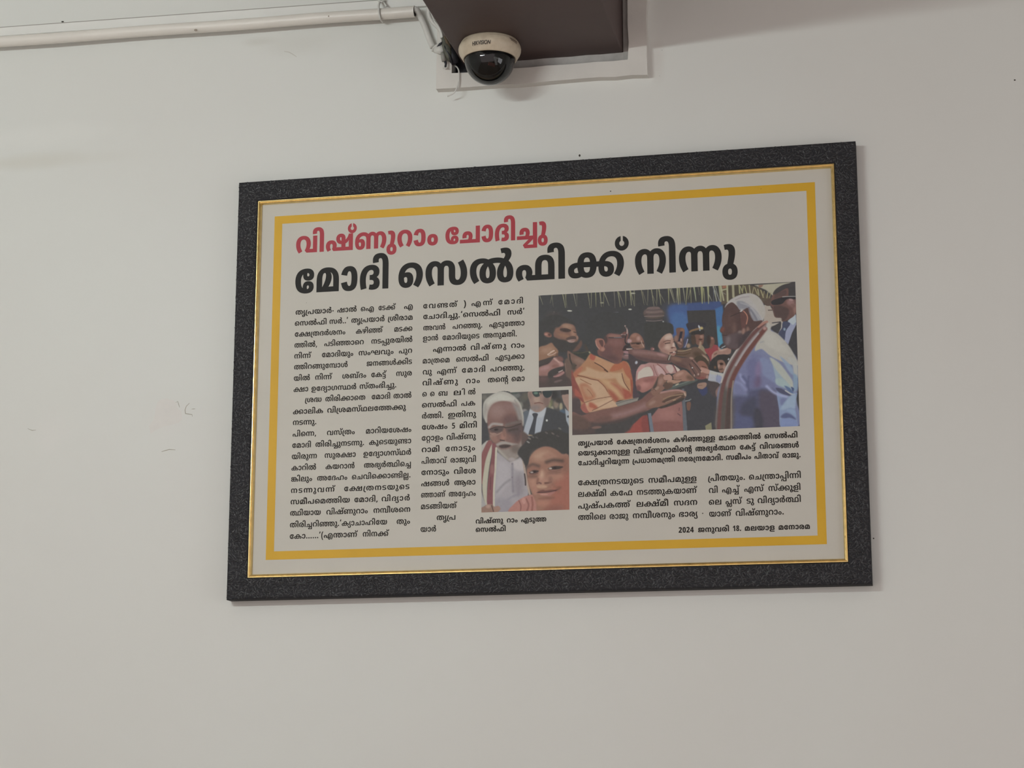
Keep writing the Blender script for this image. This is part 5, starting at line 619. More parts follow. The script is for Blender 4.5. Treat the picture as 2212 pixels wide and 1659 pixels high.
  [0,30,-41,119,-24,0,-32,9,-14,14,1,10,0,4,2,8,3,2,47,-4,0,-2,-2,-5,1,-2,0,-6,6,-6,10,-3,9,0,8,0,10,3,6,6,1,6,0,2,-2,5,1,2,45,4,2,-2,2,-8,1,-4,0,-10,-14,-14,-32,-9],
  [976,98,253,-2,-24,0,-30,4,-17,5,-2,1,-6,2,1,1,-22,8,-24,19,-10,21,1,9,0,7,4,11,3,5,9,4,6,8,24,8,26,4,15,0,38,0,44,-23,1,-23,0,-19,-32,-30,-25,-10,-4,-1,-4,-2,-3,-1,-16,-4,-34,-4,-21,0,-32,0,-46,10,-32,18,-16,25,1,14,0,16,20,22,40,12,29,0,22,0,36,-9,15,-10,-41,-11,-6,5,-14,5,-7,0,-12,0,-16,-7,-8,-13,1,-9,0,-16,20,-22,34,-11,21,0,10,0,16,2,7,1,4,1,6,0,3,1,12,4,20,14,10,19,1,9,0,11,-10,11,-12,5,-7,0,-8,0,-14,-6,-6,-11,1,-10,0,-9,8,-17,16,-15,13,-4,4,-1,4,-1,3,0,6,-2,18,-2,11,0,22,0,32,10,18,20,1,14,0,11,-12,22,-11,10,45,11,16,-12,18,-27,1,-14,0,-12,-12,-24,-28,-18,-48,-10],
  [260,42,-3,-13,0,-1,0,-3,1,-2,0,-4,4,-6,12,-5,11,0,14,0,12,7,1,8,0,3,-2,9,-8,12,-5,10,-8,10,-10,24,1,12,0,15,14,25,13,11,55,0,-8,-9,-12,-17,-6,-15,1,-8,0,-10,8,-19,7,-11,8,-10,8,-15,4,-11,1,-6,0,-18,-40,-17,-39,0,-42,0,-38,19,1,15,0,2,2,5,1,2],
    ],
    'bold': [
  [522,38,197,57,0,-13,-10,-22,-22,-16,-38,-8,-27,0,-24,0,-34,6,-20,12,-12,14,-1,7,67,6,2,-7,6,-9,12,-6,9,0,10,0,14,8,4,16,1,12,0,12,-4,15,-14,8,-9,0,-8,0,-10,-5,-8,-10,-1,-6,-65,6,4,7,14,14,22,11,32,7,25,0,28,0,36,-9,20,-16,10,-21],
  [1480,97,147,116,20,0,36,-3,19,-4,6,-1,6,-4,5,-1,14,-2,24,-7,16,-12,1,-8,0,-5,-6,-9,-16,-6,-11,-3,1,3,18,-3,22,-14,1,-9,0,-8,-16,-14,-36,-8,-31,0,-36,0,-42,13,-20,22,1,15,0,12,16,20,26,16,19,6,4,1,6,4,5,1,18,4,36,4,21,0,24,0,36,-5,26,-9,11,-6,29,-52,1,-44,-65,0,1,55,0,12,-8,16,-9,5,-8,2,-20,3,-11,0,-8,0,-16,-1,-5,-1,-12,-2,-20,-7,-16,-11,-8,-14,1,-9,0,-15,18,-12,17,0,10,0,12,4,1,5,0,5,-12,5,-13,0,-7,0,1,23,7,0,14,0,10,6,1,5,0,6,-18,9,-17,1,-10,2,-20,1,-9,0,-26,0,-32,-9,-14,-16,1,-11,0,-8,8,-16,14,-14,11,-7,-49,-14,-14,7,-22,18,-12,22,1,13,0,10,12,20,30,17,50,11,59,491,-2,-28,0,-36,11,-16,20,1,12,0,19,36,22,35,0,20,0,30,-12,20,-17,3,-9,-25,-1,-2,4,-8,8,-12,5,-7,0,-12,0,-12,-9,1,-11,0,-6,6,-9,8,-4,7,0,8,0,10,5,6,11,1,10,0,4,0,7,-1,3,0,1,0,3,1,1,-2,7,-18,11,-30,8,-19,0,-14,0,-18,-3,-7,-3,-6,-2,-10,-9,-2,-12,1,-9,1,-20,-49,56,14,8,28,12,40,6,27,0,34,0,52,-11,32,-19,18,-25,1,-14,0,-17,-20,-22,-40,-10],
  [468,16,95,-2,-28,0,-36,10,-18,17,1,12,0,12,18,17,38,10,27,0,26,0,36,-10,20,-17,1,-12,0,-12,-18,-18,-38,-9,12,95,53,-10,0,-14,-8,1,-8,0,-9,14,-7,11,0,10,0,12,7,1,9,0,8,-12,8],
  [677,80,163,116,32,0,42,-7,24,-14,1,-10,0,-6,-8,-10,-7,-3,-8,-3,-26,-3,-17,0,-5,0,-6,0,-6,0,-1,-1,-2,-1,-2,-1,1,-2,0,-3,10,-1,9,0,5,0,18,0,24,-3,11,-3,8,-3,10,-10,1,-6,0,-8,-16,-13,-36,-7,-29,0,-14,0,-26,1,-22,3,-11,2,21,21,14,-2,24,-2,13,0,16,0,10,2,1,3,0,2,-6,2,-7,0,-3,0,-24,0,-26,3,-9,5,-6,3,-8,9,1,5,0,7,10,9,9,3,8,3,26,4,21,0,5,0,10,0,6,2,1,2,0,4,-20,3,-15,0,-30,0,-38,-11,-16,-22,1,-15,0,-10,6,-20,5,-8,-61,-7,-6,10,-8,25,1,11,0,22,32,32,64,17],
  [892,42,337,113,1,-113,-111,0,-9,1,-12,-1,-28,0,-13,0,-151,0,1,24,157,0,-29,-5,10,4,10,12,1,7,0,6,-8,8,-11,0,-10,0,-10,-8,1,-6,0,-2,2,-4,1,-1,-63,-3,0,3,-2,6,1,3,0,16,42,19,43,0,26,0,30,-6,20,-11,6,-12,1,-6,0,-4,-4,-9,-8,-8,-5,-4,-7,5,83,0,1,89,19,337,25,1,-83,-201,0,-25,22,63,25,16,6,34,12,17,5,41,-10,-69,-28,-12,-5,-24,-9,-7,-2,5,6,8,0,24,0,13,0,65,0,1,48],
  [892,37,337,113,1,-113,-327,0,1,24,157,0,-29,-5,10,4,10,12,1,7,0,6,-8,8,-11,0,-10,0,-10,-8,1,-6,0,-2,2,-4,1,-1,-63,-3,0,3,-2,6,1,3,0,16,42,19,43,0,26,0,30,-6,20,-11,6,-12,1,-6,0,-4,-4,-9,-8,-8,-5,-4,-7,5,83,0,1,89],
  [638,57,151,116,30,0,40,-9,20,-15,1,-9,0,-10,-16,-13,-19,-4,3,1,18,-3,20,-15,1,-10,0,-15,-40,-16,-39,0,-12,0,-24,1,-9,1,11,23,6,-1,12,-1,9,0,12,0,12,6,1,5,0,3,-4,5,-3,1,-4,2,-14,1,-11,0,-11,0,1,24,11,0,12,0,14,2,5,1,4,2,4,4,1,3,0,6,-16,6,-13,0,-22,0,-28,-12,-16,-22,1,-14,0,-10,6,-20,5,-8,-61,-7,-6,10,-8,25,1,11,0,22,30,32,60,17],
  [886,57,243,-2,-14,0,-24,3,-20,6,-9,4,9,1,-16,-8,-32,-6,-23,0,-30,0,-44,14,-22,25,1,16,0,12,10,22,22,20,15,9,51,-14,-10,-8,-14,-16,-8,-16,1,-9,0,-11,12,-14,18,-6,11,0,6,0,10,2,3,1,6,3,4,9,1,9,1,67,65,0,1,-67,0,-9,4,-9,5,-3,4,-1,8,-2,7,0,10,0,18,6,12,14,1,11,0,9,-8,16,-14,16,-9,8,53,14,14,-10,20,-20,10,-21,1,-12,0,-16,-22,-25,-44,-14],
  [602,81,141,-2,-28,0,-46,6,-34,15,-20,22,1,16,0,15,20,22,36,15,48,7,29,0,32,0,38,-9,14,-13,1,-9,0,-9,-14,-12,-30,-6,-17,0,-24,0,-28,7,-12,12,1,7,0,5,6,8,5,3,51,2,-6,-3,-8,-8,1,-5,0,-4,8,-4,7,0,8,0,6,4,1,3,0,4,-12,6,-11,0,-4,0,-12,0,-3,0,-18,-1,-24,-10,-14,-16,1,-11,0,-11,10,-16,24,-10,19,-1,4,0,12,-1,7,0,8,0,10,3,6,5,1,2,0,4,-6,4,-7,0,-6,0,-8,-5,1,-4,0,-4,6,-8,7,-3,-51,4,-2,2,-4,7,1,4,0,7,12,12,26,8,25,0,20,0,28,-7,16,-12,1,-9,0,-8,-16,-14,-38,-8],
  [521,32,105,-2,-30,0,-42,9,-20,18,1,12,0,9,10,13,22,11,15,5,-12,4,-18,11,-10,13,1,7,0,11,22,16,40,8,25,0,26,0,38,-8,22,-16,1,-11,0,-8,-12,-13,-18,-10,-13,-4,16,-5,22,-11,14,-13,1,-8,0,-12,-22,-18,-42,-10,15,105,24,14,0,14,7,1,7,0,3,-6,7,-10,6,-7,3,-5,2,-8,-3,-12,-6,-6,-7,1,-5,0,-6,14,-8,14,105,91,6,2,10,5,6,6,1,4,0,5,-12,6,-9,0,-10,0,-10,-6,1,-5,0,-4,4,-6,10,-5],
  [1242,33,99,74,32,0,36,-11,18,-18,1,-9,0,-5,-6,-12,-5,-4,-1,9,163,0,-1,-24,-197,0,-19,14,4,3,6,10,1,7,0,7,-10,9,-13,0,-8,0,-10,-4,-4,-7,1,-5,0,-8,8,-12,7,-6,-49,-11,-14,9,-16,18,1,11,0,12,22,17,40,10,56,349,116,36,0,50,-11,32,-21,16,-29,1,-19,0,-17,-12,-29,-22,-25,-13,-11,-53,13,12,10,16,21,8,24,1,14,0,13,-8,20,-16,15,-24,8,-17,0,-26,0,-32,-15,-16,-28,1,-20,0,-4,0,-7,1,-4,0,-1,0,-3,1,-1,0,-11,6,-13,12,-7,9,0,6,0,3,1,2,1,0,3,1,3,1,90,67,0,1,-80,0,-14,-12,-15,-9,-5,-8,-4,-26,-4,-15,0,-30,0,-42,15,-22,33,1,27,0,19,16,32,34,23,52,13],
  [718,57,97,-2,-22,0,-38,10,-22,22,1,18,0,15,18,24,34,19,52,10,33,0,36,0,46,-10,28,-17,14,-21,1,-10,0,-13,-14,-22,-22,-18,-13,-8,-49,14,10,7,14,15,10,15,1,9,0,11,-14,15,-26,9,-21,0,-22,0,-34,-11,-18,-20,1,-14,0,-11,6,-11,10,-5,7,0,6,0,6,3,4,6,1,5,0,8,-8,7,-9,0,-10,0,-18,-8,-13,-8,-7,22,12,7,34,9,23,0,20,0,28,-9,16,-16,1,-10,0,-12,-18,-17,-34,-9],
  [521,11,109,0,1,28,-101,0,1,26,105,89,65,0,1,-88,29,0,1,-27,-27,0,1,-28,11,63,55,47,0,1,23,0,4,0,8,2,6,1,2,-1,0,-2,-4,-8,-9,-5,-4],
  [266,45,-31,171,24,0,38,-6,15,-5,24,-9,18,-26,1,-20,1,-105,-65,0,1,103,0,13,-4,18,-10,11,-7,3,-8,2,-20,2,-9,0,-6,0,-10,-2,-6,-4,1,-3,0,-4,6,-3,7,0,8,0,6,4,1,4,0,5,-12,7,-7,3,53,-3,4,-2,6,-9,1,-4,0,-7,-12,-11,-26,-7,-19,0,-18,0,-26,6,-14,12,1,8,0,8,16,13,34,8],
  [266,32,-5,171,18,0,30,-5,11,-4,12,-5,16,-13,6,-19,1,-12,1,-113,-65,0,1,109,0,9,0,13,-6,10,-3,2,-4,2,-8,2,-5,0,-6,0,-8,-3,-6,-5,1,-4,0,-2,2,-4,1,-1,-61,-4,-2,2,-2,7,1,3,0,11,22,16,38,8],
  [912,165,115,116,24,0,30,-4,22,-6,9,-4,-9,-1,14,8,36,7,23,0,32,0,40,-12,18,-20,1,-11,0,-9,-8,-13,-18,-11,-13,-3,-73,-6,-45,-2,-14,0,-26,-1,-11,0,-45,0,-10,0,-8,-1,-1,-1,-2,0,-2,-2,1,-1,0,-1,4,-3,6,-1,7,0,8,0,16,1,20,3,15,2,12,1,20,3,18,2,18,2,9,0,6,2,18,5,18,4,18,4,7,0,14,0,26,-5,18,-10,1,-10,0,-12,-32,-12,-31,0,-24,0,-30,7,-12,12,1,7,0,8,16,11,9,3,53,-3,-6,-1,-12,-6,-8,-7,1,-4,0,-4,6,-5,9,0,8,0,6,4,1,3,0,2,-2,4,-6,2,-5,0,-6,0,-12,-4,-7,-4,-1,3,-6,-2,-18,-7,-24,-6,-15,-3,-22,-4,-34,-4,-32,-2,-15,0,-20,0,-32,4,-18,11,1,10,0,7,12,10,11,3,12,3,28,2,27,0,115,0,16,0,22,1,14,2,7,2,10,3,10,9,1,7,0,6,-10,9,-14,5,-11,0,-6,0,-10,-1,-3,-2,-6,-3,-4,-9,1,-9,1,-15,-57,0,1,9,0,9,-4,14,-9,4,-6,3,-18,4,-13,0,-12,0,-24,-3,-7,-2,0,-1,-2,-3,-1,0,-2,-2,-2,-4,1,-3,0,-6,8,-5,7,0,4,0,6,2,4,4,1,3,0,4,-8,4,-5,0,-6,0,-10,-1,-3,-2,-21,6,12,5,28,4,17,0,14,0,22,-5,14,-9,1,-8,0,-7,-12,-11,-26,-7,-23,0,-30,0,-36,15,1,15,0,11,24,16,46,10],
  [1499,17,207,116,36,0,44,-14,20,-27,1,-18,0,-20,-22,-26,-44,-13,-31,0,-28,0,-38,8,-11,8,-12,8,-12,22,1,14,0,28,52,30,15,207,92,-18,0,-18,-17,1,-18,0,-12,8,-16,16,-8,13,0,14,0,16,8,6,16,1,12,0,12,-6,16,-16,7,96,89,-2,-38,0,-40,18,1,17,0,11,20,15,17,4,10,3,26,3,32,2,25,0,239,0,20,0,26,-1,22,-4,11,-3,14,-4,16,-15,1,-11,0,-16,-40,-19,-35,0,-26,0,-38,10,-18,20,1,15,0,4,0,8,3,3,0,2,0,4,1,1,6,12,22,18,34,14,44,7,27,0,36,0,50,-10,28,-17,12,-21,1,-10,0,-13,-14,-22,-22,-18,-13,-8,-49,14,10,7,16,15,8,15,1,9,0,11,-14,15,-28,9,-19,0,-16,0,-30,-7,-22,-13,-3,-11,-2,-1,0,-3,1,-2,0,-3,-2,-6,1,-4,0,-9,8,-9,10,-3,7,0,8,0,8,6,1,5,0,4,-4,6,-3,2,-6,1,-14,2,-15,0,-257,0,-16,0,-16,-2,-5,-2,-6,-1,-4,-5,1,-4,0,-3,4,-6,12,-3,9,0,10,0,18,4,9,4,29,-21,-12,-4,-22,-5,-24,-1],
  [1033,55,89,-2,-38,0,-40,18,1,17,0,11,20,15,17,4,10,3,26,3,32,2,25,0,149,0,30,0,40,-4,15,-4,16,-5,16,-14,1,-12,0,-17,-40,-17,-31,0,-8,0,-18,1,-7,1,11,22,4,0,6,0,5,0,10,0,10,5,1,5,0,4,-6,6,-3,1,-6,3,-20,1,-17,0,-165,0,-16,0,-16,-2,-5,-2,-6,-1,-4,-5,1,-4,0,-3,4,-6,12,-3,9,0,10,0,18,4,9,4,29,-21,-12,-4,-22,-5,-24,-1,17,207,116,36,0,44,-14,20,-27,1,-18,0,-20,-22,-26,-44,-13,-31,0,-28,0,-38,8,-11,8,-12,8,-12,22,1,14,0,28,52,30,15,207,92,-18,0,-18,-17,1,-18,0,-12,8,-16,16,-8,13,0,14,0,16,8,6,16,1,12,0,12,-6,16,-16,7],
  [1698,17,207,116,36,0,44,-14,20,-27,1,-18,0,-20,-22,-26,-44,-13,-31,0,-28,0,-38,8,-11,8,-12,8,-12,22,1,14,0,28,52,30,15,207,92,-18,0,-18,-17,1,-18,0,-12,8,-16,16,-8,13,0,14,0,16,8,6,16,1,12,0,12,-6,16,-16,7,54,89,-2,-38,0,-40,18,1,17,0,11,20,15,17,4,10,3,26,3,32,2,25,0,151,0,30,0,40,-4,17,-5,12,-3,14,-13,1,-8,0,-6,-8,-10,-14,-6,-5,-2,7,10,109,0,3,-24,-157,0,-11,23,10,1,10,6,1,4,0,3,-4,5,-3,1,-6,2,-18,2,-17,0,-167,0,-16,0,-16,-2,-5,-2,-6,-1,-4,-5,1,-4,0,-3,4,-6,12,-3,9,0,10,0,18,4,9,4,29,-21,-12,-4,-22,-5,-24,-1,23,477,0,1,81,0,3,-2,5,-1,1,-2,1,-4,1,-1,0,-6,0,-8,-5,1,-5,0,-4,4,-7,16,-4,15,0,21,0,18,0,28,9,22,14,18,16,7,7,63,0,1,-113,27,467,116,16,0,26,-4,9,-4,12,-4,10,-15,1,-12,1,-53,59,0,1,30,0,5,0,8,2,7,1,3,3,-3,-10,-9,-28,-13,-36,-7,-17,0,-23,0,-34,0,-40,10,-20,17,1,10,0,9,18,15,34,10],
  [1211,124,295,116,20,0,32,-2,28,-4,13,-2,17,-4,34,-9,36,-30,1,-21,0,-22,-42,-24,-43,0,-30,0,-38,10,-18,21,1,14,0,11,10,18,24,17,19,9,11,9,12,5,12,10,1,6,0,4,-8,5,-9,0,-6,0,-12,-1,-3,-1,-9,22,10,2,26,1,15,0,26,0,28,-8,10,-13,1,-7,0,-10,-20,-18,-19,-10,-9,-6,-10,-5,-16,-14,-10,-17,1,-10,0,-6,4,-9,8,-6,11,0,10,0,10,9,1,12,0,9,-8,15,-16,13,-11,5,-15,2,-12,3,-30,3,-17,0,-16,0,-30,-3,-11,-2,-13,-2,-20,-6,-22,-22,1,-14,0,-8,6,-9,10,-5,7,0,6,0,10,4,6,10,1,9,0,11,-10,17,-20,13,-11,4,-7,1,-6,2,-14,1,-7,0,-24,0,-30,-9,-12,-16,1,-11,0,-8,6,-16,16,-14,11,-7,-49,-14,-14,7,-22,18,-12,22,1,13,0,10,12,20,28,17,50,11,39,0,22,0,38,-5,19,-5,9,-6,30,-9,30,-26,1,-21,0,-15,-20,-21,-38,-10,-27,0,-28,0,-38,11,-20,20,1,15,0,11,12,20,28,16,23,6,15,8,20,6,52,5],
  [834,21,313,113,1,-113,-291,0,1,61,0,16,14,20,13,6,12,6,36,7,25,0,26,0,36,-7,13,-6,12,-7,12,-20,1,-15,1,-19,-131,0,1,-18,165,0,1,89,9,119,92,-18,0,-16,-12,1,-12,1,-2,69,0,1,2,0,12,-16,12],
  [1035,104,317,160,26,0,28,-8,10,-13,1,-7,0,-10,-22,-18,-17,-10,-9,-6,-10,-5,-18,-14,-8,-17,1,-10,0,-6,2,-10,10,-5,11,0,10,0,10,10,1,12,0,7,-4,13,-8,12,-12,9,-7,3,-10,3,-18,3,-13,0,-12,0,-18,-4,-7,-2,-10,-5,-8,-14,1,-12,1,-8,0,-9,-6,-15,-10,-12,-9,-4,-12,-5,-32,-5,-21,0,-34,0,-44,13,-22,25,1,17,0,12,10,22,22,19,15,10,51,-14,-10,-8,-14,-16,-8,-16,1,-9,0,-12,10,-13,16,-6,11,0,6,0,10,2,3,2,6,2,2,9,1,8,1,14,0,17,20,23,21,7,14,5,40,5,27,0,20,0,28,-3,15,-3,15,-4,20,-5,30,-19,16,-23,1,-14,0,-23,-42,-24,-45,0,-28,0,-38,10,-18,21,1,14,0,11,10,18,24,17,19,9,11,9,10,5,14,10,1,6,0,4,-10,5,-9,0,-6,0,-10,-1,-3,-1,-9,22,10,2,28,1],
  [1405,67,151,92,-16,0,-28,-2,-20,-4,-14,-6,-3,-3,-2,-2,0,-2,1,-2,0,-1,-2,-6,1,-3,0,-7,10,-6,9,0,8,0,8,5,1,5,0,3,-4,4,-8,2,-3,0,-8,0,-12,-2,-7,-3,-21,7,6,4,22,8,24,5,15,0,20,0,26,-8,12,-12,1,-9,0,-8,-14,-14,-30,-9,-27,0,-20,0,-34,9,-18,17,1,12,0,10,16,19,34,14,54,9,39,0,38,0,52,-8,26,-16,1,-11,0,-9,-20,-13,-36,-7,-27,-1,-13,13,1,4,3,0,8,0,12,2,5,1,4,1,4,4,1,3,0,4,-14,6,-24,3,55,275,32,0,-9,-14,-12,-9,-3,-8,-3,-20,-4,-26,-1,-19,0,-57,0,-14,0,-14,-1,-1,-1,-6,-1,-4,-3,1,-2,0,-2,4,-3,5,-1,4,-2,14,-1,15,0,211,0,75,-24,-283,0,-28,0,-34,3,-11,3,-14,4,-16,13,1,9,0,8,12,13,13,4,10,3,20,3,30,2,21,0,53,0,14,0,14,1,5,2,4,1,4,4,1,2,0,3,-6,5,-3,1,-4,1,-12,1,-7,0,-3,0,1,22,57,-7,22,-4,24,-14,67,427,92,-16,0,-26,-2,-22,-4,-14,-6,-3,-3,-2,-2,2,-2,1,-2,-2,-1,0,-6,1,-3,0,-7,10,-6,7,0,8,0,8,5,1,5,0,3,-4,4,-6,2,-5,0,-6,0,-14,-2,-7,-3,-21,7,8,4,20,8,26,5,13,0,20,0,26,-8,12,-12,1,-9,0,-8,-12,-14,-32,-9,-25,0,-22,0,-32,9,-18,17,1,12,0,10,14,19,34,14,54,9,41,0,36,0,52,-8,26,-16,1,-11,0,-9,-18,-13,-38,-7,-25,-1,-13,13,1,4,3,0,8,0,12,2,5,1,2,1,4,4,1,3,0,4,-12,6,-26,3,56,551,32,0,-9,-12,-12,-9,-3,-8,-3,-20,-4,-28,-1,-17,0,-59,0,-14,0,-14,-1,-3,-1,-4,-1,-4,-3,1,-2,0,-2,4,-3,5,-1,2,-2,14,-1,17,0,151,0,1,-24,-149,0,-18,0,-26,1,-20,3,-7,3,-14,3,-18,13,1,9,0,8,12,13,13,4,8,3,22,3,28,2,23,0,55,0,12,0,14,1,5,2,4,1,4,4,1,2,0,3,-6,5,-3,1,-4,1,-10,1,-9,0,-1,0,1,22,55,-7,24,-4,22,-14],
  [713,67,151,92,-16,0,-28,-2,-20,-4,-14,-6,-3,-3,-2,-2,0,-2,1,-2,0,-1,-2,-6,1,-3,0,-7,10,-6,9,0,8,0,8,5,1,5,0,3,-4,4,-8,2,-3,0,-8,0,-12,-2,-7,-3,-21,7,6,4,22,8,24,5,15,0,20,0,26,-8,12,-12,1,-9,0,-8,-14,-14,-30,-9,-27,0,-20,0,-34,9,-18,17,1,12,0,10,16,19,34,14,54,9,39,0,38,0,52,-8,26,-16,1,-11,0,-9,-20,-13,-36,-7,-27,-1,-13,13,1,4,3,0,8,0,12,2,5,1,4,1,4,4,1,3,0,4,-14,6,-24,3,55,275,32,0,-9,-14,-12,-9,-3,-8,-3,-20,-4,-26,-1,-19,0,-57,0,-14,0,-14,-1,-1,-1,-6,-1,-4,-3,1,-2,0,-2,4,-3,5,-1,4,-2,14,-1,15,0,151,0,1,-24,-149,0,-28,0,-34,3,-11,3,-14,4,-16,13,1,9,0,8,12,13,13,4,10,3,20,3,30,2,21,0,53,0,14,0,14,1,5,2,4,1,4,4,1,2,0,3,-6,5,-3,1,-4,1,-12,1,-7,0,-3,0,1,22,57,-7,22,-4,24,-14],
  [674,63,101,83,0,15,38,18,39,0,30,0,36,-11,16,-17,1,-9,0,-14,-24,-21,-48,-12,-35,0,-19,0,-36,0,-54,11,-28,22,1,16,0,8,12,18,11,9,55,-12,-6,-5,-6,-11,1,-6,0,-10,14,-13,28,-6,19,0,9,0,18,0,22,7,10,13,1,8,0,6,-8,7,-7,0,-6,0,-8,-3,-4,-5,1,-3,0,-6,10,-13,12,-13,10,-15,1,-8,0,-8,-12,-14,-32,-8,-27,0,-16,0,-34,2,-15,4,19,22,12,-3,16,-1,9,0,14,0,8,6,1,3,0,6,-10,12,-12,13,-8,14],
  [740,17,145,116,36,0,48,-8,17,-7,10,-5,16,-13,8,-19,1,-13,1,-51,-259,0,1,50,0,14,8,19,16,14,13,5,16,7,44,7,16,113,91,-6,0,-10,-4,-3,-3,-4,-4,-6,-13,1,-12,1,-41,-13,0,16,9,28,22,18,22,1,11,0,4,-4,6,-8,3,18,193,72,0,-9,-10,-17,-18,-16,-11,-8,-5,1,8,0,18,1,9,0,35,0,1,29,0,13,-8,16,-18,9,-13,3,1,1,10,-4,8,-12],
  [926,31,115,116,14,0,24,-3,22,-7,13,-5,25,-51,1,-50,-65,0,1,68,0,9,-2,9,-5,3,-2,1,-10,2,-5,0,-8,0,-20,-6,-12,-14,1,-12,0,-8,8,-17,14,-15,11,-9,-51,-14,-14,10,-20,20,-10,21,1,13,0,15,22,25,44,15,58,269,116,30,0,38,-9,18,-15,1,-9,0,-6,-6,-11,-16,-7,-11,-3,1,1,20,-3,18,-15,1,-10,0,-15,-38,-16,-39,0,-10,0,-22,1,-7,1,9,23,6,-1,10,-1,7,0,12,0,12,6,1,5,0,3,-4,5,-3,1,-6,2,-12,1,-11,0,-7,0,1,24,7,0,12,0,12,2,5,1,4,2,4,4,1,3,0,6,-14,6,-13,0,-12,0,-18,-4,-5,-3,-6,-4,-8,-10,-2,-13,1,-8,1,-18,-57,2,-1,24,3,18,8,12,30,18,46,10],
  [886,57,115,116,14,0,22,-3,20,-6,11,-5,-5,-1,14,8,34,7,23,0,30,0,44,-14,22,-25,1,-16,0,-13,-10,-21,-20,-20,-13,-10,-51,14,10,9,14,15,8,16,1,9,0,12,-12,14,-18,6,-9,0,-6,0,-8,-2,-3,-1,-4,-3,-4,-9,1,-9,1,-68,-65,0,1,68,0,9,-2,9,-5,3,-2,1,-10,2,-5,0,-8,0,-20,-6,-12,-14,1,-12,0,-8,8,-17,14,-15,11,-9,-51,-14,-14,10,-20,20,-10,21,1,13,0,15,22,25,44,15],
  [1190,79,239,116,20,0,32,-7,15,-9,-7,1,16,8,32,7,23,0,30,0,44,-14,22,-25,1,-16,0,-13,-10,-21,-20,-20,-13,-9,-51,14,10,8,14,16,8,16,1,8,0,12,-12,14,-18,6,-9,0,-4,0,-10,-2,-1,-2,-6,-2,-4,-10,1,-8,1,-68,-63,0,1,67,0,9,-4,9,-5,3,-4,2,-10,2,-5,0,-6,0,-10,-2,-3,-2,-6,-3,-4,-9,1,-10,1,-66,-63,0,1,68,0,8,-4,10,-3,2,-4,2,-8,2,-5,0,-8,0,-20,-6,-12,-14,1,-12,0,-8,8,-17,14,-15,11,-8,-51,-14,-14,10,-20,19,-10,21,1,13,0,15,22,25,44,15,33,0,14,0,24,-3,20,-6,11,-5,-9,-3,12,9,34,8],
  [1053,31,115,116,14,0,22,-3,22,-6,11,-5,29,-52,1,-50,-65,0,1,68,0,9,-2,9,-5,3,-2,1,-10,2,-5,0,-8,0,-20,-6,-12,-14,1,-12,0,-8,8,-17,14,-15,11,-9,-51,-14,-14,10,-20,20,-10,21,1,13,0,15,22,25,44,15,77,323,0,-30,0,-38,9,-18,20,1,14,0,11,12,18,22,18,19,8,13,9,10,5,14,10,1,6,0,4,-10,5,-9,0,-6,0,-10,-1,-5,-1,-9,22,10,2,28,1,13,0,26,0,28,-8,12,-13,1,-7,0,-10,-22,-19,-17,-9,-9,-6,-10,-5,-18,-14,-10,-17,1,-10,0,-6,4,-9,10,-6,9,0,10,0,12,10,1,12,0,8,-8,18,-14,14,-11,4,-8,2,-20,4,-15,0,-12,0,-18,-3,-7,-3,-6,-2,-8,-8,-4,-12,1,-8,1,-50,-57,0,1,41,13,46,10,6,28,10,38,6,27,0,20,0,30,-3,13,-3,4,-1,8,-2,5,-1,20,-5,28,-19,16,-23,1,-14,0,-16,-18,-20,-38,-9,28,323,16,28,0,40,-10,22,-19,1,-12,0,-13,-20,-21,-15,-8,-37,12,10,6,10,15,1,9,0,12,-20,11,-15,0,-16,0,-20,-11,1,-12,0,-9,10,-14,11,-7,-37,-12,-16,8,-20,21,1,13,0,12,22,19,40,10],
  [1319,31,115,116,14,0,24,-3,20,-7,13,-5,27,-48,1,-53,-65,0,1,68,0,9,-2,9,-5,3,-2,1,-10,2,-5,0,-8,0,-20,-6,-12,-14,1,-12,0,-8,8,-17,14,-15,11,-9,-51,-14,-14,10,-20,20,-10,21,1,13,0,15,22,25,44,15,80,269,116,20,0,36,-5,19,-5,9,-6,28,-9,32,-26,1,-21,0,-15,-20,-21,-38,-10,-27,0,-28,0,-38,11,-20,21,1,15,0,13,14,19,28,16,21,7,11,5,18,6,40,5,25,0,34,0,48,-10,28,-17,12,-21,1,-10,0,-13,-12,-22,-24,-18,-13,-7,-47,14,8,6,16,15,8,15,1,9,0,11,-12,16,-28,9,-21,0,-8,0,-16,-1,-5,-2,-9,-1,-14,-4,-20,-13,-10,-18,1,-10,0,-8,6,-10,10,-5,7,0,6,0,10,4,6,10,1,9,0,11,-10,17,-20,13,-11,4,-7,1,-4,1,-10,1,-12,1,-3,0,-14,0,-18,-3,-5,-3,-10,-4,-8,-14,1,-12,1,-53,-57,0,1,45,13,45,12,6,26,10,38,6],
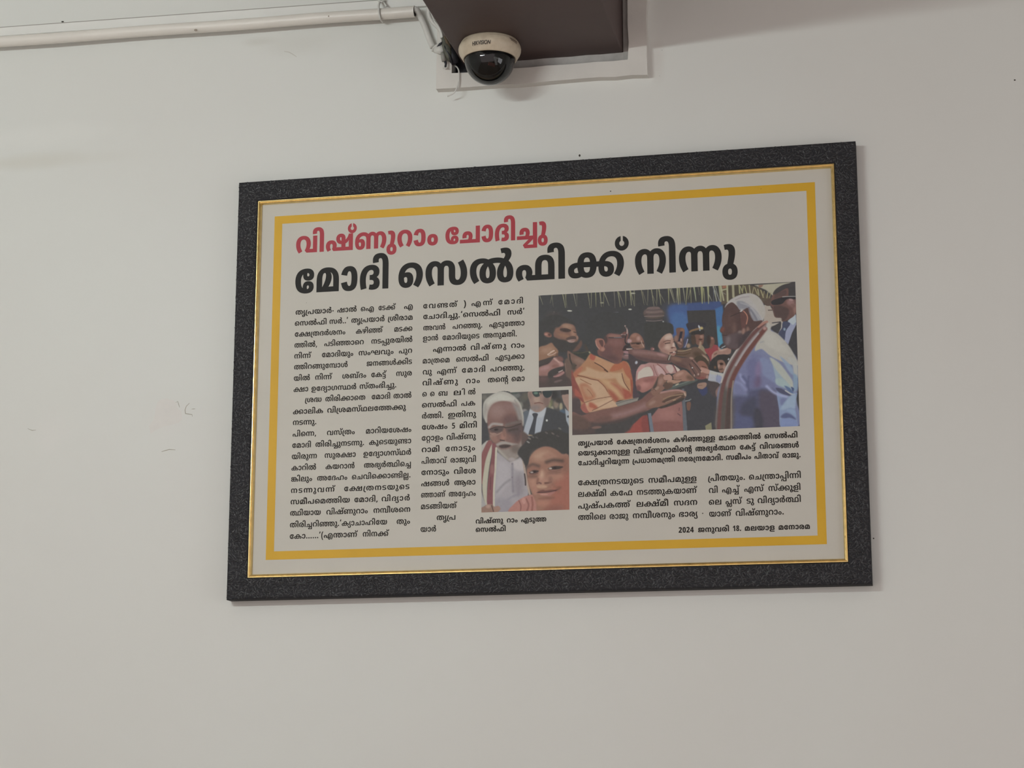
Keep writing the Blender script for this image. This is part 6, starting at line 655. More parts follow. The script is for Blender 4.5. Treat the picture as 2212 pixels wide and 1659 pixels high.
  [1540,119,195,92,-40,0,-54,-11,-30,-20,1,-14,0,-11,6,-11,12,-5,7,0,4,0,8,3,4,6,1,5,0,8,-10,7,-7,0,-10,0,-18,-8,-13,-8,-7,22,12,7,34,9,23,0,20,0,28,-9,14,-15,1,-11,0,-12,-16,-17,-34,-9,-25,0,-24,0,-38,10,-22,22,1,18,0,17,26,26,48,17,66,8,43,0,28,0,44,-4,23,-3,4,-1,6,-4,5,-1,16,-3,26,-7,16,-11,1,-8,0,-5,-6,-9,-16,-6,-11,-3,1,3,18,-3,22,-14,1,-9,0,-8,-16,-14,-36,-8,-31,0,-36,0,-42,13,-20,22,1,15,0,12,16,20,26,16,19,6,4,1,6,4,5,1,18,4,36,4,21,0,24,0,36,-5,26,-9,11,-6,27,-53,1,-43,-63,0,1,55,0,12,-8,16,-9,5,-8,2,-20,3,-11,0,-8,0,-16,-1,-5,-1,-12,-2,-20,-7,-16,-11,-8,-14,1,-9,0,-15,18,-12,17,0,10,0,12,4,1,5,0,5,-12,5,-13,0,-7,0,1,23,7,0,12,0,12,6,1,5,0,6,-18,7,-21,1,-10,1,-18,2,-24,1,58,515,116,28,0,40,-9,18,-15,1,-9,0,-6,-6,-11,-16,-7,-11,-3,1,1,18,-3,20,-15,1,-10,0,-15,-38,-16,-39,0,-10,0,-22,1,-7,1,9,23,6,-1,10,-1,7,0,12,0,12,6,1,5,0,3,-4,5,-5,1,-4,2,-12,1,-11,0,-9,0,1,24,9,0,10,0,14,2,5,1,4,2,4,4,1,3,0,6,-14,6,-13,0,-12,0,-18,-4,-5,-3,-8,-4,-6,-10,-4,-13,1,-8,1,-18,-55,2,-1,24,3,18,8,12,30,18,46,10],
  [1318,100,147,116,30,0,44,-9,19,-11,-17,3,14,8,34,9,21,0,20,0,32,-7,17,-9,-9,1,16,8,32,7,23,0,32,0,42,-14,24,-25,1,-16,0,-13,-12,-22,-20,-19,-13,-10,-51,14,10,9,14,16,8,16,1,8,0,12,-12,14,-18,6,-7,0,-6,0,-8,-2,-3,-2,-6,-3,-2,-9,1,-9,1,-67,-65,0,1,67,0,9,-4,9,-5,3,-2,2,-10,2,-7,0,-6,0,-10,-2,-1,-2,-6,-3,-4,-9,1,-10,1,-66,-65,0,1,58,0,12,-6,13,-7,4,-6,2,-16,3,-13,0,-20,0,-32,-9,-20,-20,1,-15,1,-1,0,-11,6,-11,10,-5,7,0,6,0,6,3,4,6,1,5,0,8,-8,7,-9,0,-10,0,-18,-8,-13,-8,-7,22,12,7,34,9,23,0,20,0,30,-9,14,-16,1,-10,0,-12,-18,-17,-34,-9,-25,0,-24,0,-36,10,-22,22,1,19,0,22,34,30,60,15],
  [2179,53,97,-2,-24,0,-36,10,-22,22,1,19,0,22,34,30,60,15,39,0,30,0,44,-9,19,-11,9,-16,15,-36,1,-44,-65,0,1,58,0,12,-6,13,-7,4,-6,2,-18,3,-11,0,-20,0,-32,-10,-20,-19,1,-15,1,-1,0,-11,6,-12,10,-4,7,0,6,0,6,3,4,6,1,5,0,8,-8,7,-9,0,-10,0,-18,-8,-13,-8,-7,22,12,7,34,9,23,0,20,0,30,-9,14,-16,1,-10,0,-12,-18,-17,-34,-9,77,319,116,20,0,36,-5,19,-5,9,-6,28,-9,32,-26,1,-21,0,-15,-20,-21,-38,-10,-27,0,-28,0,-38,11,-20,21,1,15,0,13,14,19,28,16,21,7,9,5,18,6,38,5,23,0,26,0,34,-6,26,-10,13,-6,9,-10,13,-39,1,-45,-65,0,1,57,0,12,-8,14,-9,4,-6,3,-18,3,-11,0,-8,0,-14,-1,-5,-2,-9,-1,-14,-4,-20,-13,-10,-18,1,-10,0,-8,6,-10,10,-5,7,0,6,0,10,4,6,10,1,9,0,11,-10,17,-20,13,-11,4,-7,1,-4,1,-10,1,-12,1,-3,0,-14,0,-18,-3,-5,-3,-10,-4,-8,-14,1,-12,1,-53,-57,0,1,44,13,46,10,6,28,10,38,6,80,613,116,20,0,36,-5,19,-5,9,-6,28,-9,32,-26,1,-21,0,-15,-20,-21,-38,-10,-27,0,-28,0,-38,11,-20,21,1,15,0,13,14,19,28,16,21,7,11,5,18,6,40,5,23,0,36,0,48,-10,28,-17,12,-21,1,-10,0,-13,-14,-22,-22,-18,-13,-7,-49,14,10,6,16,15,8,15,1,9,0,11,-12,16,-28,9,-21,0,-8,0,-16,-1,-5,-2,-9,-1,-14,-4,-20,-13,-10,-18,1,-10,0,-8,6,-10,10,-5,7,0,6,0,10,4,6,10,1,9,0,11,-10,17,-20,13,-11,4,-7,1,-4,1,-10,1,-12,1,-3,0,-14,0,-18,-3,-5,-3,-10,-4,-8,-14,1,-12,1,-53,-57,0,1,45,13,45,10,6,28,10,38,6],
  [521,13,165,0,-67,0,1,76,0,6,0,15,3,6,-4,-2,-10,-5,-3,-3,-25,-13,-37,20,89,43,61,0],
  [864,35,99,74,32,0,36,-11,18,-18,1,-9,0,-5,-6,-12,-5,-4,-1,9,91,0,1,89,65,0,1,-113,-191,0,-19,14,4,3,6,10,1,7,0,7,-10,9,-13,0,-8,0,-10,-4,-4,-7,1,-5,0,-8,8,-12,7,-6,-49,-11,-14,9,-16,18,1,11,0,12,22,17,40,10],
  [291,12,59,-2,-16,0,-20,9,1,9,0,9,20,9,17,0,18,0,20,-9,1,-9,0,-9,-20,-9],
  [1095,33,99,74,32,0,36,-11,18,-18,1,-9,0,-5,-6,-12,-5,-4,-1,9,81,0,1,-24,-117,0,-19,14,4,3,6,10,1,7,0,7,-10,9,-13,0,-8,0,-10,-4,-4,-7,1,-5,0,-8,8,-12,7,-6,-49,-11,-14,9,-16,18,1,11,0,12,22,17,40,10,16,319,116,24,0,36,-6,15,-7,14,-7,12,-20,1,-15,1,-61,-201,0,1,60,0,11,6,16,12,12,11,5,12,6,36,6,15,319,92,-10,0,-12,-3,-3,-2,-6,-4,-6,-12,1,-11,1,-36,75,0,1,36,0,11,-4,12,-5,4,-4,2,-14,3],
  [738,64,145,116,36,0,52,-11,34,-19,16,-25,1,-14,0,-17,-20,-22,-38,-10,-29,0,-28,0,-36,11,-16,20,1,12,0,19,36,22,35,0,20,0,30,-12,18,-17,5,-9,-25,-1,-2,4,-8,8,-12,5,-7,0,-12,0,-12,-9,1,-11,0,-6,4,-9,10,-4,7,0,8,0,10,5,6,11,1,10,0,4,-2,7,1,3,0,1,0,3,1,1,-2,7,-18,11,-30,8,-19,0,-22,0,-32,-9,-14,-15,1,-11,0,-9,8,-15,14,-14,13,-8,-49,-14,-16,8,-22,18,-12,22,1,13,0,11,14,21,32,16,50,10],
  [296,24,123,113,-18,-20,-18,-36,-8,-30,1,-13,0,-12,10,-13,18,-4,11,0,6,0,12,1,5,0,9,-24,-8,-1,-18,-1,-9,0,-36,0,-42,12,-20,25,1,18,0,17,10,30,20,33,13,18],
  [741,80,199,-2,-30,0,-38,10,-18,21,1,14,0,11,12,18,22,17,19,9,11,9,12,5,14,10,1,6,0,4,-10,5,-9,0,-6,0,-10,-1,-5,-1,-9,22,10,2,28,1,13,0,26,0,28,-8,10,-13,1,-7,0,-10,-20,-18,-19,-10,-7,-6,-12,-5,-16,-14,-10,-17,1,-10,0,-6,4,-9,10,-6,9,0,10,0,10,10,1,12,0,7,-4,13,-8,12,-12,9,-7,3,-8,3,-18,2,-13,0,-20,0,-30,-8,-16,-15,1,-11,0,-9,8,-16,14,-14,11,-8,-47,-14,-16,8,-22,18,-12,22,1,13,0,11,12,20,32,17,50,10,37,0,18,0,28,-3,15,-3,4,-1,8,-2,5,-1,18,-5,30,-19,16,-23,1,-14,0,-23,-42,-24],
  [664,36,135,116,32,0,46,-10,28,-17,12,-20,1,-11,0,-13,-12,-22,-24,-18,-13,-8,-49,14,10,7,16,15,8,16,1,9,0,10,-12,15,-24,9,-15,0,-16,0,-24,-8,-14,-15,1,-11,0,-9,8,-16,14,-14,13,-8,-49,-14,-16,8,-22,18,-12,22,1,13,0,10,12,21,28,17,46,10],
  [288,50,25,-67,-26,0,-36,7,-20,15,1,11,0,13,38,17,35,0,18,0,30,-6,17,-6,-17,-18,-8,4,-18,3,-11,0,-8,0,-10,-4,1,-4,0,-4,10,-5,9,0,10,0,14,5,6,8,1,7,0,3,-2,10,-8,15,-7,11,-8,12,-12,23,1,12,0,15,16,26,13,10,67,0,-10,-9,-12,-17,-6,-15,1,-8,0,-10,8,-18,7,-11,8,-11,10,-17,4,-14,1,-7,0,-15,-26,-19,-40,-9],
  [1181,84,243,116,20,0,30,-6,13,-5,10,-4,12,-11,4,-15,1,-10,1,-19,0,-8,4,-10,7,-2,2,-2,10,-2,7,0,10,0,16,6,10,13,1,12,0,9,-8,16,-14,16,-9,8,53,14,14,-10,20,-19,12,-22,1,-12,0,-17,-24,-25,-44,-13,-33,0,-22,0,-32,5,-11,5,-10,4,-12,12,-4,15,1,10,1,17,0,9,-4,10,-5,3,-4,2,-8,2,-7,0,-6,0,-8,-2,-3,-2,-6,-3,-4,-9,1,-8,1,-68,-63,0,1,67,0,9,-4,10,-5,2,-2,2,-10,2,-3,0,-10,0,-18,-6,-12,-14,1,-12,0,-8,8,-16,14,-16,11,-8,-51,-14,-14,9,-20,20,-10,21,1,13,0,16,22,25,44,14,31,0,22,0,32,-7,17,-8,-7,-1,14,8,32,8],
  [1025,89,261,116,34,0,52,-11,34,-19,18,-24,1,-15,0,-17,-20,-22,-40,-10,-29,0,-28,0,-36,11,-16,20,1,12,0,19,36,22,35,0,20,0,30,-12,18,-17,5,-9,-25,-1,-2,4,-8,8,-12,5,-7,0,-12,0,-12,-9,1,-11,0,-6,6,-9,8,-4,7,0,8,0,10,5,6,11,1,10,0,4,0,7,-1,3,0,1,0,3,1,1,-2,7,-18,11,-28,8,-19,0,-14,0,-18,-3,-7,-3,-10,-4,-8,-15,1,-13,1,-7,0,-14,-12,-19,-13,-6,-12,-5,-32,-5,-23,0,-32,0,-44,13,-22,25,1,17,0,12,10,22,22,19,15,10,51,-14,-10,-8,-14,-16,-8,-16,1,-9,0,-12,10,-13,16,-6,11,0,6,0,10,2,3,2,4,2,4,8,1,9,1,13,0,18,20,22,21,7,14,6,40,5],
  [1156,33,99,74,32,0,36,-11,18,-18,1,-9,0,-5,-6,-12,-5,-4,-1,9,99,0,7,-24,-141,0,-19,14,4,3,6,10,1,7,0,7,-10,9,-13,0,-8,0,-10,-4,-4,-7,1,-5,0,-8,8,-12,7,-6,-49,-11,-14,9,-16,18,1,11,0,12,22,17,40,10,23,259,0,1,81,0,3,0,5,-1,1,-2,1,-4,1,-3,0,-6,0,-8,-5,1,-5,0,-4,6,-7,14,-4,17,0,19,0,18,0,30,9,22,14,16,16,7,7,65,0,1,-113,27,249,116,18,0,24,-4,11,-4,10,-4,12,-15,1,-12,1,-53,57,0,1,30,0,5,2,8,0,7,3,3,1,-3,-8,-9,-30,-13,-34,-7,-17,0,-25,0,-34,0,-40,10,-18,17,1,10,0,9,16,15,34,10],
  [1014,83,203,-2,-28,0,-38,11,-20,21,1,15,0,13,14,19,28,16,21,7,11,5,18,6,40,5,23,0,36,0,48,-10,28,-17,12,-21,1,-10,0,-13,-14,-22,-22,-18,-13,-7,-49,14,10,6,16,15,8,15,1,9,0,11,-12,16,-28,9,-21,0,-8,0,-16,-1,-5,-2,-9,-1,-14,-4,-20,-13,-10,-18,1,-10,0,-8,6,-10,10,-5,7,0,6,0,10,4,6,10,1,9,0,11,-10,17,-18,13,-11,4,-9,1,-6,2,-14,1,-7,0,-24,0,-30,-9,-12,-16,1,-11,0,-8,8,-16,14,-14,11,-7,-49,-14,-14,7,-22,18,-12,22,1,13,0,10,12,20,28,17,50,11,39,0,22,0,38,-5,19,-5,9,-6,28,-9,32,-26,1,-21,0,-15,-20,-21,-38,-10],
  [1749,80,143,116,22,0,38,-5,19,-5,9,-6,28,-9,32,-26,1,-21,0,-15,-20,-21,-38,-10,-27,0,-28,0,-38,11,-20,21,1,15,0,13,14,19,28,16,21,7,9,5,18,6,38,5,23,0,26,0,34,-6,26,-10,13,-6,9,-10,13,-37,1,-47,-65,0,1,57,0,12,-8,14,-9,4,-6,3,-18,3,-11,0,-8,0,-14,-1,-5,-2,-9,-1,-14,-4,-20,-13,-10,-18,1,-10,0,-8,6,-10,10,-5,7,0,6,0,10,4,6,10,1,9,0,11,-10,17,-18,13,-13,4,-7,1,-6,2,-14,1,-7,0,-24,0,-30,-9,-12,-16,1,-11,0,-8,8,-16,14,-14,11,-7,-49,-14,-14,7,-22,18,-12,22,1,13,0,10,12,20,28,17,50,11,80,441,116,20,0,36,-5,19,-5,9,-6,28,-9,32,-26,1,-21,0,-15,-20,-21,-38,-10,-27,0,-28,0,-38,11,-20,21,1,15,0,13,14,19,28,16,21,7,11,5,18,6,40,5,23,0,36,0,48,-10,28,-17,12,-21,1,-10,0,-13,-14,-22,-22,-18,-13,-7,-49,14,10,6,16,15,8,15,1,9,0,11,-12,16,-28,9,-21,0,-8,0,-16,-1,-5,-2,-9,-1,-14,-4,-20,-13,-10,-18,1,-10,0,-8,6,-10,10,-5,7,0,6,0,10,4,6,10,1,9,0,11,-10,17,-20,13,-11,4,-7,1,-4,1,-10,1,-12,1,-3,0,-14,0,-18,-3,-5,-3,-10,-4,-8,-14,1,-12,1,-53,-57,0,1,45,13,45,10,6,28,10,38,6],
  [1626,86,203,-2,-28,0,-38,11,-20,21,1,15,0,13,14,19,28,16,21,7,11,5,18,6,40,5,23,0,36,0,48,-10,28,-17,12,-21,1,-10,0,-9,-6,-14,-12,-13,-9,-6,-3,-16,-35,0,-25,15,8,6,12,14,8,14,1,8,0,11,-12,16,-28,9,-21,0,-8,0,-16,-1,-5,-2,-9,-1,-14,-4,-20,-13,-10,-18,1,-10,0,-8,6,-10,10,-5,7,0,6,0,10,4,6,10,1,9,0,11,-10,17,-20,13,-11,4,-7,1,-6,2,-14,1,-7,0,-24,0,-30,-9,-12,-16,1,-11,0,-8,8,-16,14,-14,11,-7,-49,-14,-14,7,-22,18,-12,22,1,13,0,10,12,20,28,17,50,11,39,0,22,0,38,-5,19,-5,9,-6,20,-6,26,-15,14,-21,1,-14,0,-15,-20,-21,-38,-10,4,463,24,19,-24,-137,0,17,24,16,531,116,24,0,38,-6,13,-7,14,-7,14,-20,1,-15,1,-61,-203,0,1,60,0,11,6,16,12,12,11,5,12,6,38,6,15,531,92,-8,0,-14,-3,-3,-2,-6,-4,-6,-12,1,-11,1,-36,75,0,1,36,0,11,-4,12,-5,4,-4,2,-12,3],
  [551,57,111,116,32,0,52,-7,21,-5,-27,-21,-18,4,-34,5,-21,0,-12,0,-18,-3,-6,-6,1,-3,0,-2,2,-4,5,-1,4,-2,16,-1,13,0,5,0,26,0,34,-5,11,-5,12,-5,10,-12,1,-8,0,-11,-20,-17,-46,-9,-35,0,-30,0,-52,5,-21,6,27,22,14,-3,24,-4,24,-2,13,0,16,0,18,3,8,5,1,4,0,3,-4,4,-3,1,-4,2,-14,1,-11,0,-3,0,-26,0,-38,6,-11,5,-10,4,-8,12,1,7,0,11,22,16,44,10],
  [551,54,111,116,32,0,52,-7,21,-5,-27,-21,-18,4,-34,5,-21,0,-12,0,-18,-3,-6,-6,1,-3,0,-2,2,-4,5,-1,4,-2,16,-1,13,0,5,0,26,0,32,-5,13,-5,12,-4,10,-13,1,-8,0,-9,-20,-16,-44,-10,-31,0,-101,0,1,24,93,0,16,0,14,2,7,2,2,1,4,4,1,2,0,3,-4,3,-3,2,-4,1,-14,1,-9,0,-5,0,-26,0,-38,6,-11,5,-10,4,-8,12,1,7,0,11,22,16,44,10,25,111,-51,-20,0,-36,3,-32,5,-15,4,27,22,12,-3,24,-4,24,-2,15,0,16,0,18,3,6,5,1,4,0,6,-14,7,-9,2,37,19,14,-3,24,-9,16,-13,1,-9,0,-11,-22,-16,-44,-10],
  [521,31,11,0,1,23,69,40,16,10,18,13,10,11,1,6,0,4,-8,6,-12,3,-7,0,-12,0,-26,-7,-13,-5,-31,23,12,5,28,8,32,5,21,0,26,0,40,-10,20,-18,1,-11,0,-10,-12,-18,-28,-19,-23,-13,-27,-16,1,-1,99,0,1,-29],
  [359,15,69,-48,-38,0,-40,21,1,16,0,12,18,16,34,10,27,0,26,0,34,-9,18,-17,1,-12,0,-11,-18,-17,-34,-9,12,69,-25,10,0,12,7,1,7,0,8,-12,7,-9,0,-10,0,-12,-7,1,-8,0,-7,12,-7,21,57,116,24,0,30,-10,14,-16,1,-9,0,-15,-12,-29,-11,-16,-57,3,6,14,10,26,1,12,0,7,-8,9,-13,0,-4,0,-8,-1,-5,-1,-7,23,10,1,22,2],
  [937,42,135,116,32,0,46,-10,28,-16,12,-20,1,-11,0,-11,-12,-18,-20,-15,-13,-9,19,18,67,0,1,89,65,0,1,-113,-171,0,-25,15,8,6,14,12,8,16,1,9,0,10,-12,15,-24,9,-15,0,-16,0,-24,-8,-14,-15,1,-11,0,-9,8,-16,14,-14,13,-8,-49,-14,-16,8,-22,18,-12,22,1,13,0,10,12,21,28,17,46,10],
  [0,30,-47,120,-28,0,-34,8,-14,15,1,10,0,4,4,8,3,3,55,-5,0,-2,-2,-5,1,-2,0,-4,4,-6,10,-2,7,0,6,0,10,2,6,6,1,4,0,2,-2,5,-1,2,55,5,2,-3,4,-8,1,-4,0,-10,-16,-15,-34,-8],
  [1022,98,263,-2,-22,0,-38,5,-15,5,-4,0,-4,4,-3,1,-18,6,-26,18,-14,20,1,12,0,8,8,13,7,5,9,6,8,5,20,7,26,3,15,0,44,0,44,-25,1,-22,0,-20,-32,-29,-27,-8,-2,-1,-6,-3,-3,-1,-18,-5,-36,-4,-19,0,-36,0,-50,10,-34,19,-16,24,1,15,0,15,22,22,42,13,33,0,24,0,38,-10,13,-11,-45,-13,-6,6,-14,4,-7,0,-8,0,-14,-6,-8,-11,1,-8,0,-15,18,-20,32,-11,23,0,8,0,16,1,7,2,4,0,6,1,3,1,12,4,18,14,8,16,1,9,0,9,-6,10,-12,4,-5,0,-6,0,-12,-4,-6,-10,1,-9,0,-8,8,-16,14,-14,13,-4,2,-2,8,-1,5,0,6,-2,16,-1,9,0,22,0,30,9,16,18,1,14,0,10,-10,20,-11,11,55,13,18,-13,16,-26,1,-14,0,-12,-12,-24,-28,-18,-52,-11],
  [288,42,7,-12,0,-1,-2,-3,1,-2,0,-3,4,-6,10,-3,11,0,10,0,10,6,1,6,0,4,-2,8,-6,12,-5,9,-10,12,-10,23,1,12,0,15,16,26,13,10,67,0,-10,-9,-12,-17,-6,-15,1,-8,0,-10,8,-18,7,-10,8,-12,8,-15,4,-11,1,-6,0,-18,-44,-18,-41,0,-46,0,-42,19,1,16,0,3,2,5,1,2],
  [521,17,105,-2,-30,0,-40,17,-20,32,1,24,0,25,18,32,40,17,33,0,32,0,40,-17,18,-33,1,-24,0,-16,-8,-27,-22,-19,-34,-11,20,105,26,6,0,10,5,6,11,2,18,1,11,0,12,-2,18,-6,11,-8,5,-7,0,-6,0,-10,-6,-4,-11,-4,-17,1,-12,0,-11,2,-18,6,-11,10,-5],
    ],
}
def read_glyphs(style):
    out = {}; g_ = GRID[style]
    for nm, row in zip(GLYPH_NAMES[style].split(), GLYPH_ROWS[style]):
        cons = []; p = 1
        while p < len(row):
            npt = row[p]; p += 1; x = y = 0; con = []
            for _ in range(npt):
                x += (row[p] >> 1) * g_; y += row[p + 1] * g_; con.append((x, y, bool(row[p] & 1))); p += 2
            cons.append(con)
        out[nm + 'mlym'] = (row[0], cons)
    return out
GLYPHS = {k: read_glyphs(k) for k in GLYPH_NAMES}

def flatten(con, seg):
    n = len(con); pts = []
    full = []
    for i in range(n):
        a = con[i]; b = con[(i + 1) % n]
        full.append(a)
        if not a[2] and not b[2]: full.append(((a[0] + b[0]) / 2, (a[1] + b[1]) / 2, True))
    k = next(i for i, p in enumerate(full) if p[2]); full = full[k:] + full[:k]
    n = len(full); i = 0
    while i < n:
        a = full[i]; pts.append((a[0], a[1]))
        b = full[(i + 1) % n]
        if not b[2]:
            c = full[(i + 2) % n]
            for s in range(1, seg):
                t = s / seg
                pts.append(((1 - t) ** 2 * a[0] + 2 * t * (1 - t) * b[0] + t * t * c[0], (1 - t) ** 2 * a[1] + 2 * t * (1 - t) * b[1] + t * t * c[1]))
            i += 2
        else: i += 1
    return pts
def winding(pt, poly):
    x, y = pt; r = 0; n = len(poly)
    for i in range(n):
        x1, y1 = poly[i]; x2, y2 = poly[(i + 1) % n]
        if (y1 > y) != (y2 > y) and x < (x2 - x1) * (y - y1) / (y2 - y1) + x1: r += 1 if y2 > y1 else -1
    return r
GCACHE = {}
def ring_sign():
    """round vowel-killer sign of the headline: a ring with a keyhole slit at the top"""
    cx_, cy_, ro, ri = -80, 745, 172, 62
    slit = math.radians(11)
    pts = [(cx_ + ro * math.cos(t), cy_ + ro * math.sin(t)) for t in np.linspace(math.pi / 2 + slit * 0.8, math.pi * 2.5 - slit * 0.8, 30)]
    pts += [(cx_ + ri * math.cos(t), cy_ + ri * math.sin(t)) for t in np.linspace(math.pi * 2.5 - slit * 2.2, math.pi / 2 + slit * 2.2, 18)]
    return [pts]
def glyph_mesh(style, nm, seg):
    key = (style, nm)
    if key in GCACHE: return GCACHE[key]
    loops = ring_sign() if nm == 'ring' else [flatten(c, seg) for c in GLYPHS[style][nm][1]]
    loops = [l for l in loops if len(l) > 2]
    co_ = []; ed_ = []
    for l in loops:
        b = len(co_); co_ += [Vector(q) for q in l]; ed_ += [(b + i, b + (i + 1) % len(l)) for i in range(len(l))]
    cv, _e, cf, *_r = delaunay_2d_cdt(co_, ed_, [], 0, 0.01)
    V = [(v.x, v.y) for v in cv]; F = []
    for t in cf:
        cx_ = sum(V[i][0] for i in t) / len(t); cy_ = sum(V[i][1] for i in t) / len(t)
        if sum(winding((cx_, cy_), l) for l in loops) != 0: F.append(tuple(t))
    GCACHE[key] = (np.array(V, float), np.array(F, int))
    return GCACHE[key]

CONS = dict(zip('കഖഗഘങചഛജഝഞടഠഡഢണതഥദധനപഫബഭമയരറലളഴവശഷസഹ',
    'ka kha ga gha nga ca cha ja jha nya tta ttha dda ddha nna ta tha da dha na pa pha ba bha ma ya ra rra la lla llla va sha ssa sa ha'.split()))
VOW = {'അ': 'a', 'ആ': 'aa', 'ഇ': 'i', 'ഈ': 'ii', 'ഉ': 'u', 'എ': 'e', 'ഐ': 'ai'}
CHIL = {'ൻ': 'nachillu', 'ർ': 'rrachillu', 'ൽ': 'lachillu', 'ൾ': 'llachillu', 'ൺ': 'nnachillu'}
POSTM = {'ാ': 'aavowelsign', 'ി': 'ivowelsign', 'ീ': 'iivowelsign', 'ു': 'uvowelsign', 'ൂ': 'uuvowelsign', 'ൃ': 'rvocalicvowelsign', 'ം': 'anusvara'}
PREM = {'െ': 'evowelsign', 'േ': 'eevowelsign', 'ൈ': 'aivowelsign'}
SPLIT = {'ൊ': ('െ', 'ാ'), 'ോ': ('േ', 'ാ')}
PUNCT = {'.': 'period', ',': 'comma', '‘': 'quoteleft', '’': 'quoteright', '(': 'parenleft', ')': 'parenright', '0': 'zero', '1': 'one', '2': 'two', '4': 'four', '5': 'five', '8': 'eight', '•': 'bullet'}
def shape(word, style):
    """word -> glyph names in drawing order (vowel signs and the ra-stroke set before the cluster)"""
    have = GLYPHS[style]; out = []; i = 0
    while i < len(word):
        ch = word[i]
        if ch in CONS:
            comps = [CONS[ch]]; i += 1; final = False; groups = []
            while i < len(word) and word[i] == '്':
                if i + 1 < len(word) and word[i + 1] in CONS:
                    comps.append('+' + CONS[word[i + 1]]); i += 2
                elif i + 1 < len(word) and word[i + 1] == '\u200c':
                    final = True; i += 2; break
                else: final = True; i += 1; break
            # conjuncts
            groups = [[comps[0]]]
            for c in comps[1:]: groups[-1].append(c[1:])
            seq = []; ra = False; ya = False
            cl = groups[0][:]
            if len(cl) > 1 and cl[-1] == 'ra': ra = True; cl = cl[:-1]
            if len(cl) > 1 and cl[-1] == 'ya': ya = True; cl = cl[:-1]
            k = 0; pieces = []
            while k < len(cl):
                for m_ in (3, 2, 1):
                    nm = ''.join(cl[k:k + m_]) + 'mlym'
                    if k + m_ <= len(cl) and nm in have: pieces.append(nm); k += m_; break
                else: raise KeyError(''.join(cl[k:]))
            head = []
            for pc in pieces[:-1]: head += [pc, 'VIR']
            pre = []; post = []
            while i < len(word) and (word[i] in POSTM or word[i] in PREM or word[i] in SPLIT):
                c = word[i]; i += 1
                if c in SPLIT: pre.append(PREM[SPLIT[c][0]] + 'mlym'); post.append(POSTM[SPLIT[c][1]] + 'mlym')
                elif c in PREM: pre.append(PREM[c] + 'mlym')
                else: post.append(POSTM[c] + 'mlym')
            if i < len(word) and word[i] == '്': final = True; i += 1
            out += head + pre + (['rapostmlym'] if ra else []) + [pieces[-1]] + (['yapostmlym'] if ya else []) + post + (['VIR'] if final else [])
        elif ch in VOW: out.append(VOW[ch] + 'mlym'); i += 1
        elif ch in CHIL: out.append(CHIL[ch] + 'mlym'); i += 1
        elif ch in POSTM: out.append(POSTM[ch] + 'mlym'); i += 1
        elif ch in PREM: out.append(PREM[ch] + 'mlym'); i += 1
        elif ch in PUNCT: out.append(PUNCT[ch] + '.mlym'); i += 1
        else: i += 1
    return out
ATTACH = ('VIR', 'ivowelsignmlym', 'iivowelsignmlym', 'yapostmlym', 'rvocalicvowelsignmlym')
def layout_word(word, style, ring):
    names = shape(word, style); pen = 0; items = []; slots = 0
    for k, nm in enumerate(names):
        if nm == 'VIR': nm2 = 'ring' if ring else 'viramamlym'; adv = 0
        else: nm2 = nm; adv = GLYPHS[style][nm][0]
        if k and nm not in ATTACH: slots += 1
        items.append((nm2, pen, slots)); pen += adv
    return items, slots
def text_block(name, mat, style, em, lines, seg=3, ring=False, dy=-0.0002, track=0.14):
    """lines: (baseline pixel y at the first word, [(word, x0, x1), ...]) measured on the photograph"""
    AV = []; AF = []; nb = 0
    for base_y, words in lines:
        zb = world_pt(words[0][1], base_y, YP).z
        for (w, x0, x1) in words:
            # pixel on this baseline at that x
            py = base_y
            for _ in range(6):
                py += (world_pt(x0, py, YP).z - zb) * 1240
            X0 = world_pt(x0, py, YP).x; X1 = world_pt(x1, py, YP).x
            items, slots = layout_word(w, style, ring)
            ms = [(glyph_mesh(style, nm, seg), pen, sl) for nm, pen, sl in items]
            lo = min(m_[0][:, 0].min() + pen for m_, pen, sl in ms); hi = max(m_[0][:, 0].max() + pen for m_, pen, sl in ms)
            nat = (hi - lo) * em / 1000; want = X1 - X0
            gap = 0.0; sx = want / nat
            if sx > 1.0 + track and slots > 0:
                sx0 = 1.0 + track * 0.5
                gap = (want - nat * sx0) / slots; sx = sx0
            for (V, F), pen, sl in ms:
                P = np.empty((len(V), 3))
                P[:, 0] = X0 + ((V[:, 0] + pen - lo) * em / 1000) * sx + sl * gap
                P[:, 1] = YP + dy
                P[:, 2] = zb + V[:, 1] * em / 1000
                AV.append(P); AF.append(F + nb); nb += len(V)
            SXLOG.append((name, w, sx, gap))
    V = np.concatenate(AV) - np.array(root_loc(sheet)); F = np.concatenate(AF)
    me = bpy.data.meshes.new(name)
    me.from_pydata(V.tolist(), [], F.tolist()); me.update()
    me.materials.append(mat)
    o = bpy.data.objects.new(name, me); COL.objects.link(o); o.parent = sheet
    return o
SXLOG = []
def L(origin, scale, base, *words):
    ox, oy = origin
    return (oy + base / scale, [(w, ox + a / scale, ox + b / scale) for (w, a, b) in words])
R4 = ((610, 630), 6.143); R5 = ((610, 880), 5.53); R6 = ((890, 620), 6.38); R7 = ((890, 840), 5.03); P1 = ((0, 0), 1.0)
o = text_block('red_headline', M_RED, 'head', 0.0540, [(547.3, [('വിഷ്ണുറാം', 639.3, 945.8), ('ചോദിച്ചു', 962.1, 1183.1)])], seg=6, ring=True)
o['label'] = 'crimson upper headline line'
o = text_block('black_headline', M_BLACK, 'head', 0.0770, [(634.2, [('മോദി', 637.4, 838.7), ('സെൽഫിക്ക്', 860.4, 1359.5), ('നിന്നു', 1372, 1593.7)])], seg=6, ring=True)
o['label'] = 'heavy black main headline line'
EM = 0.01400
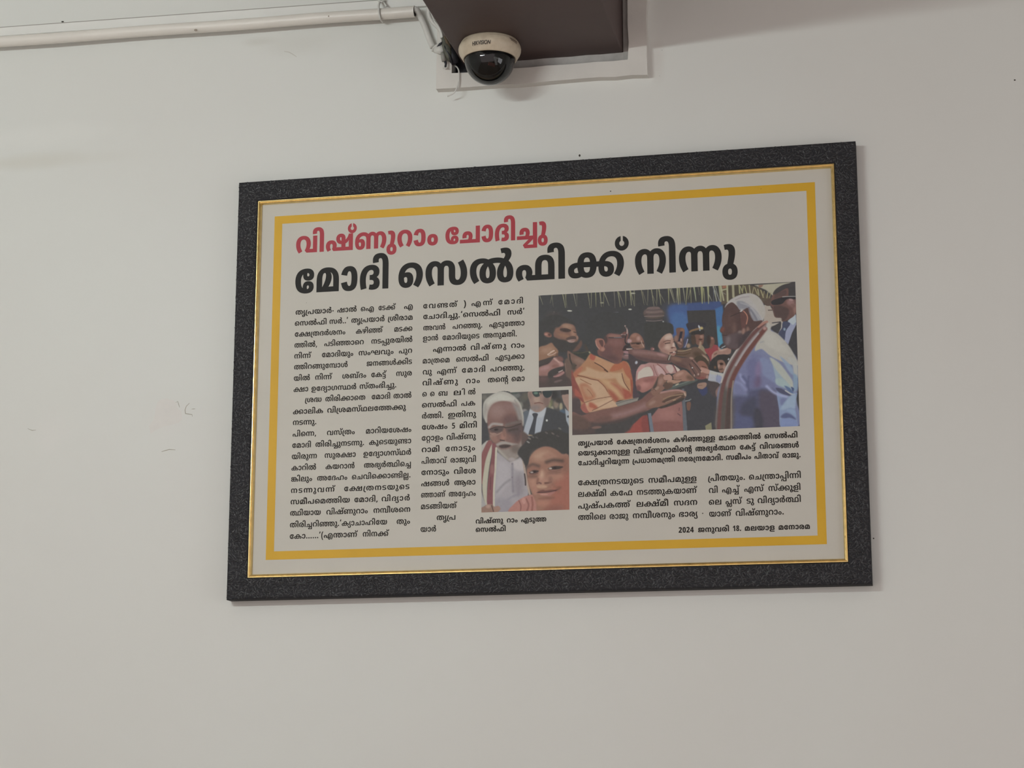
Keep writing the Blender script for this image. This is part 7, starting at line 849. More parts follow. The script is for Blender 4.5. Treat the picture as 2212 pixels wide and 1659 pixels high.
text_block('first_text_column', M_INK, 'body', EM, [
 L(*R4, 308, ('തൃപ്രയാർ•', 175, 680), ('ഷാൽ', 728, 985), ('ഐ', 1040, 1215), ('ടേക്ക്', 1275, 1505), ('എ', 1615, 1730)),
 L(*R4, 455, ('സെൽഫി', 165, 585), ('സർ..’', 625, 870), ('തൃപ്രയാർ', 915, 1355), ('ശ്രീരാമ', 1400, 1728)),
 L(*R4, 600, ('ക്ഷേത്രദർശനം', 165, 835), ('കഴിഞ്ഞ്', 975, 1335), ('മടക്ക', 1485, 1725)),
 L(*R4, 745, ('ത്തിൽ,', 160, 460), ('പടിഞ്ഞാറെ', 555, 1080), ('നടപ്പുരയിൽ', 1180, 1725)),
 L(*R4, 890, ('നിന്ന്', 158, 385), ('മോദിയും', 525, 940), ('സംഘവും', 1012, 1475), ('പുറ', 1545, 1722)),
 L(*R4, 1035, ('ത്തിറങ്ങുമ്പോൾ', 155, 865), ('ജനങ്ങൾക്കിട', 1118, 1720)),
 L(*R4, 1185, ('യിൽ', 152, 365), ('നിന്ന്', 435, 662), ('ശബ്\u200cദം', 795, 1112), ('കേട്ട്', 1180, 1382), ('സുര', 1510, 1718)),
 L(*R4, 1332, ('ക്ഷാ', 148, 342), ('ഉദ്യോഗസ്ഥർ', 385, 980), ('സ്\u200cതംഭിച്ചു.', 1025, 1510)),
 L(*R4, 1470, ('ശ്രദ്ധ', 300, 520), ('തിരിക്കാതെ', 570, 1100), ('മോദി', 1185, 1430), ('താൽ', 1475, 1712)),
 L(*R4, 1628, ('ക്കാലിക', 140, 540), ('വിശ്രമസ്\u200cഥലത്തേക്കു', 595, 1640)),
 L(*R5, 213, ('നടന്നു.', 125, 405)),
 L(*R5, 350, ('പിന്നെ,', 122, 402), ('വസ്\u200cത്രം', 532, 865), ('മാറിയശേഷം', 998, 1540)),
 L(*R5, 485, ('മോദി', 118, 340), ('തിരിച്ചുനടന്നു.', 395, 975), ('കൂടെയുണ്ടാ', 1035, 1538)),
 L(*R5, 620, ('യിരുന്ന', 112, 412), ('സുരക്ഷാ', 505, 875), ('ഉദ്യോഗസ്\u200cഥർ', 968, 1538)),
 L(*R5, 755, ('കാറിൽ', 108, 402), ('കയറാൻ', 515, 862), ('അഭ്യർത്ഥിച്ചെ', 975, 1535)),
 L(*R5, 888, ('ങ്കിലും', 105, 355), ('അദേഹം', 415, 775), ('ചെവിക്കൊണ്ടില്ല.', 830, 1530)),
 L(*R5, 1025, ('നടന്നുവന്ന്', 102, 632), ('ക്ഷേത്രനടയുടെ', 738, 1518)),
 L(*R5, 1160, ('സമീപമെത്തിയ', 98, 805), ('മോദി,', 860, 1138), ('വിദ്യാർ', 1185, 1522)),
 L(*R5, 1295, ('ത്ഥിയായ', 93, 458), ('വിഷ്\u200cണുറാം', 525, 1020), ('നമ്പീശനെ', 1088, 1528)),
 L(*R5, 1435, ('തിരിച്ചറിഞ്ഞു.‘ക്യാചാഹിയേ', 90, 1250), ('തും', 1365, 1525)),
 L(*R5, 1572, ('കോ......’(എന്താണ്', 88, 900), ('നിനക്ക്', 960, 1275)),
])
text_block('second_text_column', M_INK, 'body', EM, [
 L(*R6, 298, ('വേണ്ടത്', 155, 630), (')', 710, 745), ('എന്ന്', 820, 1115), ('മോദി', 1190, 1530)),
 L(*R6, 445, ('ചോദിച്ചു.‘സെൽഫി', 155, 1215), ('സർ’', 1315, 1550)),
 L(*R6, 600, ('അവൻ', 155, 460), ('പറഞ്ഞു.', 560, 968), ('എടുത്തോ', 1065, 1550)),
 L(*R6, 745, ('ളാൻ', 150, 360), ('മോദിയുടെ', 420, 930), ('അനുമതി.', 980, 1445)),
 L(*R6, 895, ('എന്നാൽ', 290, 745), ('വിഷ്\u200cണു', 808, 1300), ('റാം', 1365, 1550)),
 L(*R6, 1055, ('മാത്രമെ', 148, 518), ('സെൽഫി', 608, 1055), ('എടുക്കാ', 1150, 1550)),
 L(*R6, 1208, ('വു', 148, 275), ('എന്ന്', 345, 620), ('മോദി', 688, 1010), ('പറഞ്ഞു.', 1080, 1550)),
 L(*R6, 1358, ('വിഷ്\u200cണു', 145, 635), ('റാം', 745, 935), ('തന്റെ', 1045, 1325), ('മൊ', 1372, 1552)),
 L(*R7, 85, ('െ', 112, 160), ('െ', 197, 245), ('ബ', 287, 385), ('ല', 453, 532), ('ി', 541, 575), ('ൽ', 610, 690)),
 L(*R7, 205, ('സെൽഫി', 108, 485), ('പക', 535, 688)),
 L(*R7, 325, ('ർത്തി.', 108, 340), ('ഇതിനു', 392, 698)),
 L(*R7, 445, ('ശേഷം', 108, 385), ('5', 435, 468), ('മിനി', 518, 705)),
 L(*R7, 565, ('റ്റോളം', 106, 338), ('വിഷ്\u200cണു', 375, 695)),
 L(*R7, 690, ('റാമി', 105, 298), ('നോടും', 365, 685)),
 L(*R7, 815, ('പിതാവ്', 103, 380), ('രാജുവി', 418, 695)),
 L(*R7, 938, ('നോടും', 102, 403), ('വിശേ', 455, 693)),
 L(*R7, 1060, ('ഷങ്ങൾ', 100, 405), ('ആരാ', 460, 690)),
 L(*R7, 1182, ('ഞ്ഞാണ്', 98, 365), ('അദ്ദേഹം', 400, 693)),
 L(*R7, 1308, ('മടങ്ങിയത്', 97, 490)),
 L(*R7, 1428, ('തൃപ്ര', 268, 472)),
 L(*R7, 1555, ('യാർ', 93, 262)),
])
EC = 0.01330
text_block('small_photo_caption', M_INK, 'bold', 0.0126, [
 L(*R7, 1465, ('വിഷ്\u200cണു', 692, 992), ('റാം', 1030, 1148), ('എടുത്ത', 1185, 1460)),
 L(*R7, 1556, ('സെൽഫി', 692, 1018))])
text_block('large_photo_caption', M_INK, 'bold', EC, [
 L(*P1, 963.3, ('തൃപ്രയാർ', 1249, 1323.9), ('ക്ഷേത്രദർശനം', 1332.4, 1446.5), ('കഴിഞ്ഞുള്ള', 1454.8, 1544.8), ('മടക്കത്തിൽ', 1553, 1643.5), ('സെൽഫി', 1651.5, 1722.9)),
 L(*P1, 984.6, ('യെടുക്കാനുള്ള', 1249, 1361), ('വിഷ്\u200cണുറാമിന്റെ', 1368.6, 1494.6), ('അഭ്യർത്ഥന', 1502.3, 1589.2), ('കേട്ട്', 1598.3, 1633.4), ('വിവരങ്ങൾ', 1641.2, 1725.9)),
 L(*P1, 1005.5, ('ചോദിച്ചറിയുന്ന', 1249, 1359.3), ('പ്രധാനമന്ത്രി', 1366.3, 1458.1), ('നരേന്ദ്രമോദി.', 1464.7, 1561.4), ('സമീപം', 1568.6, 1622.8), ('പിതാവ്', 1629.6, 1683.4), ('രാജു.', 1690.2, 1729.4))])
text_block('third_text_column', M_INK, 'body', 0.0146, [
 L(*P1, 1048.6, ('ക്ഷേത്രനടയുടെ', 1249, 1390.5), ('സമീപമുള്ള', 1400.8, 1504.9)),
 L(*P1, 1073.6, ('ലക്ഷ്\u200cമി', 1249, 1309.6), ('കഫേ', 1318.2, 1365.9), ('നടത്തുകയാണ്', 1375.6, 1506.4)),
 L(*P1, 1099.0, ('പുഷ്\u200cപകത്ത്', 1249, 1362.6), ('ലക്ഷ്\u200cമീ', 1375.2, 1443.8), ('സദന', 1455.7, 1506.4)),
 L(*P1, 1123.6, ('ത്തിലെ', 1249, 1308), ('രാജു', 1316.9, 1357.6), ('നമ്പീശനും', 1366.9, 1458.1), ('ഭാര്യ', 1466.7, 1507.1))])
RD = ((1480, 920), 6.637)
text_block('fourth_text_column', M_INK, 'body', 0.0146, [
 L(*RD, 792, ('പ്രീതയും.', 330, 858), ('ചെന്ത്രാപ്പിന്നി', 915, 1660)),
 L(*RD, 963, ('വി', 340, 468), ('എച്ച്', 530, 785), ('എസ്', 848, 1135), ('സ്\u200cക്കൂളി', 1195, 1655)),
 L(*RD, 1132, ('ലെ', 340, 520), ('പ്ലസ്', 580, 820), ('ടു', 880, 990), ('വിദ്യാർത്ഥി', 1040, 1660)),
 L(*RD, 1303, ('യാണ്', 345, 668), ('വിഷ്\u200cണുറാം.', 725, 1415))])
text_block('date_line', M_INK, 'bold', 0.0130, [
 L(*P1, 1151.0, ('2024', 1466, 1498.8), ('ജനുവരി', 1508, 1575), ('18.', 1583, 1601), ('മലയാള', 1609, 1673.6), ('മനോരമ', 1682, 1749.7))])

# ------------------------------------------------------------------ the two printed photographs: flat ink pictures on the sheet
K_PRINT = (0.62, 0.59, 0.565)
class Picture:
    """a small raster painted with soft shapes, then printed on the sheet as per-point ink colours"""
    def __init__(self, x0, x1, z0, z1, nx, nz, base):
        self.x0, self.x1, self.z0, self.z1, self.nx, self.nz = x0, x1, z0, z1, nx, nz
        self.img = np.empty((nz, nx, 3)); self.img[:] = [int(base[i:i + 2], 16) for i in (0, 2, 4)]
        self.crop = (0, 0, 1)
    def uv(self, pts):
        ox, oy, s = self.crop; out = []
        for i in range(0, len(pts), 2):
            w = world_pt(ox + pts[i] / s, oy + pts[i + 1] / s, YP)
            out.append(((w.x - self.x0) / (self.x1 - self.x0) * (self.nx - 1), (self.z1 - w.z) / (self.z1 - self.z0) * (self.nz - 1)))
        return np.array(out)
    def px(self, d): # crop pixels -> raster cells
        return d / self.crop[2] / 1240 / (self.x1 - self.x0) * (self.nx - 1)
    def _smooth(self, P, closed=True, n=4):
        m = len(P); out = []
        for i in range(m if closed else m - 1):
            g_ = (lambda k: P[k % m]) if closed else (lambda k: P[min(max(k, 0), m - 1)])
            a, b, c, d = g_(i - 1), g_(i), g_(i + 1), g_(i + 2)
            for k in range(n):
                t = k / n
                out.append(0.5 * (2 * b + (c - a) * t + (2 * a - 5 * b + 4 * c - d) * t * t + (3 * b - a - 3 * c + d) * t ** 3))
        if not closed: out.append(P[-1])
        return np.array(out)
    def _blend(self, sl, alpha, color):
        c = np.array([int(color[i:i + 2], 16) for i in (0, 2, 4)], float)
        v = self.img[sl]; self.img[sl] = v + (c - v) * alpha[..., None]
    def _region(self, P, pad):
        a = np.floor(P.min(0) - pad).astype(int); b = np.ceil(P.max(0) + pad).astype(int) + 1
        x0, y0 = max(a[0], 0), max(a[1], 0); x1, y1 = min(b[0], self.nx), min(b[1], self.nz)
        if x1 <= x0 or y1 <= y0: return None
        return (slice(y0, y1), slice(x0, x1)), np.meshgrid(np.arange(x0, x1), np.arange(y0, y1))
    def poly(self, color, blur, pts, sharp=False, op=1.0):
        P = self.uv(pts)
        if not sharp: P = self._smooth(P)
        b = max(self.px(blur), 0.7)
        rg = self._region(P, b + 1)
        if rg is None: return
        sl, (X, Y) = rg
        ins = np.zeros(X.shape, bool); dist = np.full(X.shape, 1e9); m = len(P)
        for i in range(m):
            (xa, ya), (xb, yb) = P[i], P[(i + 1) % m]
            dx, dy_ = xb - xa, yb - ya; q = dx * dx + dy_ * dy_ + 1e-12
            t = np.clip(((X - xa) * dx + (Y - ya) * dy_) / q, 0, 1)
            dist = np.minimum(dist, (X - xa - t * dx) ** 2 + (Y - ya - t * dy_) ** 2)
            if ya != yb:
                c = ((ya > Y) != (yb > Y)) & (X < (xb - xa) * (Y - ya) / (yb - ya) + xa); ins ^= c
        sd = np.sqrt(dist) * np.where(ins, 1, -1)
        t = np.clip(sd / (2 * b) + 0.5, 0, 1); self._blend(sl, op * t * t * (3 - 2 * t), color)
    def line(self, color, width, pts, blur=None, op=1.0, taper=False):
        P = self._smooth(self.uv(pts), closed=False) if len(pts) > 4 else self.uv(pts)
        w = self.px(width) / 2; b = max(self.px(blur) if blur else w * 0.5, 0.6)
        rg = self._region(P, w + b + 1)
        if rg is None: return
        sl, (X, Y) = rg; dist = np.full(X.shape, 1e9); m = len(P)
        for i in range(m - 1):
            (xa, ya), (xb, yb) = P[i], P[i + 1]
            dx, dy_ = xb - xa, yb - ya; q = dx * dx + dy_ * dy_ + 1e-12
            t = np.clip(((X - xa) * dx + (Y - ya) * dy_) / q, 0, 1)
            wl = w * (1 - 0.7 * (i + t) / (m - 1)) if taper else w
            dist = np.minimum(dist, np.hypot(X - xa - t * dx, Y - ya - t * dy_) - wl)
        t = np.clip(0.5 - dist / (2 * b), 0, 1); self._blend(sl, op * t * t * (3 - 2 * t), color)
    def blob(self, color, cx_, cy_, rx, ry, ang=0, blur=None, op=1.0):
        a = math.radians(ang); pts = []
        for k in range(16):
            t = 2 * math.pi * k / 16; x, y = rx * math.cos(t), ry * math.sin(t)
            pts += [cx_ + x * math.cos(a) - y * math.sin(a), cy_ + x * math.sin(a) + y * math.cos(a)]
        self.poly(color, blur if blur is not None else min(rx, ry) * 0.6, pts, sharp=True, op=op)
    def grain(self, amp, seed):
        r = np.random.RandomState(seed); n_ = r.rand(self.nz, self.nx) - 0.5
        n2 = np.kron(r.rand(self.nz // 6 + 1, self.nx // 6 + 1) - 0.5, np.ones((6, 6)))[:self.nz, :self.nx]
        self.img += ((n_ * 0.7 + n2) * amp)[..., None]
    def build(self, name, keep, label):
        nx, nz = self.nx, self.nz
        X = np.linspace(self.x0, self.x1, nx); Z = np.linspace(self.z1, self.z0, nz)
        off = root_loc(sheet)
        co_ = np.empty((nz, nx, 3)); co_[..., 0] = X[None] - off.x; co_[..., 1] = YP - 0.0002 - off.y; co_[..., 2] = Z[:, None] - off.z
        J, I = np.meshgrid(np.arange(nz - 1), np.arange(nx - 1), indexing='ij')
        k = keep((I + 0.5) / (nx - 1), (J + 0.5) / (nz - 1)); J, I = J[k], I[k]
        q = np.stack([J * nx + I, (J + 1) * nx + I, (J + 1) * nx + I + 1, J * nx + I + 1], -1).astype(np.int32)
        me = bpy.data.meshes.new(name)
        me.vertices.add(nx * nz); me.vertices.foreach_set('co', co_.reshape(-1).astype(np.float32))
        me.loops.add(q.size); me.loops.foreach_set('vertex_index', q.reshape(-1))
        me.polygons.add(len(q)); me.polygons.foreach_set('loop_start', np.arange(0, q.size, 4, dtype=np.int32))
        me.update(calc_edges=True)
        im = self.img; im = im + 0.10 * (im.mean(-1, keepdims=True) - im)          # ink is a little dull
        im = np.where(im > 56, 56 + (im - 56) * 0.79, im)
        c = np.clip(im / 255, 0, 1); lin = np.where(c <= 0.04045, c / 12.92, ((c + 0.055) / 1.055) ** 2.4) / np.array(K_PRINT)
        rgba = np.ones((nz * nx, 4), np.float32); rgba[:, :3] = np.clip(lin, 0, 0.95).reshape(-1, 3)
        at = me.color_attributes.new('ink', 'FLOAT_COLOR', 'POINT'); at.data.foreach_set('color', rgba.reshape(-1))
        mt = bpy.data.materials.new(name + '_ink'); mt.use_nodes = True
        b = mt.node_tree.nodes['Principled BSDF']; b.inputs['Roughness'].default_value = 0.5; b.inputs['Specular IOR Level'].default_value = 0.3
        an = mt.node_tree.nodes.new('ShaderNodeAttribute'); an.attribute_name = 'ink'
        mt.node_tree.links.new(an.outputs['Color'], b.inputs['Base Color'])
        me.materials.append(mt)
        o = bpy.data.objects.new(name, me); COL.objects.link(o); o.parent = sheet
        o['label'] = label
        return o

# ---- large photograph: a crowd reaching over a barrier to a white-haired man
tl = world_pt(1163.6, 637.5, YP); trr = world_pt(1717.7, 609.5, YP); br = world_pt(1727.7, 921.4, YP); bl = world_pt(1236.2, 939, YP); nt1 = world_pt(1235.4, 834.9, YP); nt2 = world_pt(1164.1, 837.3, YP)
ax0, ax1 = (tl.x + nt2.x) / 2, (trr.x + br.x) / 2; az1, az0 = (tl.z + trr.z) / 2, (br.z + bl.z) / 2
A_ = Picture(ax0, ax1, az0, az1, 560, 330, '3b3a3b')
C0 = (1150, 590, 3.687); C1 = (1155, 640, 8.295); C2 = (1345, 700, 9.617); C3 = (1535, 600, 9.215); C4 = (1230, 800, 8.508); C5 = (1480, 770, 8.675); C6 = (1160, 605, 5.53)
P, LN, BB = A_.poly, A_.line, A_.blob
# background
A_.crop = C0
P('41424a', 20, [1040, 250, 1240, 245, 1240, 500, 1120, 520, 1060, 380])
P('405a94', 22, [1085, 265, 1235, 250, 1240, 330, 1240, 500, 1135, 520, 1095, 400])
P('44689f', 20, [1110, 330, 1225, 330, 1235, 480, 1140, 470])
P('3c4e80', 10, [1235, 238, 1512, 222, 1514, 300, 1235, 305], True)
P('3f6ca5', 8, [1455, 285, 1514, 260, 1535, 420, 1505, 470, 1520, 590, 1478, 600], True)
P('4d97b5', 16, [1468, 440, 1500, 440, 1520, 590, 1486, 600])
P('3c3938', 4, [1232, 300, 1455, 293, 1482, 600, 1380, 620, 1250, 490], True)
P('5c5040', 8, [1500, 96, 1700, 88, 1800, 110, 1900, 200, 1850, 240, 1560, 240, 1505, 250], True)
P('4c4438', 8, [1560, 110, 1690, 100, 1720, 180, 1570, 230], True)
P('b3ad94', 6, [1770, 96, 2093, 70, 1960, 130, 1915, 180, 1860, 135], True)
P('b7aea0', 5, [1845, 255, 1890, 250, 1935, 350, 1990, 365, 2000, 400, 1890, 430, 1860, 400], True)
P('8f6a58', 4, [1800, 95, 1840, 92, 1830, 110, 1805, 118], True)
P('a06a50', 4, [1512, 98, 1550, 94, 1545, 118, 1514, 124], True)
# palm strips
A_.crop = C6
for (xa, ya, xb, yb, w, c) in [(28, 178, 70, 292, 9, '8f8c70'), (182, 170, 156, 280, 8, '7f7d62'), (176, 190, 196, 325, 8, '76745e'), (306, 162, 338, 332, 11, '98956f'), (346, 160, 340, 330, 9, '85835f'), (334, 170, 358, 330, 8, '7a785a'),
    (436, 155, 468, 315, 9, '8f8c72'), (474, 160, 476, 312, 7, '6d6b5a'), (608, 150, 634, 335, 9, '97946f'), (650, 150, 648, 335, 9, '8d8a6c'), (700, 145, 706, 322, 12, '8e8c62'), (752, 142, 768, 318, 12, 'a3a07a'), (800, 150, 792, 318, 9, '85835f'), (802, 150, 862, 305, 10, '9b9878'),
    (920, 130, 934, 335, 9, '7f7768'), (966, 132, 994, 322, 14, '93926c'), (980, 150, 1042, 318, 9, '87806a'), (1058, 128, 1062, 308, 11, '93906a'), (1112, 122, 1128, 300, 16, 'a09e76'), (1118, 130, 1162, 310, 9, '98956f'), (1160, 120, 1166, 312, 9, '8b8968'), (1246, 118, 1280, 296, 10, '8b8664'),
    (1262, 140, 1310, 298, 8, '7c765e'), (1326, 112, 1320, 300, 9, '8a8568'), (1366, 108, 1396, 312, 12, '98946f'), (1372, 160, 1420, 280, 8, '7d7660'), (1432, 104, 1430, 304, 11, '98936e'), (1456, 106, 1482, 298, 13, '9c9a70'), (1462, 150, 1526, 270, 8, '87836a'),
    (1570, 98, 1574, 290, 15, '95946a'), (1590, 110, 1640, 270, 12, 'a3a080'), (1604, 96, 1650, 268, 9, '8f8c70'), (1676, 92, 1690, 290, 20, 'a9a77e'), (1700, 96, 1712, 286, 14, '9c9a70'), (1672, 130, 1664, 270, 8, 'a09d80'), (1746, 92, 1768, 262, 11, 'a19e82'), (1796, 92, 1778, 296, 15, '9a986c'), (1836, 90, 1806, 230, 12, '8a8864'), (1834, 120, 1842, 275, 10, '98966e'),
    (1876, 88, 1900, 250, 18, 'a0a880'), (1924, 90, 1940, 180, 8, '7c7a60'), (1968, 78, 1974, 278, 30, 'a5a470'), (1990, 100, 2004, 276, 12, '9b9a6c'), (2042, 76, 2050, 282, 24, 'a8a87c'), (2056, 180, 2088, 250, 10, 'a0a088'), (2108, 72, 2150, 248, 12, 'a3a38c'), (2130, 76, 2176, 246, 8, '98988a'), (2190, 68, 2200, 260, 22, 'a9a980')]:
    LN(c, w, [xa, ya, (xa + xb) / 2 + 1, (ya + yb) / 2, xb, yb], taper=True)
BB('9a987c', 776, 272, 24, 8); BB('b0ae98', 1146, 158, 28, 9)
BB('55483f', 1398, 400, 128, 70, 0, 14); BB('6b5752', 1392, 385, 118, 55, 0, 14); P('75605c', 6, [1330, 325, 1452, 320, 1460, 365, 1320, 368])
for k, y in enumerate((352, 378, 404, 430, 458, 482)): LN('84706a' if k % 2 else '4e4240', 9, [1285 + abs(3 - k) * 10, y + 4, 1400, y + 8, 1515 - abs(3 - k) * 10, y - 4])
BB('c9c7b6', 390, 368, 30, 9, 2, 4); BB('c4c2b2', 1112, 350, 21, 9, 0, 4); BB('c0bfba', 1508, 500, 9, 12); BB('a5a8ac', 975, 428, 14, 6, 20); LN('5a5c62', 8, [905, 386, 970, 384]); BB('6a5c58', 204, 382, 10, 8)
BB('453e3c', 200, 430, 90, 50, 0, 50)
# thatch on the right and the man in dark suit
A_.crop = C3
for (xa, ya, xb, yb, w, c) in [(45, 165, 120, 470, 12, '9fa08c'), (90, 250, 190, 480, 10, '8f9296'), (60, 200, 60, 480, 8, '6c7080'), (165, 155, 200, 470, 20, '9d9c72'), (205, 160, 260, 450, 26, 'b0ae86'), (330, 145, 340, 470, 34, 'b3b088'), (215, 250, 320, 225, 26, 'b3b08a'), (445, 140, 455, 380, 44, 'a9a482'), (235, 290, 300, 330, 10, '8f8a80'), (570, 150, 580, 310, 26, 'a7a476'),
    (590, 170, 640, 300, 14, 'b0ad80'), (650, 160, 630, 290, 22, '9c9868'), (680, 170, 720, 320, 16, 'b0ac78'), (770, 150, 790, 320, 20, 'a8a27a'), (860, 190, 830, 320, 16, '9d9470'), (880, 200, 930, 330, 18, 'a39a70'), (940, 230, 960, 350, 22, 'aaa47c'), (1000, 250, 1050, 390, 22, 'a69d70'), (1070, 270, 1040, 390, 14, '9a9068'), (1140, 290, 1120, 400, 20, 'a29a70'), (1200, 300, 1170, 400, 16, '948a64')]:
    LN(c, w, [xa, ya, (xa + xb) / 2, (ya + yb) / 2, xb, yb], taper=False)
P('b3a697', 8, [1060, 560, 1220, 600, 1250, 700, 1290, 790, 1420, 800, 1420, 880, 1220, 900, 1190, 1000, 1060, 850], True)
P('5a483e', 6, [1040, 480, 1140, 430, 1250, 380, 1210, 540, 1120, 560, 1070, 520])
P('3f3d3f', 5, [1195, 1000, 1290, 940, 1410, 890, 1430, 1050, 1350, 1130, 1230, 1080])
P('3c3b3f', 5, [1690, 900, 1720, 1000, 1745, 1670, 1715, 1670, 1540, 1340, 1620, 1100], True)
P('989fbb', 5, [1530, 880, 1700, 740, 1706, 930, 1620, 1100, 1545, 1330, 1470, 1260, 1490, 1080], True)
P('b5c0c6', 5, [1535, 860, 1690, 720, 1706, 880, 1640, 945, 1590, 900], True)
P('b3aca4', 5, [1340, 1120, 1400, 1000, 1410, 880, 1430, 880, 1425, 1010, 1370, 1130], True)
P('434963', 5, [1440, 880, 1535, 880, 1585, 925, 1500, 1060, 1465, 1250, 1350, 1120, 1420, 1000])
BB('8fa5b8', 1470, 1025, 22, 28); LN('34323a', 20, [1230, 900, 1390, 880])
P('6f4d46', 6, [1240, 340, 1420, 250, 1540, 200, 1570, 380, 1690, 420, 1700, 700, 1560, 830, 1430, 870, 1410, 800, 1285, 785, 1250, 690, 1240, 600, 1195, 550, 1205, 470])
P('523f3b', 26, [1255, 570, 1420, 560, 1560, 640, 1520, 800, 1430, 860, 1400, 790, 1290, 775])
P('403c3c', 6, [1238, 330, 1290, 235, 1420, 150, 1560, 110, 1700, 85, 1700, 410, 1560, 390, 1545, 215, 1430, 250, 1330, 320])
P('5a4440', 14, [1290, 330, 1420, 270, 1500, 250, 1500, 340, 1380, 380, 1270, 420])
P('2f2d2f', 6, [1225, 455, 1440, 385, 1695, 375, 1695, 425, 1520, 430, 1430, 515, 1320, 540, 1220, 530])
BB('986f6a', 1590, 490, 75, 62, 20, 40); BB('b08a84', 1600, 440, 45, 20, 10); BB('a07468', 1680, 620, 30, 90, 0, 40); BB('7f5c55', 1640, 560, 50, 40)
LN('a5a29d', 14, [1430, 382, 1560, 372, 1695, 372]); LN('4a3a34', 18, [1150, 648, 1225, 645]); LN('6a4a42', 18, [1215, 600, 1245, 640])
# man on the far left, upper
A_.crop = C1
P('383635', 20, [60, 560, 180, 380, 420, 330, 640, 420, 740, 560, 700, 900, 300, 1000, 60, 900])
P('80594a', 14, [345, 640, 420, 565, 520, 495, 600, 490, 700, 520, 735, 590, 755, 690, 788, 750, 740, 830, 640, 830, 540, 805, 430, 775, 350, 730])
BB('a47d64', 590, 540, 100, 42, 12, 40); BB('a5775f', 690, 670, 42, 70, -25, 36); BB('96694f', 520, 700, 110, 32, 14, 34); BB('8a5f4c', 410, 610, 50, 50)
P('3a3533', 24, [330, 740, 450, 770, 560, 790, 640, 850, 760, 815, 775, 880, 720, 970, 560, 1010, 400, 970, 330, 860])
BB('453530', 545, 612, 95, 30, 8, 16); BB('3a2c28', 560, 618, 60, 16, 8); LN('4a3832', 16, [700, 640, 740, 650]); LN('3f2f2b', 26, [470, 590, 560, 585, 640, 615])
P('54403a', 10, [560, 760, 640, 720, 720, 715, 760, 760, 700, 770, 600, 790]); P('ab8a80', 8, [585, 790, 660, 775, 735, 785, 690, 825, 620, 825]); LN('8a5a4e', 12, [660, 800, 725, 790]); BB('a07868', 762, 740, 16, 34)
BB('96604f', 235, 690, 72, 42, 20, 18); BB('b88070', 205, 682, 28, 18); BB('5a3c34', 265, 690, 26, 24)
P('6a4a3e', 20, [670, 1000, 780, 860, 830, 790, 850, 860, 790, 960, 700, 1010]); BB('4a3a30', 960, 900, 60, 80, 0, 50)
P('343530', 16, [620, 1010, 800, 990, 1000, 1020, 990, 1110, 900, 1150, 740, 1090]); LN('57503a', 10, [680, 1010, 830, 1015, 960, 985]); BB('b0a878', 990, 1003, 20, 22)
P('7c5a4c', 14, [590, 980, 700, 1040, 900, 1150, 880, 1220, 760, 1330, 640, 1300, 600, 1150]); BB('92705f', 800, 1160, 90, 40, 20, 40)
P('6a5246', 18, [540, 1150, 640, 1120, 720, 1280, 700, 1450, 660, 1660, 560, 1660, 545, 1400]); LN('3a322e', 26, [625, 1040, 640, 1150, 690, 1250, 740, 1240]); LN('8a6c5c', 12, [545, 1200, 560, 1350]); BB('4a4036', 700, 1260, 40, 60)
# man on the far left, lower
P('4a3a37', 20, [70, 1130, 350, 1050, 520, 1200, 560, 1420, 640, 1500, 660, 1680, 70, 1680])
P('94694f', 14, [70, 930, 200, 880, 300, 832, 350, 890, 425, 985, 370, 1070, 240, 1105, 70, 1165]); BB('a87e64', 220, 960, 110, 60, -15, 60)
LN('cfae98', 22, [235, 1045, 290, 1010, 350, 975]); LN('c9a590', 16, [250, 1060, 320, 1045, 380, 1010]); LN('d8bca8', 10, [280, 1000, 345, 968]); BB('6e4a3a', 400, 1050, 22, 30)
P('423734', 12, [70, 1165, 240, 1110, 340, 1075, 330, 1130, 220, 1195, 70, 1240]); LN('3a2e2c', 24, [80, 1250, 200, 1215, 290, 1170])
P('9b6b62', 16, [70, 1285, 240, 1215, 340, 1110, 400, 1095, 470, 1160, 525, 1215, 500, 1262, 380, 1290, 285, 1335, 250, 1420, 70, 1420])
LN('c79c8d', 30, [350, 1115, 420, 1170, 485, 1225], 16); BB('ad7d76', 180, 1290, 90, 40, -15, 40); BB('8a5a50', 370, 1250, 60, 30); BB('b5857a', 470, 1215, 34, 34); BB('7a5048', 460, 1120, 60, 40, 30)
P('3a3432', 14, [275, 1335, 400, 1280, 520, 1262, 545, 1330, 470, 1365, 350, 1440, 260, 1480, 235, 1400]); P('a8756f', 10, [330, 1440, 400, 1395, 490, 1340, 535, 1370, 470, 1425, 380, 1450]); LN('cbb3a6', 14, [430, 1358, 500, 1325]); LN('5a3a38', 10, [360, 1425, 440, 1385, 500, 1350])
P('463a37', 30, [240, 1480, 400, 1500, 560, 1440, 600, 1560, 420, 1640, 250, 1600]); BB('6a5450', 420, 1520, 80, 20, -15); BB('5f4440', 150, 1480, 80, 50, 0, 60)
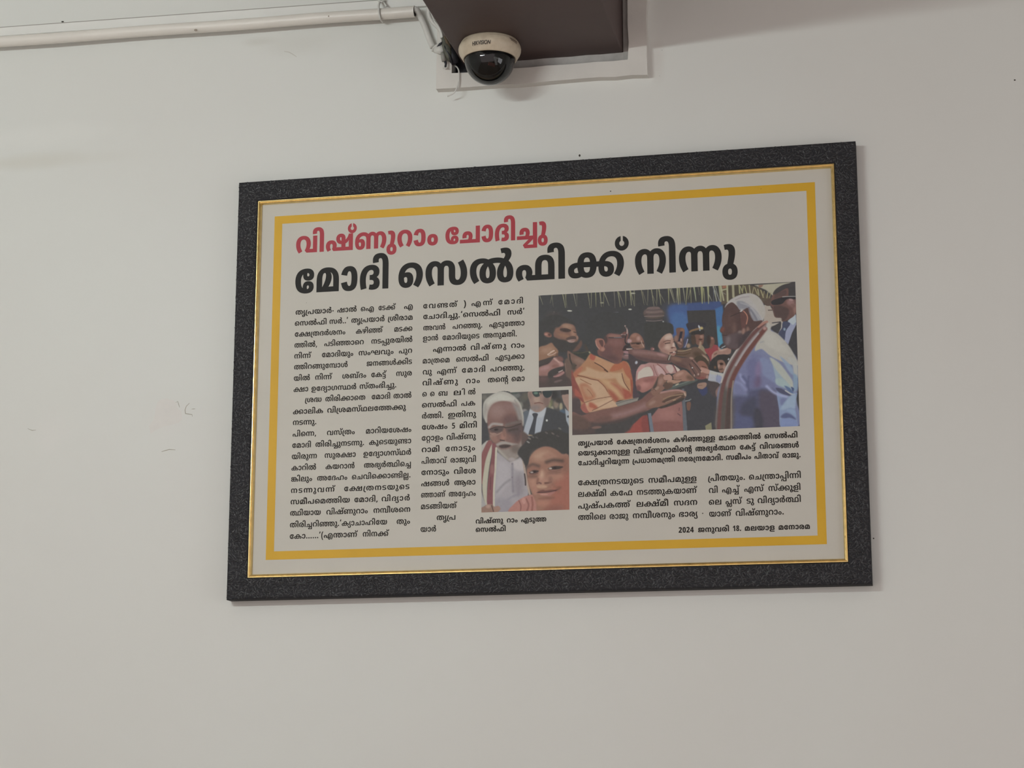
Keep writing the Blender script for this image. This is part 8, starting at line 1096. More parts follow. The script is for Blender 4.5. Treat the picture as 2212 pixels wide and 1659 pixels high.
# man in the orange shirt
A_.crop = C0
P('7a4a42', 8, [318, 870, 350, 950, 400, 1100, 330, 1090, 318, 1000], True)
P('4a3c3c', 14, [320, 1000, 400, 1020, 420, 1120, 380, 1150, 320, 1130])
P('b27b54', 6, [470, 640, 420, 700, 360, 765, 328, 800, 325, 850, 345, 930, 380, 1010, 395, 1090, 440, 1112, 560, 1090, 680, 1062, 670, 1020, 790, 1005, 805, 980, 802, 900, 790, 790, 750, 705, 650, 722, 560, 690])
A_.crop = C4
P('8c4238', 16, [40, 0, 90, 120, 120, 200, 190, 340, 270, 590, 140, 490, 100, 450, 45, 300]); P('a8503f', 14, [110, 340, 190, 420, 240, 500, 150, 480, 100, 450]); P('a5574a', 14, [205, 670, 290, 600, 370, 740, 310, 790, 240, 740])
P('b5684a', 24, [70, 60, 160, -40, 240, -60, 200, 60, 130, 130]); 
P('c49a74', 28, [160, 70, 300, 0, 330, -60, 560, 20, 900, 40, 1050, 20, 980, 120, 740, 160, 520, 160, 300, 110])
P('c59c78', 12, [110, 140, 340, 150, 520, 195, 640, 310, 700, 400, 770, 490, 800, 560, 885, 660, 640, 700, 380, 770, 290, 600, 200, 350])
P('c8a07c', 60, [420, 220, 560, 240, 660, 420, 560, 470, 420, 420, 330, 300]); P('b5704f', 44, [190, 270, 330, 260, 480, 480, 300, 560, 240, 460]); P('bd8a66', 40, [240, 300, 360, 320, 430, 450, 330, 480])
P('cfa884', 24, [450, 620, 620, 560, 760, 500, 790, 540, 620, 640, 520, 690]); P('cda683', 24, [600, 660, 800, 560, 880, 655, 640, 700]); P('b0583f', 28, [370, 590, 460, 620, 520, 690, 420, 720, 360, 680]); P('c98868', 24, [300, 640, 380, 680, 440, 700, 390, 765, 350, 730])
P('c89a6e', 40, [560, 160, 760, 200, 1000, 380, 1120, 470, 1000, 520, 860, 470, 720, 330]); P('a5523c', 40, [720, 360, 800, 400, 900, 520, 860, 575, 800, 530, 740, 440]); P('b0644a', 44, [760, 230, 900, 280, 1040, 430, 1130, 480, 1020, 520, 900, 360])
P('a84f3b', 32, [980, 330, 1080, 370, 1160, 470, 1030, 525, 1000, 440]); P('c5a078', 32, [900, 60, 980, 140, 1040, 270, 1090, 360, 960, 290, 860, 160]); P('c08a5e', 32, [1000, -60, 1080, -20, 1130, 120, 1140, 300, 1110, 360, 1040, 220, 980, 60])
P('a35038', 12, [1090, -80, 1140, 60, 1175, 300, 1150, 460, 1130, 330, 1110, 100])
for c, w, pts in [('6a3c2c', 14, [965, 60, 1000, 200, 1050, 290, 1100, 360]), ('7a4430', 16, [150, 95, 280, 120, 400, 160, 530, 185]), ('8a5038', 14, [530, 190, 640, 290, 700, 390]), ('7a4a36', 12, [280, 595, 480, 530, 770, 480]), ('7a4a38', 12, [420, 740, 600, 650, 800, 545]), ('96603f', 14, [200, 160, 330, 230, 400, 260]), ('9a6446', 14, [430, 480, 380, 400, 330, 350]), ('5f3428', 16, [640, -10, 700, 30])]: LN(c, w, pts)
A_.crop = C1
P('c18c64', 8, [1005, 1035, 1200, 1110, 1435, 1210, 1330, 1345, 1160, 1240, 995, 1120], True); P('b05540', 16, [1000, 1030, 1090, 1070, 1060, 1150, 990, 1115]); LN('4f3226', 16, [1075, 1190, 1200, 1260, 1310, 1352]); P('b5623f', 16, [1430, 1215, 1560, 1200, 1560, 1300, 1350, 1345]); P('b05f42', 16, [1560, 1180, 1640, 1180, 1720, 1350, 1735, 1500, 1620, 1380])
P('3a3939', 16, [1000, 1010, 900, 800, 920, 500, 1100, 320, 1400, 280, 1600, 380, 1640, 540, 1600, 640, 1500, 700, 1330, 670, 1250, 760, 1130, 780, 1090, 900, 1120, 1060])
P('764c45', 12, [1270, 720, 1350, 662, 1500, 690, 1600, 640, 1650, 620, 1685, 680, 1660, 800, 1640, 860, 1600, 900, 1600, 1000, 1570, 1100, 1545, 1180, 1460, 1212, 1300, 1130, 1150, 1060, 1130, 960, 1240, 930, 1260, 830])
BB('94665a', 1430, 710, 110, 34, 0, 30); BB('835650', 1450, 830, 120, 60, 0, 50); BB('5c3e3c', 1350, 1090, 160, 60, 20, 60); BB('6a4542', 1300, 980, 90, 90, 0, 60); BB('4a3836', 1270, 780, 34, 70)
P('a06656', 8, [1085, 790, 1130, 755, 1225, 768, 1262, 850, 1240, 900, 1262, 950, 1215, 990, 1150, 955, 1095, 860]); P('5a3a36', 10, [1150, 800, 1220, 790, 1230, 880, 1200, 900]); LN('b88878', 14, [1100, 800, 1110, 880, 1160, 940]); BB('b07a68', 1220, 950, 30, 30)
LN('b5968c', 24, [1620, 530, 1660, 620, 1640, 690, 1560, 690]); LN('3a3536', 12, [1590, 600, 1640, 540, 1630, 640]); LN('3d393c', 18, [1330, 742, 1480, 745, 1610, 735]); LN('8a8a90', 7, [1420, 738, 1560, 735]); LN('2f2b2d', 20, [1645, 680, 1620, 780, 1640, 850, 1720, 855]); BB('4a3634', 1590, 710, 40, 22); BB('b89c9c', 1690, 800, 30, 40, 20)
LN('352b2b', 34, [1590, 960, 1620, 910, 1690, 890]); BB('3c2a2c', 1640, 960, 46, 40); LN('d6c2b2', 20, [1650, 948, 1742, 945]); BB('a97a7c', 1650, 1005, 62, 26, 8, 14); BB('84605e', 1640, 1085, 72, 46, 0, 30); BB('9c7674', 1650, 1060, 40, 16)
# faces behind, policeman, phones
A_.crop = C2
P('8c5f4f', 14, [150, 260, 230, 190, 320, 195, 395, 260, 440, 360, 458, 470, 440, 510, 260, 520, 180, 470, 140, 350]); BB('b4897a', 330, 300, 40, 46, 0, 34); BB('a3735f', 240, 240, 60, 36, -15, 30); LN('4a372f', 34, [190, 405, 300, 395, 430, 400], 18); BB('2f2522', 320, 410, 40, 16); BB('96705c', 400, 450, 40, 40); BB('7a5545', 260, 470, 80, 24); LN('bd9b88', 16, [385, 350, 400, 400, 440, 470]); BB('bd9290', 150, 350, 40, 34, 20)
P('393836', 12, [480, -20, 985, -20, 1060, 140, 1040, 220, 930, 210, 820, 300, 745, 410, 770, 520, 640, 540, 520, 480, 460, 300])
P('734f45', 10, [1110, 100, 1200, 75, 1280, 110, 1290, 220, 1260, 340, 1250, 470, 1180, 500, 1120, 400, 1070, 320, 1120, 220]); BB('8d6248', 1240, 130, 40, 40); P('2b2934', 6, [1195, 160, 1250, 150, 1215, 350, 1150, 365], True); BB('a37a6a', 1180, 400, 50, 20, 30); BB('b08878', 1215, 330, 18, 34); BB('8f6a5c', 1110, 300, 40, 60)
P('454660', 6, [1290, 320, 1345, 305, 1310, 490, 1245, 510], True); LN('9b9cbe', 18, [1352, 315, 1330, 400, 1295, 480]); BB('a8866c', 1365, 450, 42, 46); BB('6a4d3c', 1200, 560, 90, 40)
P('353238', 8, [1345, -20, 1720, -20, 1700, 70, 1600, 90, 1400, 150, 1350, 100]); P('8a6844', 8, [1385, 150, 1440, 115, 1590, 78, 1600, 110, 1450, 150, 1395, 185]); P('302d2c', 8, [1420, 185, 1600, 130, 1690, 125, 1690, 210, 1600, 215, 1470, 240]); BB('c4b070', 1635, 85, 36, 30); BB('c6c8cc', 1590, 60, 18, 40, -20); BB('b0b4bc', 1605, 125, 14, 18)
P('7d5546', 10, [1490, 235, 1600, 215, 1680, 210, 1690, 300, 1665, 420, 1590, 450, 1510, 380]); BB('a87e6c', 1640, 260, 34, 36); BB('4a332c', 1620, 320, 40, 14); P('4a382f', 14, [1420, 250, 1500, 240, 1520, 400, 1440, 420]); BB('3a2e2a', 1620, 210, 50, 14)
P('96866a', 10, [1590, 450, 1650, 440, 1720, 540, 1750, 620, 1640, 600, 1560, 520]); P('a88a70', 10, [1600, 370, 1640, 380, 1620, 480, 1580, 520])
P('9a3d41', 10, [1700, 530, 1790, 500, 1860, 430, 1960, 440, 2005, 500, 1990, 560, 1900, 620, 1840, 800, 1790, 680]); P('7c5345', 8, [1805, 300, 1850, 262, 1900, 300, 1912, 390, 1880, 450, 1820, 520]); BB('a87c6a', 1860, 300, 26, 20); BB('3a2f2c', 1790, 340, 40, 110, 0, 20)
P('b08a80', 6, [1985, 480, 2040, 520, 2020, 560, 1990, 540])
P('a87e6e', 10, [1855, 640, 1930, 560, 2060, 530, 2230, 470, 2240, 610, 2100, 640, 1980, 640, 1920, 700, 1880, 790, 1850, 740]); BB('c09a88', 2080, 540, 80, 20, -12); BB('7a5548', 1930, 620, 40, 16, -30); LN('b58c80', 18, [1870, 640, 1850, 760, 1810, 840])
P('39383a', 8, [2010, 470, 2090, 400, 2200, 430, 2200, 480, 2050, 510]); LN('b5bcc0', 16, [2060, 490, 2150, 445])
# boy's face
P('b18774', 10, [740, 430, 790, 320, 860, 240, 940, 198, 1010, 205, 1060, 330, 1078, 430, 1120, 510, 1110, 580, 1085, 650, 1010, 660, 900, 610, 800, 540, 750, 490])
BB('cdb3a2', 950, 270, 80, 50, -20, 40); BB('cba896', 920, 480, 70, 60, 0, 50); BB('96685a', 820, 430, 60, 90, 20, 50); BB('a5786a', 860, 560, 90, 50, 20, 40); BB('d3b8a8', 1060, 450, 26, 60, 0, 20)
LN('755248', 22, [850, 375, 920, 345, 990, 350]); LN('4a3530', 20, [885, 408, 930, 398, 985, 392]); LN('755248', 16, [1050, 330, 1075, 325]); LN('4a3530', 16, [1055, 372, 1080, 366]); BB('70463d', 1035, 492, 36, 16, -10); BB('8a5a4e', 1075, 490, 22, 12); LN('462a2a', 22, [985, 602, 1040, 590, 1110, 562]); BB('d6c2b4', 1065, 582, 26, 12, -15); BB('a0685e', 1060, 625, 40, 14, -10)
BB('8a5752', 620, 520, 40, 36); BB('c0938a', 640, 520, 14, 16)
# khaki arm, dark small boy, girl
P('6c5242', 10, [1110, 610, 1300, 545, 1480, 480, 1580, 500, 1700, 600, 1790, 720, 1795, 820, 1700, 770, 1570, 770, 1470, 730, 1380, 700, 1120, 660]); LN('b59c78', 14, [1150, 560, 1260, 560, 1420, 520]); LN('58422f', 24, [1120, 630, 1260, 640, 1400, 600]); P('a58a74', 8, [1640, 620, 1740, 680, 1790, 760, 1740, 760, 1680, 690]); BB('523e30', 1560, 640, 90, 60, 20, 50)
P('46392e', 10, [1480, 740, 1560, 660, 1680, 680, 1770, 770, 1795, 900, 1740, 850, 1640, 770, 1560, 800]); P('93604f', 10, [1550, 800, 1650, 765, 1735, 830, 1785, 950, 1780, 1070, 1700, 1140, 1560, 1130, 1500, 1000]); LN('4a302a', 16, [1650, 880, 1740, 900]); BB('8a4c46', 1620, 1120, 100, 30, 0, 20); BB('6a443c', 1560, 1060, 60, 50)
P('33302f', 10, [1795, 880, 1850, 740, 1980, 650, 2120, 630, 2230, 680, 2230, 820, 2160, 980, 2040, 1020, 1830, 960]); P('8c6655', 10, [1970, 770, 2080, 750, 2145, 850, 2140, 950, 2040, 1012, 1985, 930]); BB('33241f', 2050, 828, 40, 26); BB('b08a7a', 2000, 870, 18, 40, 10); BB('ad8474', 2110, 900, 26, 40); BB('5a3c34', 2040, 940, 50, 14, -10); BB('b8bcc0', 2200, 730, 14, 24, 30); BB('6a4a36', 1920, 900, 24, 30)
# boy's shirt
P('b78780', 10, [560, 800, 700, 810, 860, 830, 1020, 845, 1190, 950, 1120, 1010, 1000, 1040, 880, 1110, 640, 1085, 420, 1110, 330, 1140, 268, 1200, 285, 990, 370, 850, 470, 830])
P('cfc2b2', 12, [345, 950, 450, 905, 570, 900, 640, 1060, 500, 1095, 420, 1115, 310, 1155]); P('c8908a', 14, [290, 990, 380, 860, 470, 860, 400, 940, 320, 1000]); P('c9a4a2', 14, [690, 870, 790, 880, 880, 1040, 780, 1060, 720, 980]); P('ccb2a8', 12, [900, 870, 1020, 850, 1060, 960, 1000, 1020, 930, 960]); P('d3c2b4', 8, [1070, 860, 1130, 900, 1190, 950, 1130, 980])
for c, w, pts in [('96625f', 16, [640, 850, 670, 960, 720, 1070]), ('8a554c', 18, [720, 830, 820, 910, 910, 1030]), ('7a4848', 26, [1045, 850, 1090, 920, 1120, 1000]), ('a06a66', 16, [580, 870, 640, 980, 650, 1070])]: LN(c, w, pts)
P('a66a60', 12, [268, 1205, 330, 1145, 430, 1112, 720, 1082, 700, 1180, 620, 1320, 430, 1425, 330, 1370, 270, 1270]); BB('bd7f73', 460, 1260, 110, 70, -15, 60); BB('955a54', 560, 1160, 120, 40, -10, 40); BB('7d4a48', 330, 1330, 50, 60)
# long arm across
P('74504a', 12, [140, 530, 400, 525, 620, 560, 800, 600, 965, 645, 955, 740, 1010, 790, 900, 815, 700, 810, 500, 780, 300, 720, 140, 640]); P('5c413f', 26, [150, 640, 400, 690, 650, 740, 960, 770, 850, 810, 550, 790, 300, 730]); LN('99706a', 70, [250, 580, 500, 600, 760, 630, 900, 660], 50, 0.8); BB('a87a74', 800, 640, 90, 26, 14, 24)
P('45393c', 16, [130, 620, 300, 730, 400, 800, 330, 860, 280, 960, 230, 1000, 150, 860]); BB('b9bcc4', 285, 800, 26, 34, 20, 14)
P('6c4d45', 10, [980, 660, 1100, 670, 1250, 700, 1400, 690, 1450, 690, 1540, 800, 1640, 950, 1630, 1010, 1580, 1070, 1500, 1120, 1430, 1040, 1360, 950, 1200, 880, 1010, 790]); BB('86614f', 1120, 730, 100, 40, 14, 40); BB('a5806f', 1430, 710, 44, 24, 10); BB('5a3f3a', 1200, 850, 120, 40, 20, 40)
for c, w, pts in [('483431', 16, [1440, 760, 1540, 870, 1640, 990]), ('483431', 16, [1390, 830, 1460, 960, 1520, 1060]), ('8d675c', 20, [1470, 750, 1560, 850, 1640, 960]), ('81594e', 20, [1420, 800, 1510, 920, 1590, 1050]), ('7a544a', 20, [1370, 880, 1430, 980, 1500, 1090])]: LN(c, w, pts)
BB('dcdcd8', 1448, 908, 16, 10, -30); BB('c0a090', 1570, 1045, 14, 22); BB('b59a8c', 1490, 1065, 12, 22); BB('d0a890', 1640, 990, 18, 16)
LN('33302c', 36, [985, 650, 965, 690, 945, 740], 8); LN('b9b1a0', 18, [990, 648, 972, 690, 955, 742]); 
# barrier and hands
P('525a54', 10, [880, 1330, 1150, 1240, 1400, 1160, 1560, 1150, 1500, 1200, 1250, 1290, 960, 1370]); LN('6f7972', 16, [950, 1330, 1200, 1250, 1400, 1180]); P('a07260', 10, [1020, 1080, 1180, 975, 1290, 955, 1400, 1040, 1500, 1160, 1400, 1180, 1200, 1190, 1050, 1150]); BB('b98a76', 1180, 1040, 90, 34, -25, 34); BB('70503f', 1400, 1120, 80, 50, 20, 40); P('b1866e', 10, [930, 1170, 1050, 1160, 1220, 1165, 1160, 1220, 1000, 1250, 930, 1230]); LN('5a4034', 12, [1040, 1155, 1130, 1165, 1220, 1160]); BB('c9b89a', 1130, 1255, 44, 12, -25)
P('bb8b7a', 8, [1620, 900, 1700, 920, 1820, 965, 1800, 1035, 1680, 1010, 1630, 960]); BB('8a5a50', 1700, 1060, 80, 30, 10); BB('b0887c', 1760, 1100, 26, 40, 10)
P('b0b3bb', 8, [1815, 958, 1960, 1000, 2115, 1030, 2070, 1150, 2030, 1252, 1880, 1210, 1770, 1170], True); P('bbbab2', 12, [1830, 975, 1960, 1010, 2100, 1040, 2060, 1100, 1940, 1060, 1830, 1040]); P('9097b8', 18, [1960, 1060, 2060, 1100, 2030, 1220, 1940, 1180]); LN('8088a0', 8, [1970, 1040, 1955, 1180])
# dark shirt boy and lower right
A_.crop = C5
P('3d3c41', 8, [-20, 610, 120, 560, 230, 490, 420, 465, 650, 520, 600, 760, 560, 950, 500, 1400, -20, 1400]); P('4a3f40', 30, [430, 480, 650, 525, 600, 760, 480, 700]); P('a37f6c', 8, [225, 560, 250, 505, 390, 490, 395, 560, 330, 612, 250, 600]); LN('6a4a40', 8, [250, 545, 320, 540]); P('383e66', 16, [245, 610, 320, 620, 400, 570, 415, 680, 340, 740, 290, 700]); P('8d8866', 6, [375, 1300, 490, 1235, 505, 1390, 390, 1400], True)
LN('7b827f', 18, [10, 830, 60, 825, 110, 800]); P('7a5444', 8, [30, 870, 105, 860, 90, 1000, 40, 1000]); BB('a08068', 5, 690, 16, 40); P('8a6a60', 12, [570, 650, 640, 560, 620, 700, 590, 760])
# lower body, red cloth, posts, forearms of the man in orange
A_.crop = C4
P('493b41', 14, [1130, 0, 1215, 0, 1215, 220, 1240, 380, 1300, 470, 1180, 520, 1165, 400, 1175, 200])
P('99645d', 12, [1500, 860, 1650, 680, 1850, 620, 2060, 540, 2085, 700, 2090, 1110, 1540, 1150], True); BB('a87067', 1800, 800, 160, 100, 0, 100); P('8a5650', 30, [1560, 950, 2080, 950, 2090, 1120, 1550, 1140]); LN('5c3c40', 10, [2020, 690, 2015, 740]); LN('5c3c40', 14, [1990, 795, 2040, 830]); BB('5c4444', 1880, 605, 16, 14)
P('a0463d', 16, [1020, 1160, 1100, 1060, 1220, 950, 1360, 830, 1400, 900, 1360, 1150]); P('8a3f3a', 20, [1330, 900, 1440, 830, 1480, 1140, 1350, 1140])
P('8e887d', 6, [845, 595, 1000, 550, 1275, 498, 1250, 560, 1050, 620, 890, 668], True); LN('5c5850', 10, [860, 620, 1040, 560, 1250, 515]); P('6d7683', 5, [1440, 790, 1500, 785, 1555, 1140, 1492, 1140], True); LN('3c3a40', 12, [1440, 800, 1480, 1130]); P('60666e', 5, [2065, 340, 2110, 335, 2170, 1140, 2095, 1140], True); LN('8a8e90', 12, [2130, 570, 2212, 550])
P('7a5148', 14, [40, 780, 220, 830, 380, 775, 640, 715, 890, 665, 1100, 610, 1300, 540, 1420, 440, 1550, 350, 1620, 420, 1620, 620, 1430, 745, 1250, 800, 1000, 890, 600, 1010, 300, 1120, 40, 1200])
P('4e3e3b', 40, [40, 980, 300, 960, 700, 940, 1050, 860, 1400, 740, 1250, 860, 1000, 1080, 700, 1130, 40, 1220]); P('403b3a', 30, [560, 1010, 900, 960, 1150, 860, 1380, 790, 1200, 920, 1040, 1140, 500, 1160]); P('5f463d', 40, [40, 820, 250, 860, 400, 1010, 250, 1090, 40, 1050]); LN('a17a77', 90, [820, 840, 1050, 780, 1250, 710, 1380, 650], 70, 0.8); BB('6d4b42', 620, 900, 160, 40, -10, 50); BB('7d5a50', 500, 1050, 90, 24, -5)
P('8a6151', 10, [1400, 640, 1480, 540, 1600, 450, 1720, 395, 1900, 375, 2030, 360, 2130, 395, 2145, 440, 2115, 520, 1960, 590, 1800, 640, 1620, 680, 1470, 690]); LN('b5857b', 34, [1680, 410, 1850, 375, 2000, 365, 2100, 395], 16); P('5a4236', 12, [1700, 580, 1850, 480, 1980, 430, 2120, 430, 2110, 500, 1950, 530, 1800, 590]); P('423833', 12, [1640, 680, 1800, 620, 2000, 530, 2110, 505, 2080, 560, 1900, 640, 1700, 700]); LN('96755a', 24, [1730, 530, 1880, 470, 2080, 440]); LN('a27c66', 16, [1770, 590, 1900, 540, 2050, 480]); BB('a88868', 1930, 545, 32, 12, -20); BB('c0a088', 2125, 440, 20, 40, -20); BB('a07a6a', 1520, 600, 70, 30, -30, 30)
P('8a6151', 10, [1500, 370, 1560, 250, 1640, 110, 1690, 60, 1740, 90, 1790, 190, 1720, 280, 1760, 320, 1700, 380, 1640, 430, 1580, 470, 1520, 440]); P('4d3f38', 14, [1530, 330, 1590, 210, 1630, 110, 1620, 220, 1590, 320]); BB('a37a6a', 1680, 200, 40, 70, 20, 30); BB('a4806c', 1610, 330, 50, 24, -40); LN('6a4638', 12, [1510, 370, 1560, 350, 1590, 380])
P('b98a78', 8, [1730, 120, 1790, 70, 1860, 80, 1890, 140, 1870, 185, 1790, 180, 1740, 170]); LN('352e2d', 16, [1775, 75, 1840, 65, 1895, 110, 1900, 165]); BB('6a4c3e', 1850, 250, 60, 30, 0, 20); P('5f463a', 10, [1740, 230, 1830, 240, 1900, 280, 1860, 330, 1760, 350])
# the white-haired man
A_.crop = C0
P('7b82a6', 8, [1850, 405, 1890, 440, 1960, 500, 2060, 620, 2112, 700, 2118, 900, 2100, 1000, 2108, 1235, 1590, 1250, 1480, 1250, 1470, 1000, 1500, 880, 1600, 700, 1700, 600, 1800, 480])
A_.crop = C3
P('b9b5aa', 16, [1040, 860, 1200, 940, 1200, 1050, 1340, 1120, 1550, 1340, 1700, 1600, 1760, 1750, 1500, 1700, 1200, 1560, 1020, 1420, 880, 1450, 950, 1200])
P('c0bcb0', 30, [1080, 1080, 1250, 1120, 1420, 1300, 1560, 1500, 1300, 1450, 1080, 1300]); BB('a8a9a6', 1020, 1280, 50, 14, -20)
A_.crop = C5
P('7478a0', 40, [960, 300, 1130, 60, 1300, -60, 1500, 40, 1640, 150, 1690, 480, 1700, 640, 1450, 620, 1200, 680, 940, 720])
P('6c6d96', 40, [1180, 100, 1330, 60, 1400, 330, 1330, 560, 1200, 640, 1170, 350]); P('7f8ab0', 30, [1400, 40, 1560, 60, 1660, 200, 1690, 480, 1560, 420, 1430, 300]); BB('84739a', 1370, 250, 50, 150, 5, 60); BB('6a5878', 1360, 480, 60, 110, 8, 60)
P('515270', 50, [880, 780, 1150, 740, 1200, 640, 1500, 600, 1720, 700, 1790, 1340, 860, 1370]); P('45465a', 60, [1050, 950, 1300, 760, 1350, 1000, 1400, 1350, 1050, 1360]); P('524a5a', 60, [1380, 700, 1560, 650, 1720, 760, 1780, 1330, 1450, 1350]); P('54587c', 50, [900, 1050, 1050, 1100, 1250, 1150, 1250, 1360, 880, 1370]); P('403e4a', 40, [1300, 1000, 1420, 1020, 1470, 1350, 1330, 1360])
LN('9498c2', 40, [1030, 340, 1060, 430, 1130, 500], 30); LN('5c6088', 40, [1090, 380, 1150, 470, 1160, 560], 30); LN('8a8fb8', 50, [960, 480, 1050, 520, 1130, 620], 40); LN('5a5c80', 30, [1190, 380, 1180, 520, 1200, 640], 26)
P('98abb8', 16, [1640, 110, 1780, 160, 1900, 330, 2010, 520, 2040, 640, 1880, 600, 1710, 520, 1690, 380]); P('b5b9ae', 20, [1590, 20, 1760, 120, 1920, 320, 2020, 480, 2010, 600, 1900, 480, 1760, 320, 1650, 170]); P('90a3bc', 20, [1780, 0, 1900, 90, 2000, 200, 2050, 350, 1960, 300, 1860, 140]); P('b8b8b0', 20, [1920, 20, 2060, 60, 2110, 200, 2110, 400, 2040, 330, 2010, 160]); P('86a0b8', 24, [2030, 330, 2105, 380, 2100, 600, 2040, 660, 2030, 480]); P('a3b8b8', 26, [1700, 430, 1830, 420, 1960, 560, 1850, 560, 1720, 520])
P('8496ba', 10, [1720, 640, 1880, 700, 2060, 680, 2100, 700, 2060, 900, 2080, 1100, 2095, 1325, 1800, 1340, 1760, 1000]); P('4c4d69', 16, [1700, 590, 1800, 600, 1900, 660, 2000, 740, 1860, 720, 1740, 660]); P('5a719a', 12, [1860, 550, 1960, 590, 2030, 690, 1950, 660]); P('44557e', 8, [1985, 570, 2040, 600, 2020, 660]); LN('a5abd0', 44, [1530, 560, 1640, 660, 1760, 720, 1900, 760], 30); LN('b5b8b8', 24, [1880, 640, 1980, 700, 2050, 715]); P('727ba6', 30, [1800, 780, 1960, 800, 2000, 880, 1900, 930, 1790, 900]); P('98aec6', 26, [1960, 750, 2070, 720, 2060, 960, 1960, 960, 1860, 1000, 1790, 970]); P('586088', 22, [1790, 1130, 1880, 1060, 1990, 1090, 2075, 1180, 1960, 1150, 1860, 1160]); P('8ea5c4', 24, [1900, 1000, 2040, 1000, 2075, 1130, 1990, 1070]); P('7f90be', 20, [1810, 1180, 1960, 1170, 2080, 1210, 2090, 1330, 1820, 1335])
# scarf
A_.crop = C0
P('8b807c', 6, [1868, 385, 1800, 420, 1740, 480, 1640, 600, 1550, 740, 1505, 870, 1478, 1010, 1462, 1250, 1590, 1250, 1592, 1000, 1605, 860, 1650, 760, 1730, 640, 1840, 470])
P('5a5350', 30, [1500, 960, 1590, 960, 1592, 1260, 1462, 1260]); P('57504a', 16, [1502, 900, 1540, 900, 1530, 1260, 1495, 1260])
LN('bfb5ad', 12, [1850, 383, 1740, 470, 1640, 595, 1545, 750, 1505, 870]); LN('6c4340', 27, [1845, 400, 1740, 505, 1640, 645, 1557, 795, 1514, 925, 1494, 1080, 1484, 1250]); LN('70413a', 36, [1852, 445, 1765, 560, 1675, 690, 1606, 815, 1575, 920, 1562, 1080, 1552, 1250]); LN('3f3b38', 34, [1578, 930, 1562, 1080, 1552, 1250], 10, 0.75); LN('a99fa0', 14, [1800, 480, 1700, 605, 1620, 735]); LN('b07c6c', 20, [1800, 425, 1845, 395, 1868, 388]); LN('8f8275', 10, [1600, 860, 1585, 1000, 1585, 1250]); BB('b88a80', 1850, 440, 14, 14)
# head
A_.crop = C3
P('b9b4af', 12, [285, 600, 330, 500, 420, 420, 560, 350, 740, 308, 880, 335, 980, 410, 1050, 520, 1082, 640, 1070, 770, 1030, 860, 880, 900, 600, 700, 420, 560])
P('b9b3a9', 30, [780, 340, 930, 400, 1040, 540, 1090, 720, 1020, 780, 900, 560, 800, 440])
P('8d8c94', 26, [520, 480, 640, 470, 780, 560, 900, 660, 1010, 830, 1000, 870, 860, 870, 790, 680, 640, 620, 560, 640])
for c, w, pts in [('a5a3a8', 26, [600, 500, 760, 560, 880, 700, 960, 830]), ('787882', 24, [800, 640, 880, 760, 920, 850]), ('9b8f92', 14, [500, 440, 620, 390, 760, 380]), ('b0adb0', 20, [820, 600, 920, 720, 1000, 830]), ('6d6670', 20, [760, 590, 780, 700, 840, 840])]: LN(c, w, pts, 16)
P('553d39', 10, [285, 600, 340, 530, 430, 490, 520, 560, 580, 640, 650, 640, 740, 600, 770, 700, 860, 860, 1035, 862, 800, 1100, 560, 1400, 440, 1425, 330, 1390, 250, 1260, 235, 1150, 228, 1110, 186, 1055, 232, 950, 225, 850, 240, 720])
P('523a37', 40, [480, 700, 640, 720, 640, 1000, 500, 1050, 420, 900]); BB('7a4338', 235, 1030, 40, 50, 20, 30); BB('5f443e', 400, 850, 90, 120, 0, 90); BB('6e5048', 470, 1000, 40, 100, 0, 50)
P('5b4a4c', 30, [290, 1160, 420, 1120, 560, 1080, 690, 1110, 560, 1380, 430, 1410, 300, 1350, 255, 1240]); BB('76676a', 350, 1250, 40, 80, 10, 40); BB('85706a', 590, 1080, 40, 30, 0, 24); BB('4a3a3c', 600, 1220, 80, 100, 30, 60)
P('64403b', 10, [590, 700, 650, 660, 710, 740, 715, 880, 690, 990, 620, 1000]); LN('bd7a62', 20, [655, 662, 715, 730, 735, 810, 712, 920]); BB('9c7466', 655, 1065, 34, 60, 10, 26); BB('8a6558', 740, 1040, 30, 60, 0, 30); LN('372d2d', 14, [400, 770, 500, 725, 610, 685]); BB('c9c7c4', 612, 660, 34, 14, -30)
P('43383b', 24, [640, 1150, 740, 1060, 800, 1080, 690, 1230, 560, 1390, 560, 1280]); LN('3f3032', 18, [235, 1140, 300, 1150, 330, 1140])
A_.grain(4.0, 3)
nxr = (world_pt(1235.8, 880, YP).x - ax0) / (ax1 - ax0); nzr = (az1 - (nt1.z + nt2.z) / 2) / (az1 - az0)
A_.build('large_photograph', lambda u, v: ~((u < nxr) & (v > nzr)), 'large colour photograph of a crowd reaching towards a white-haired man')
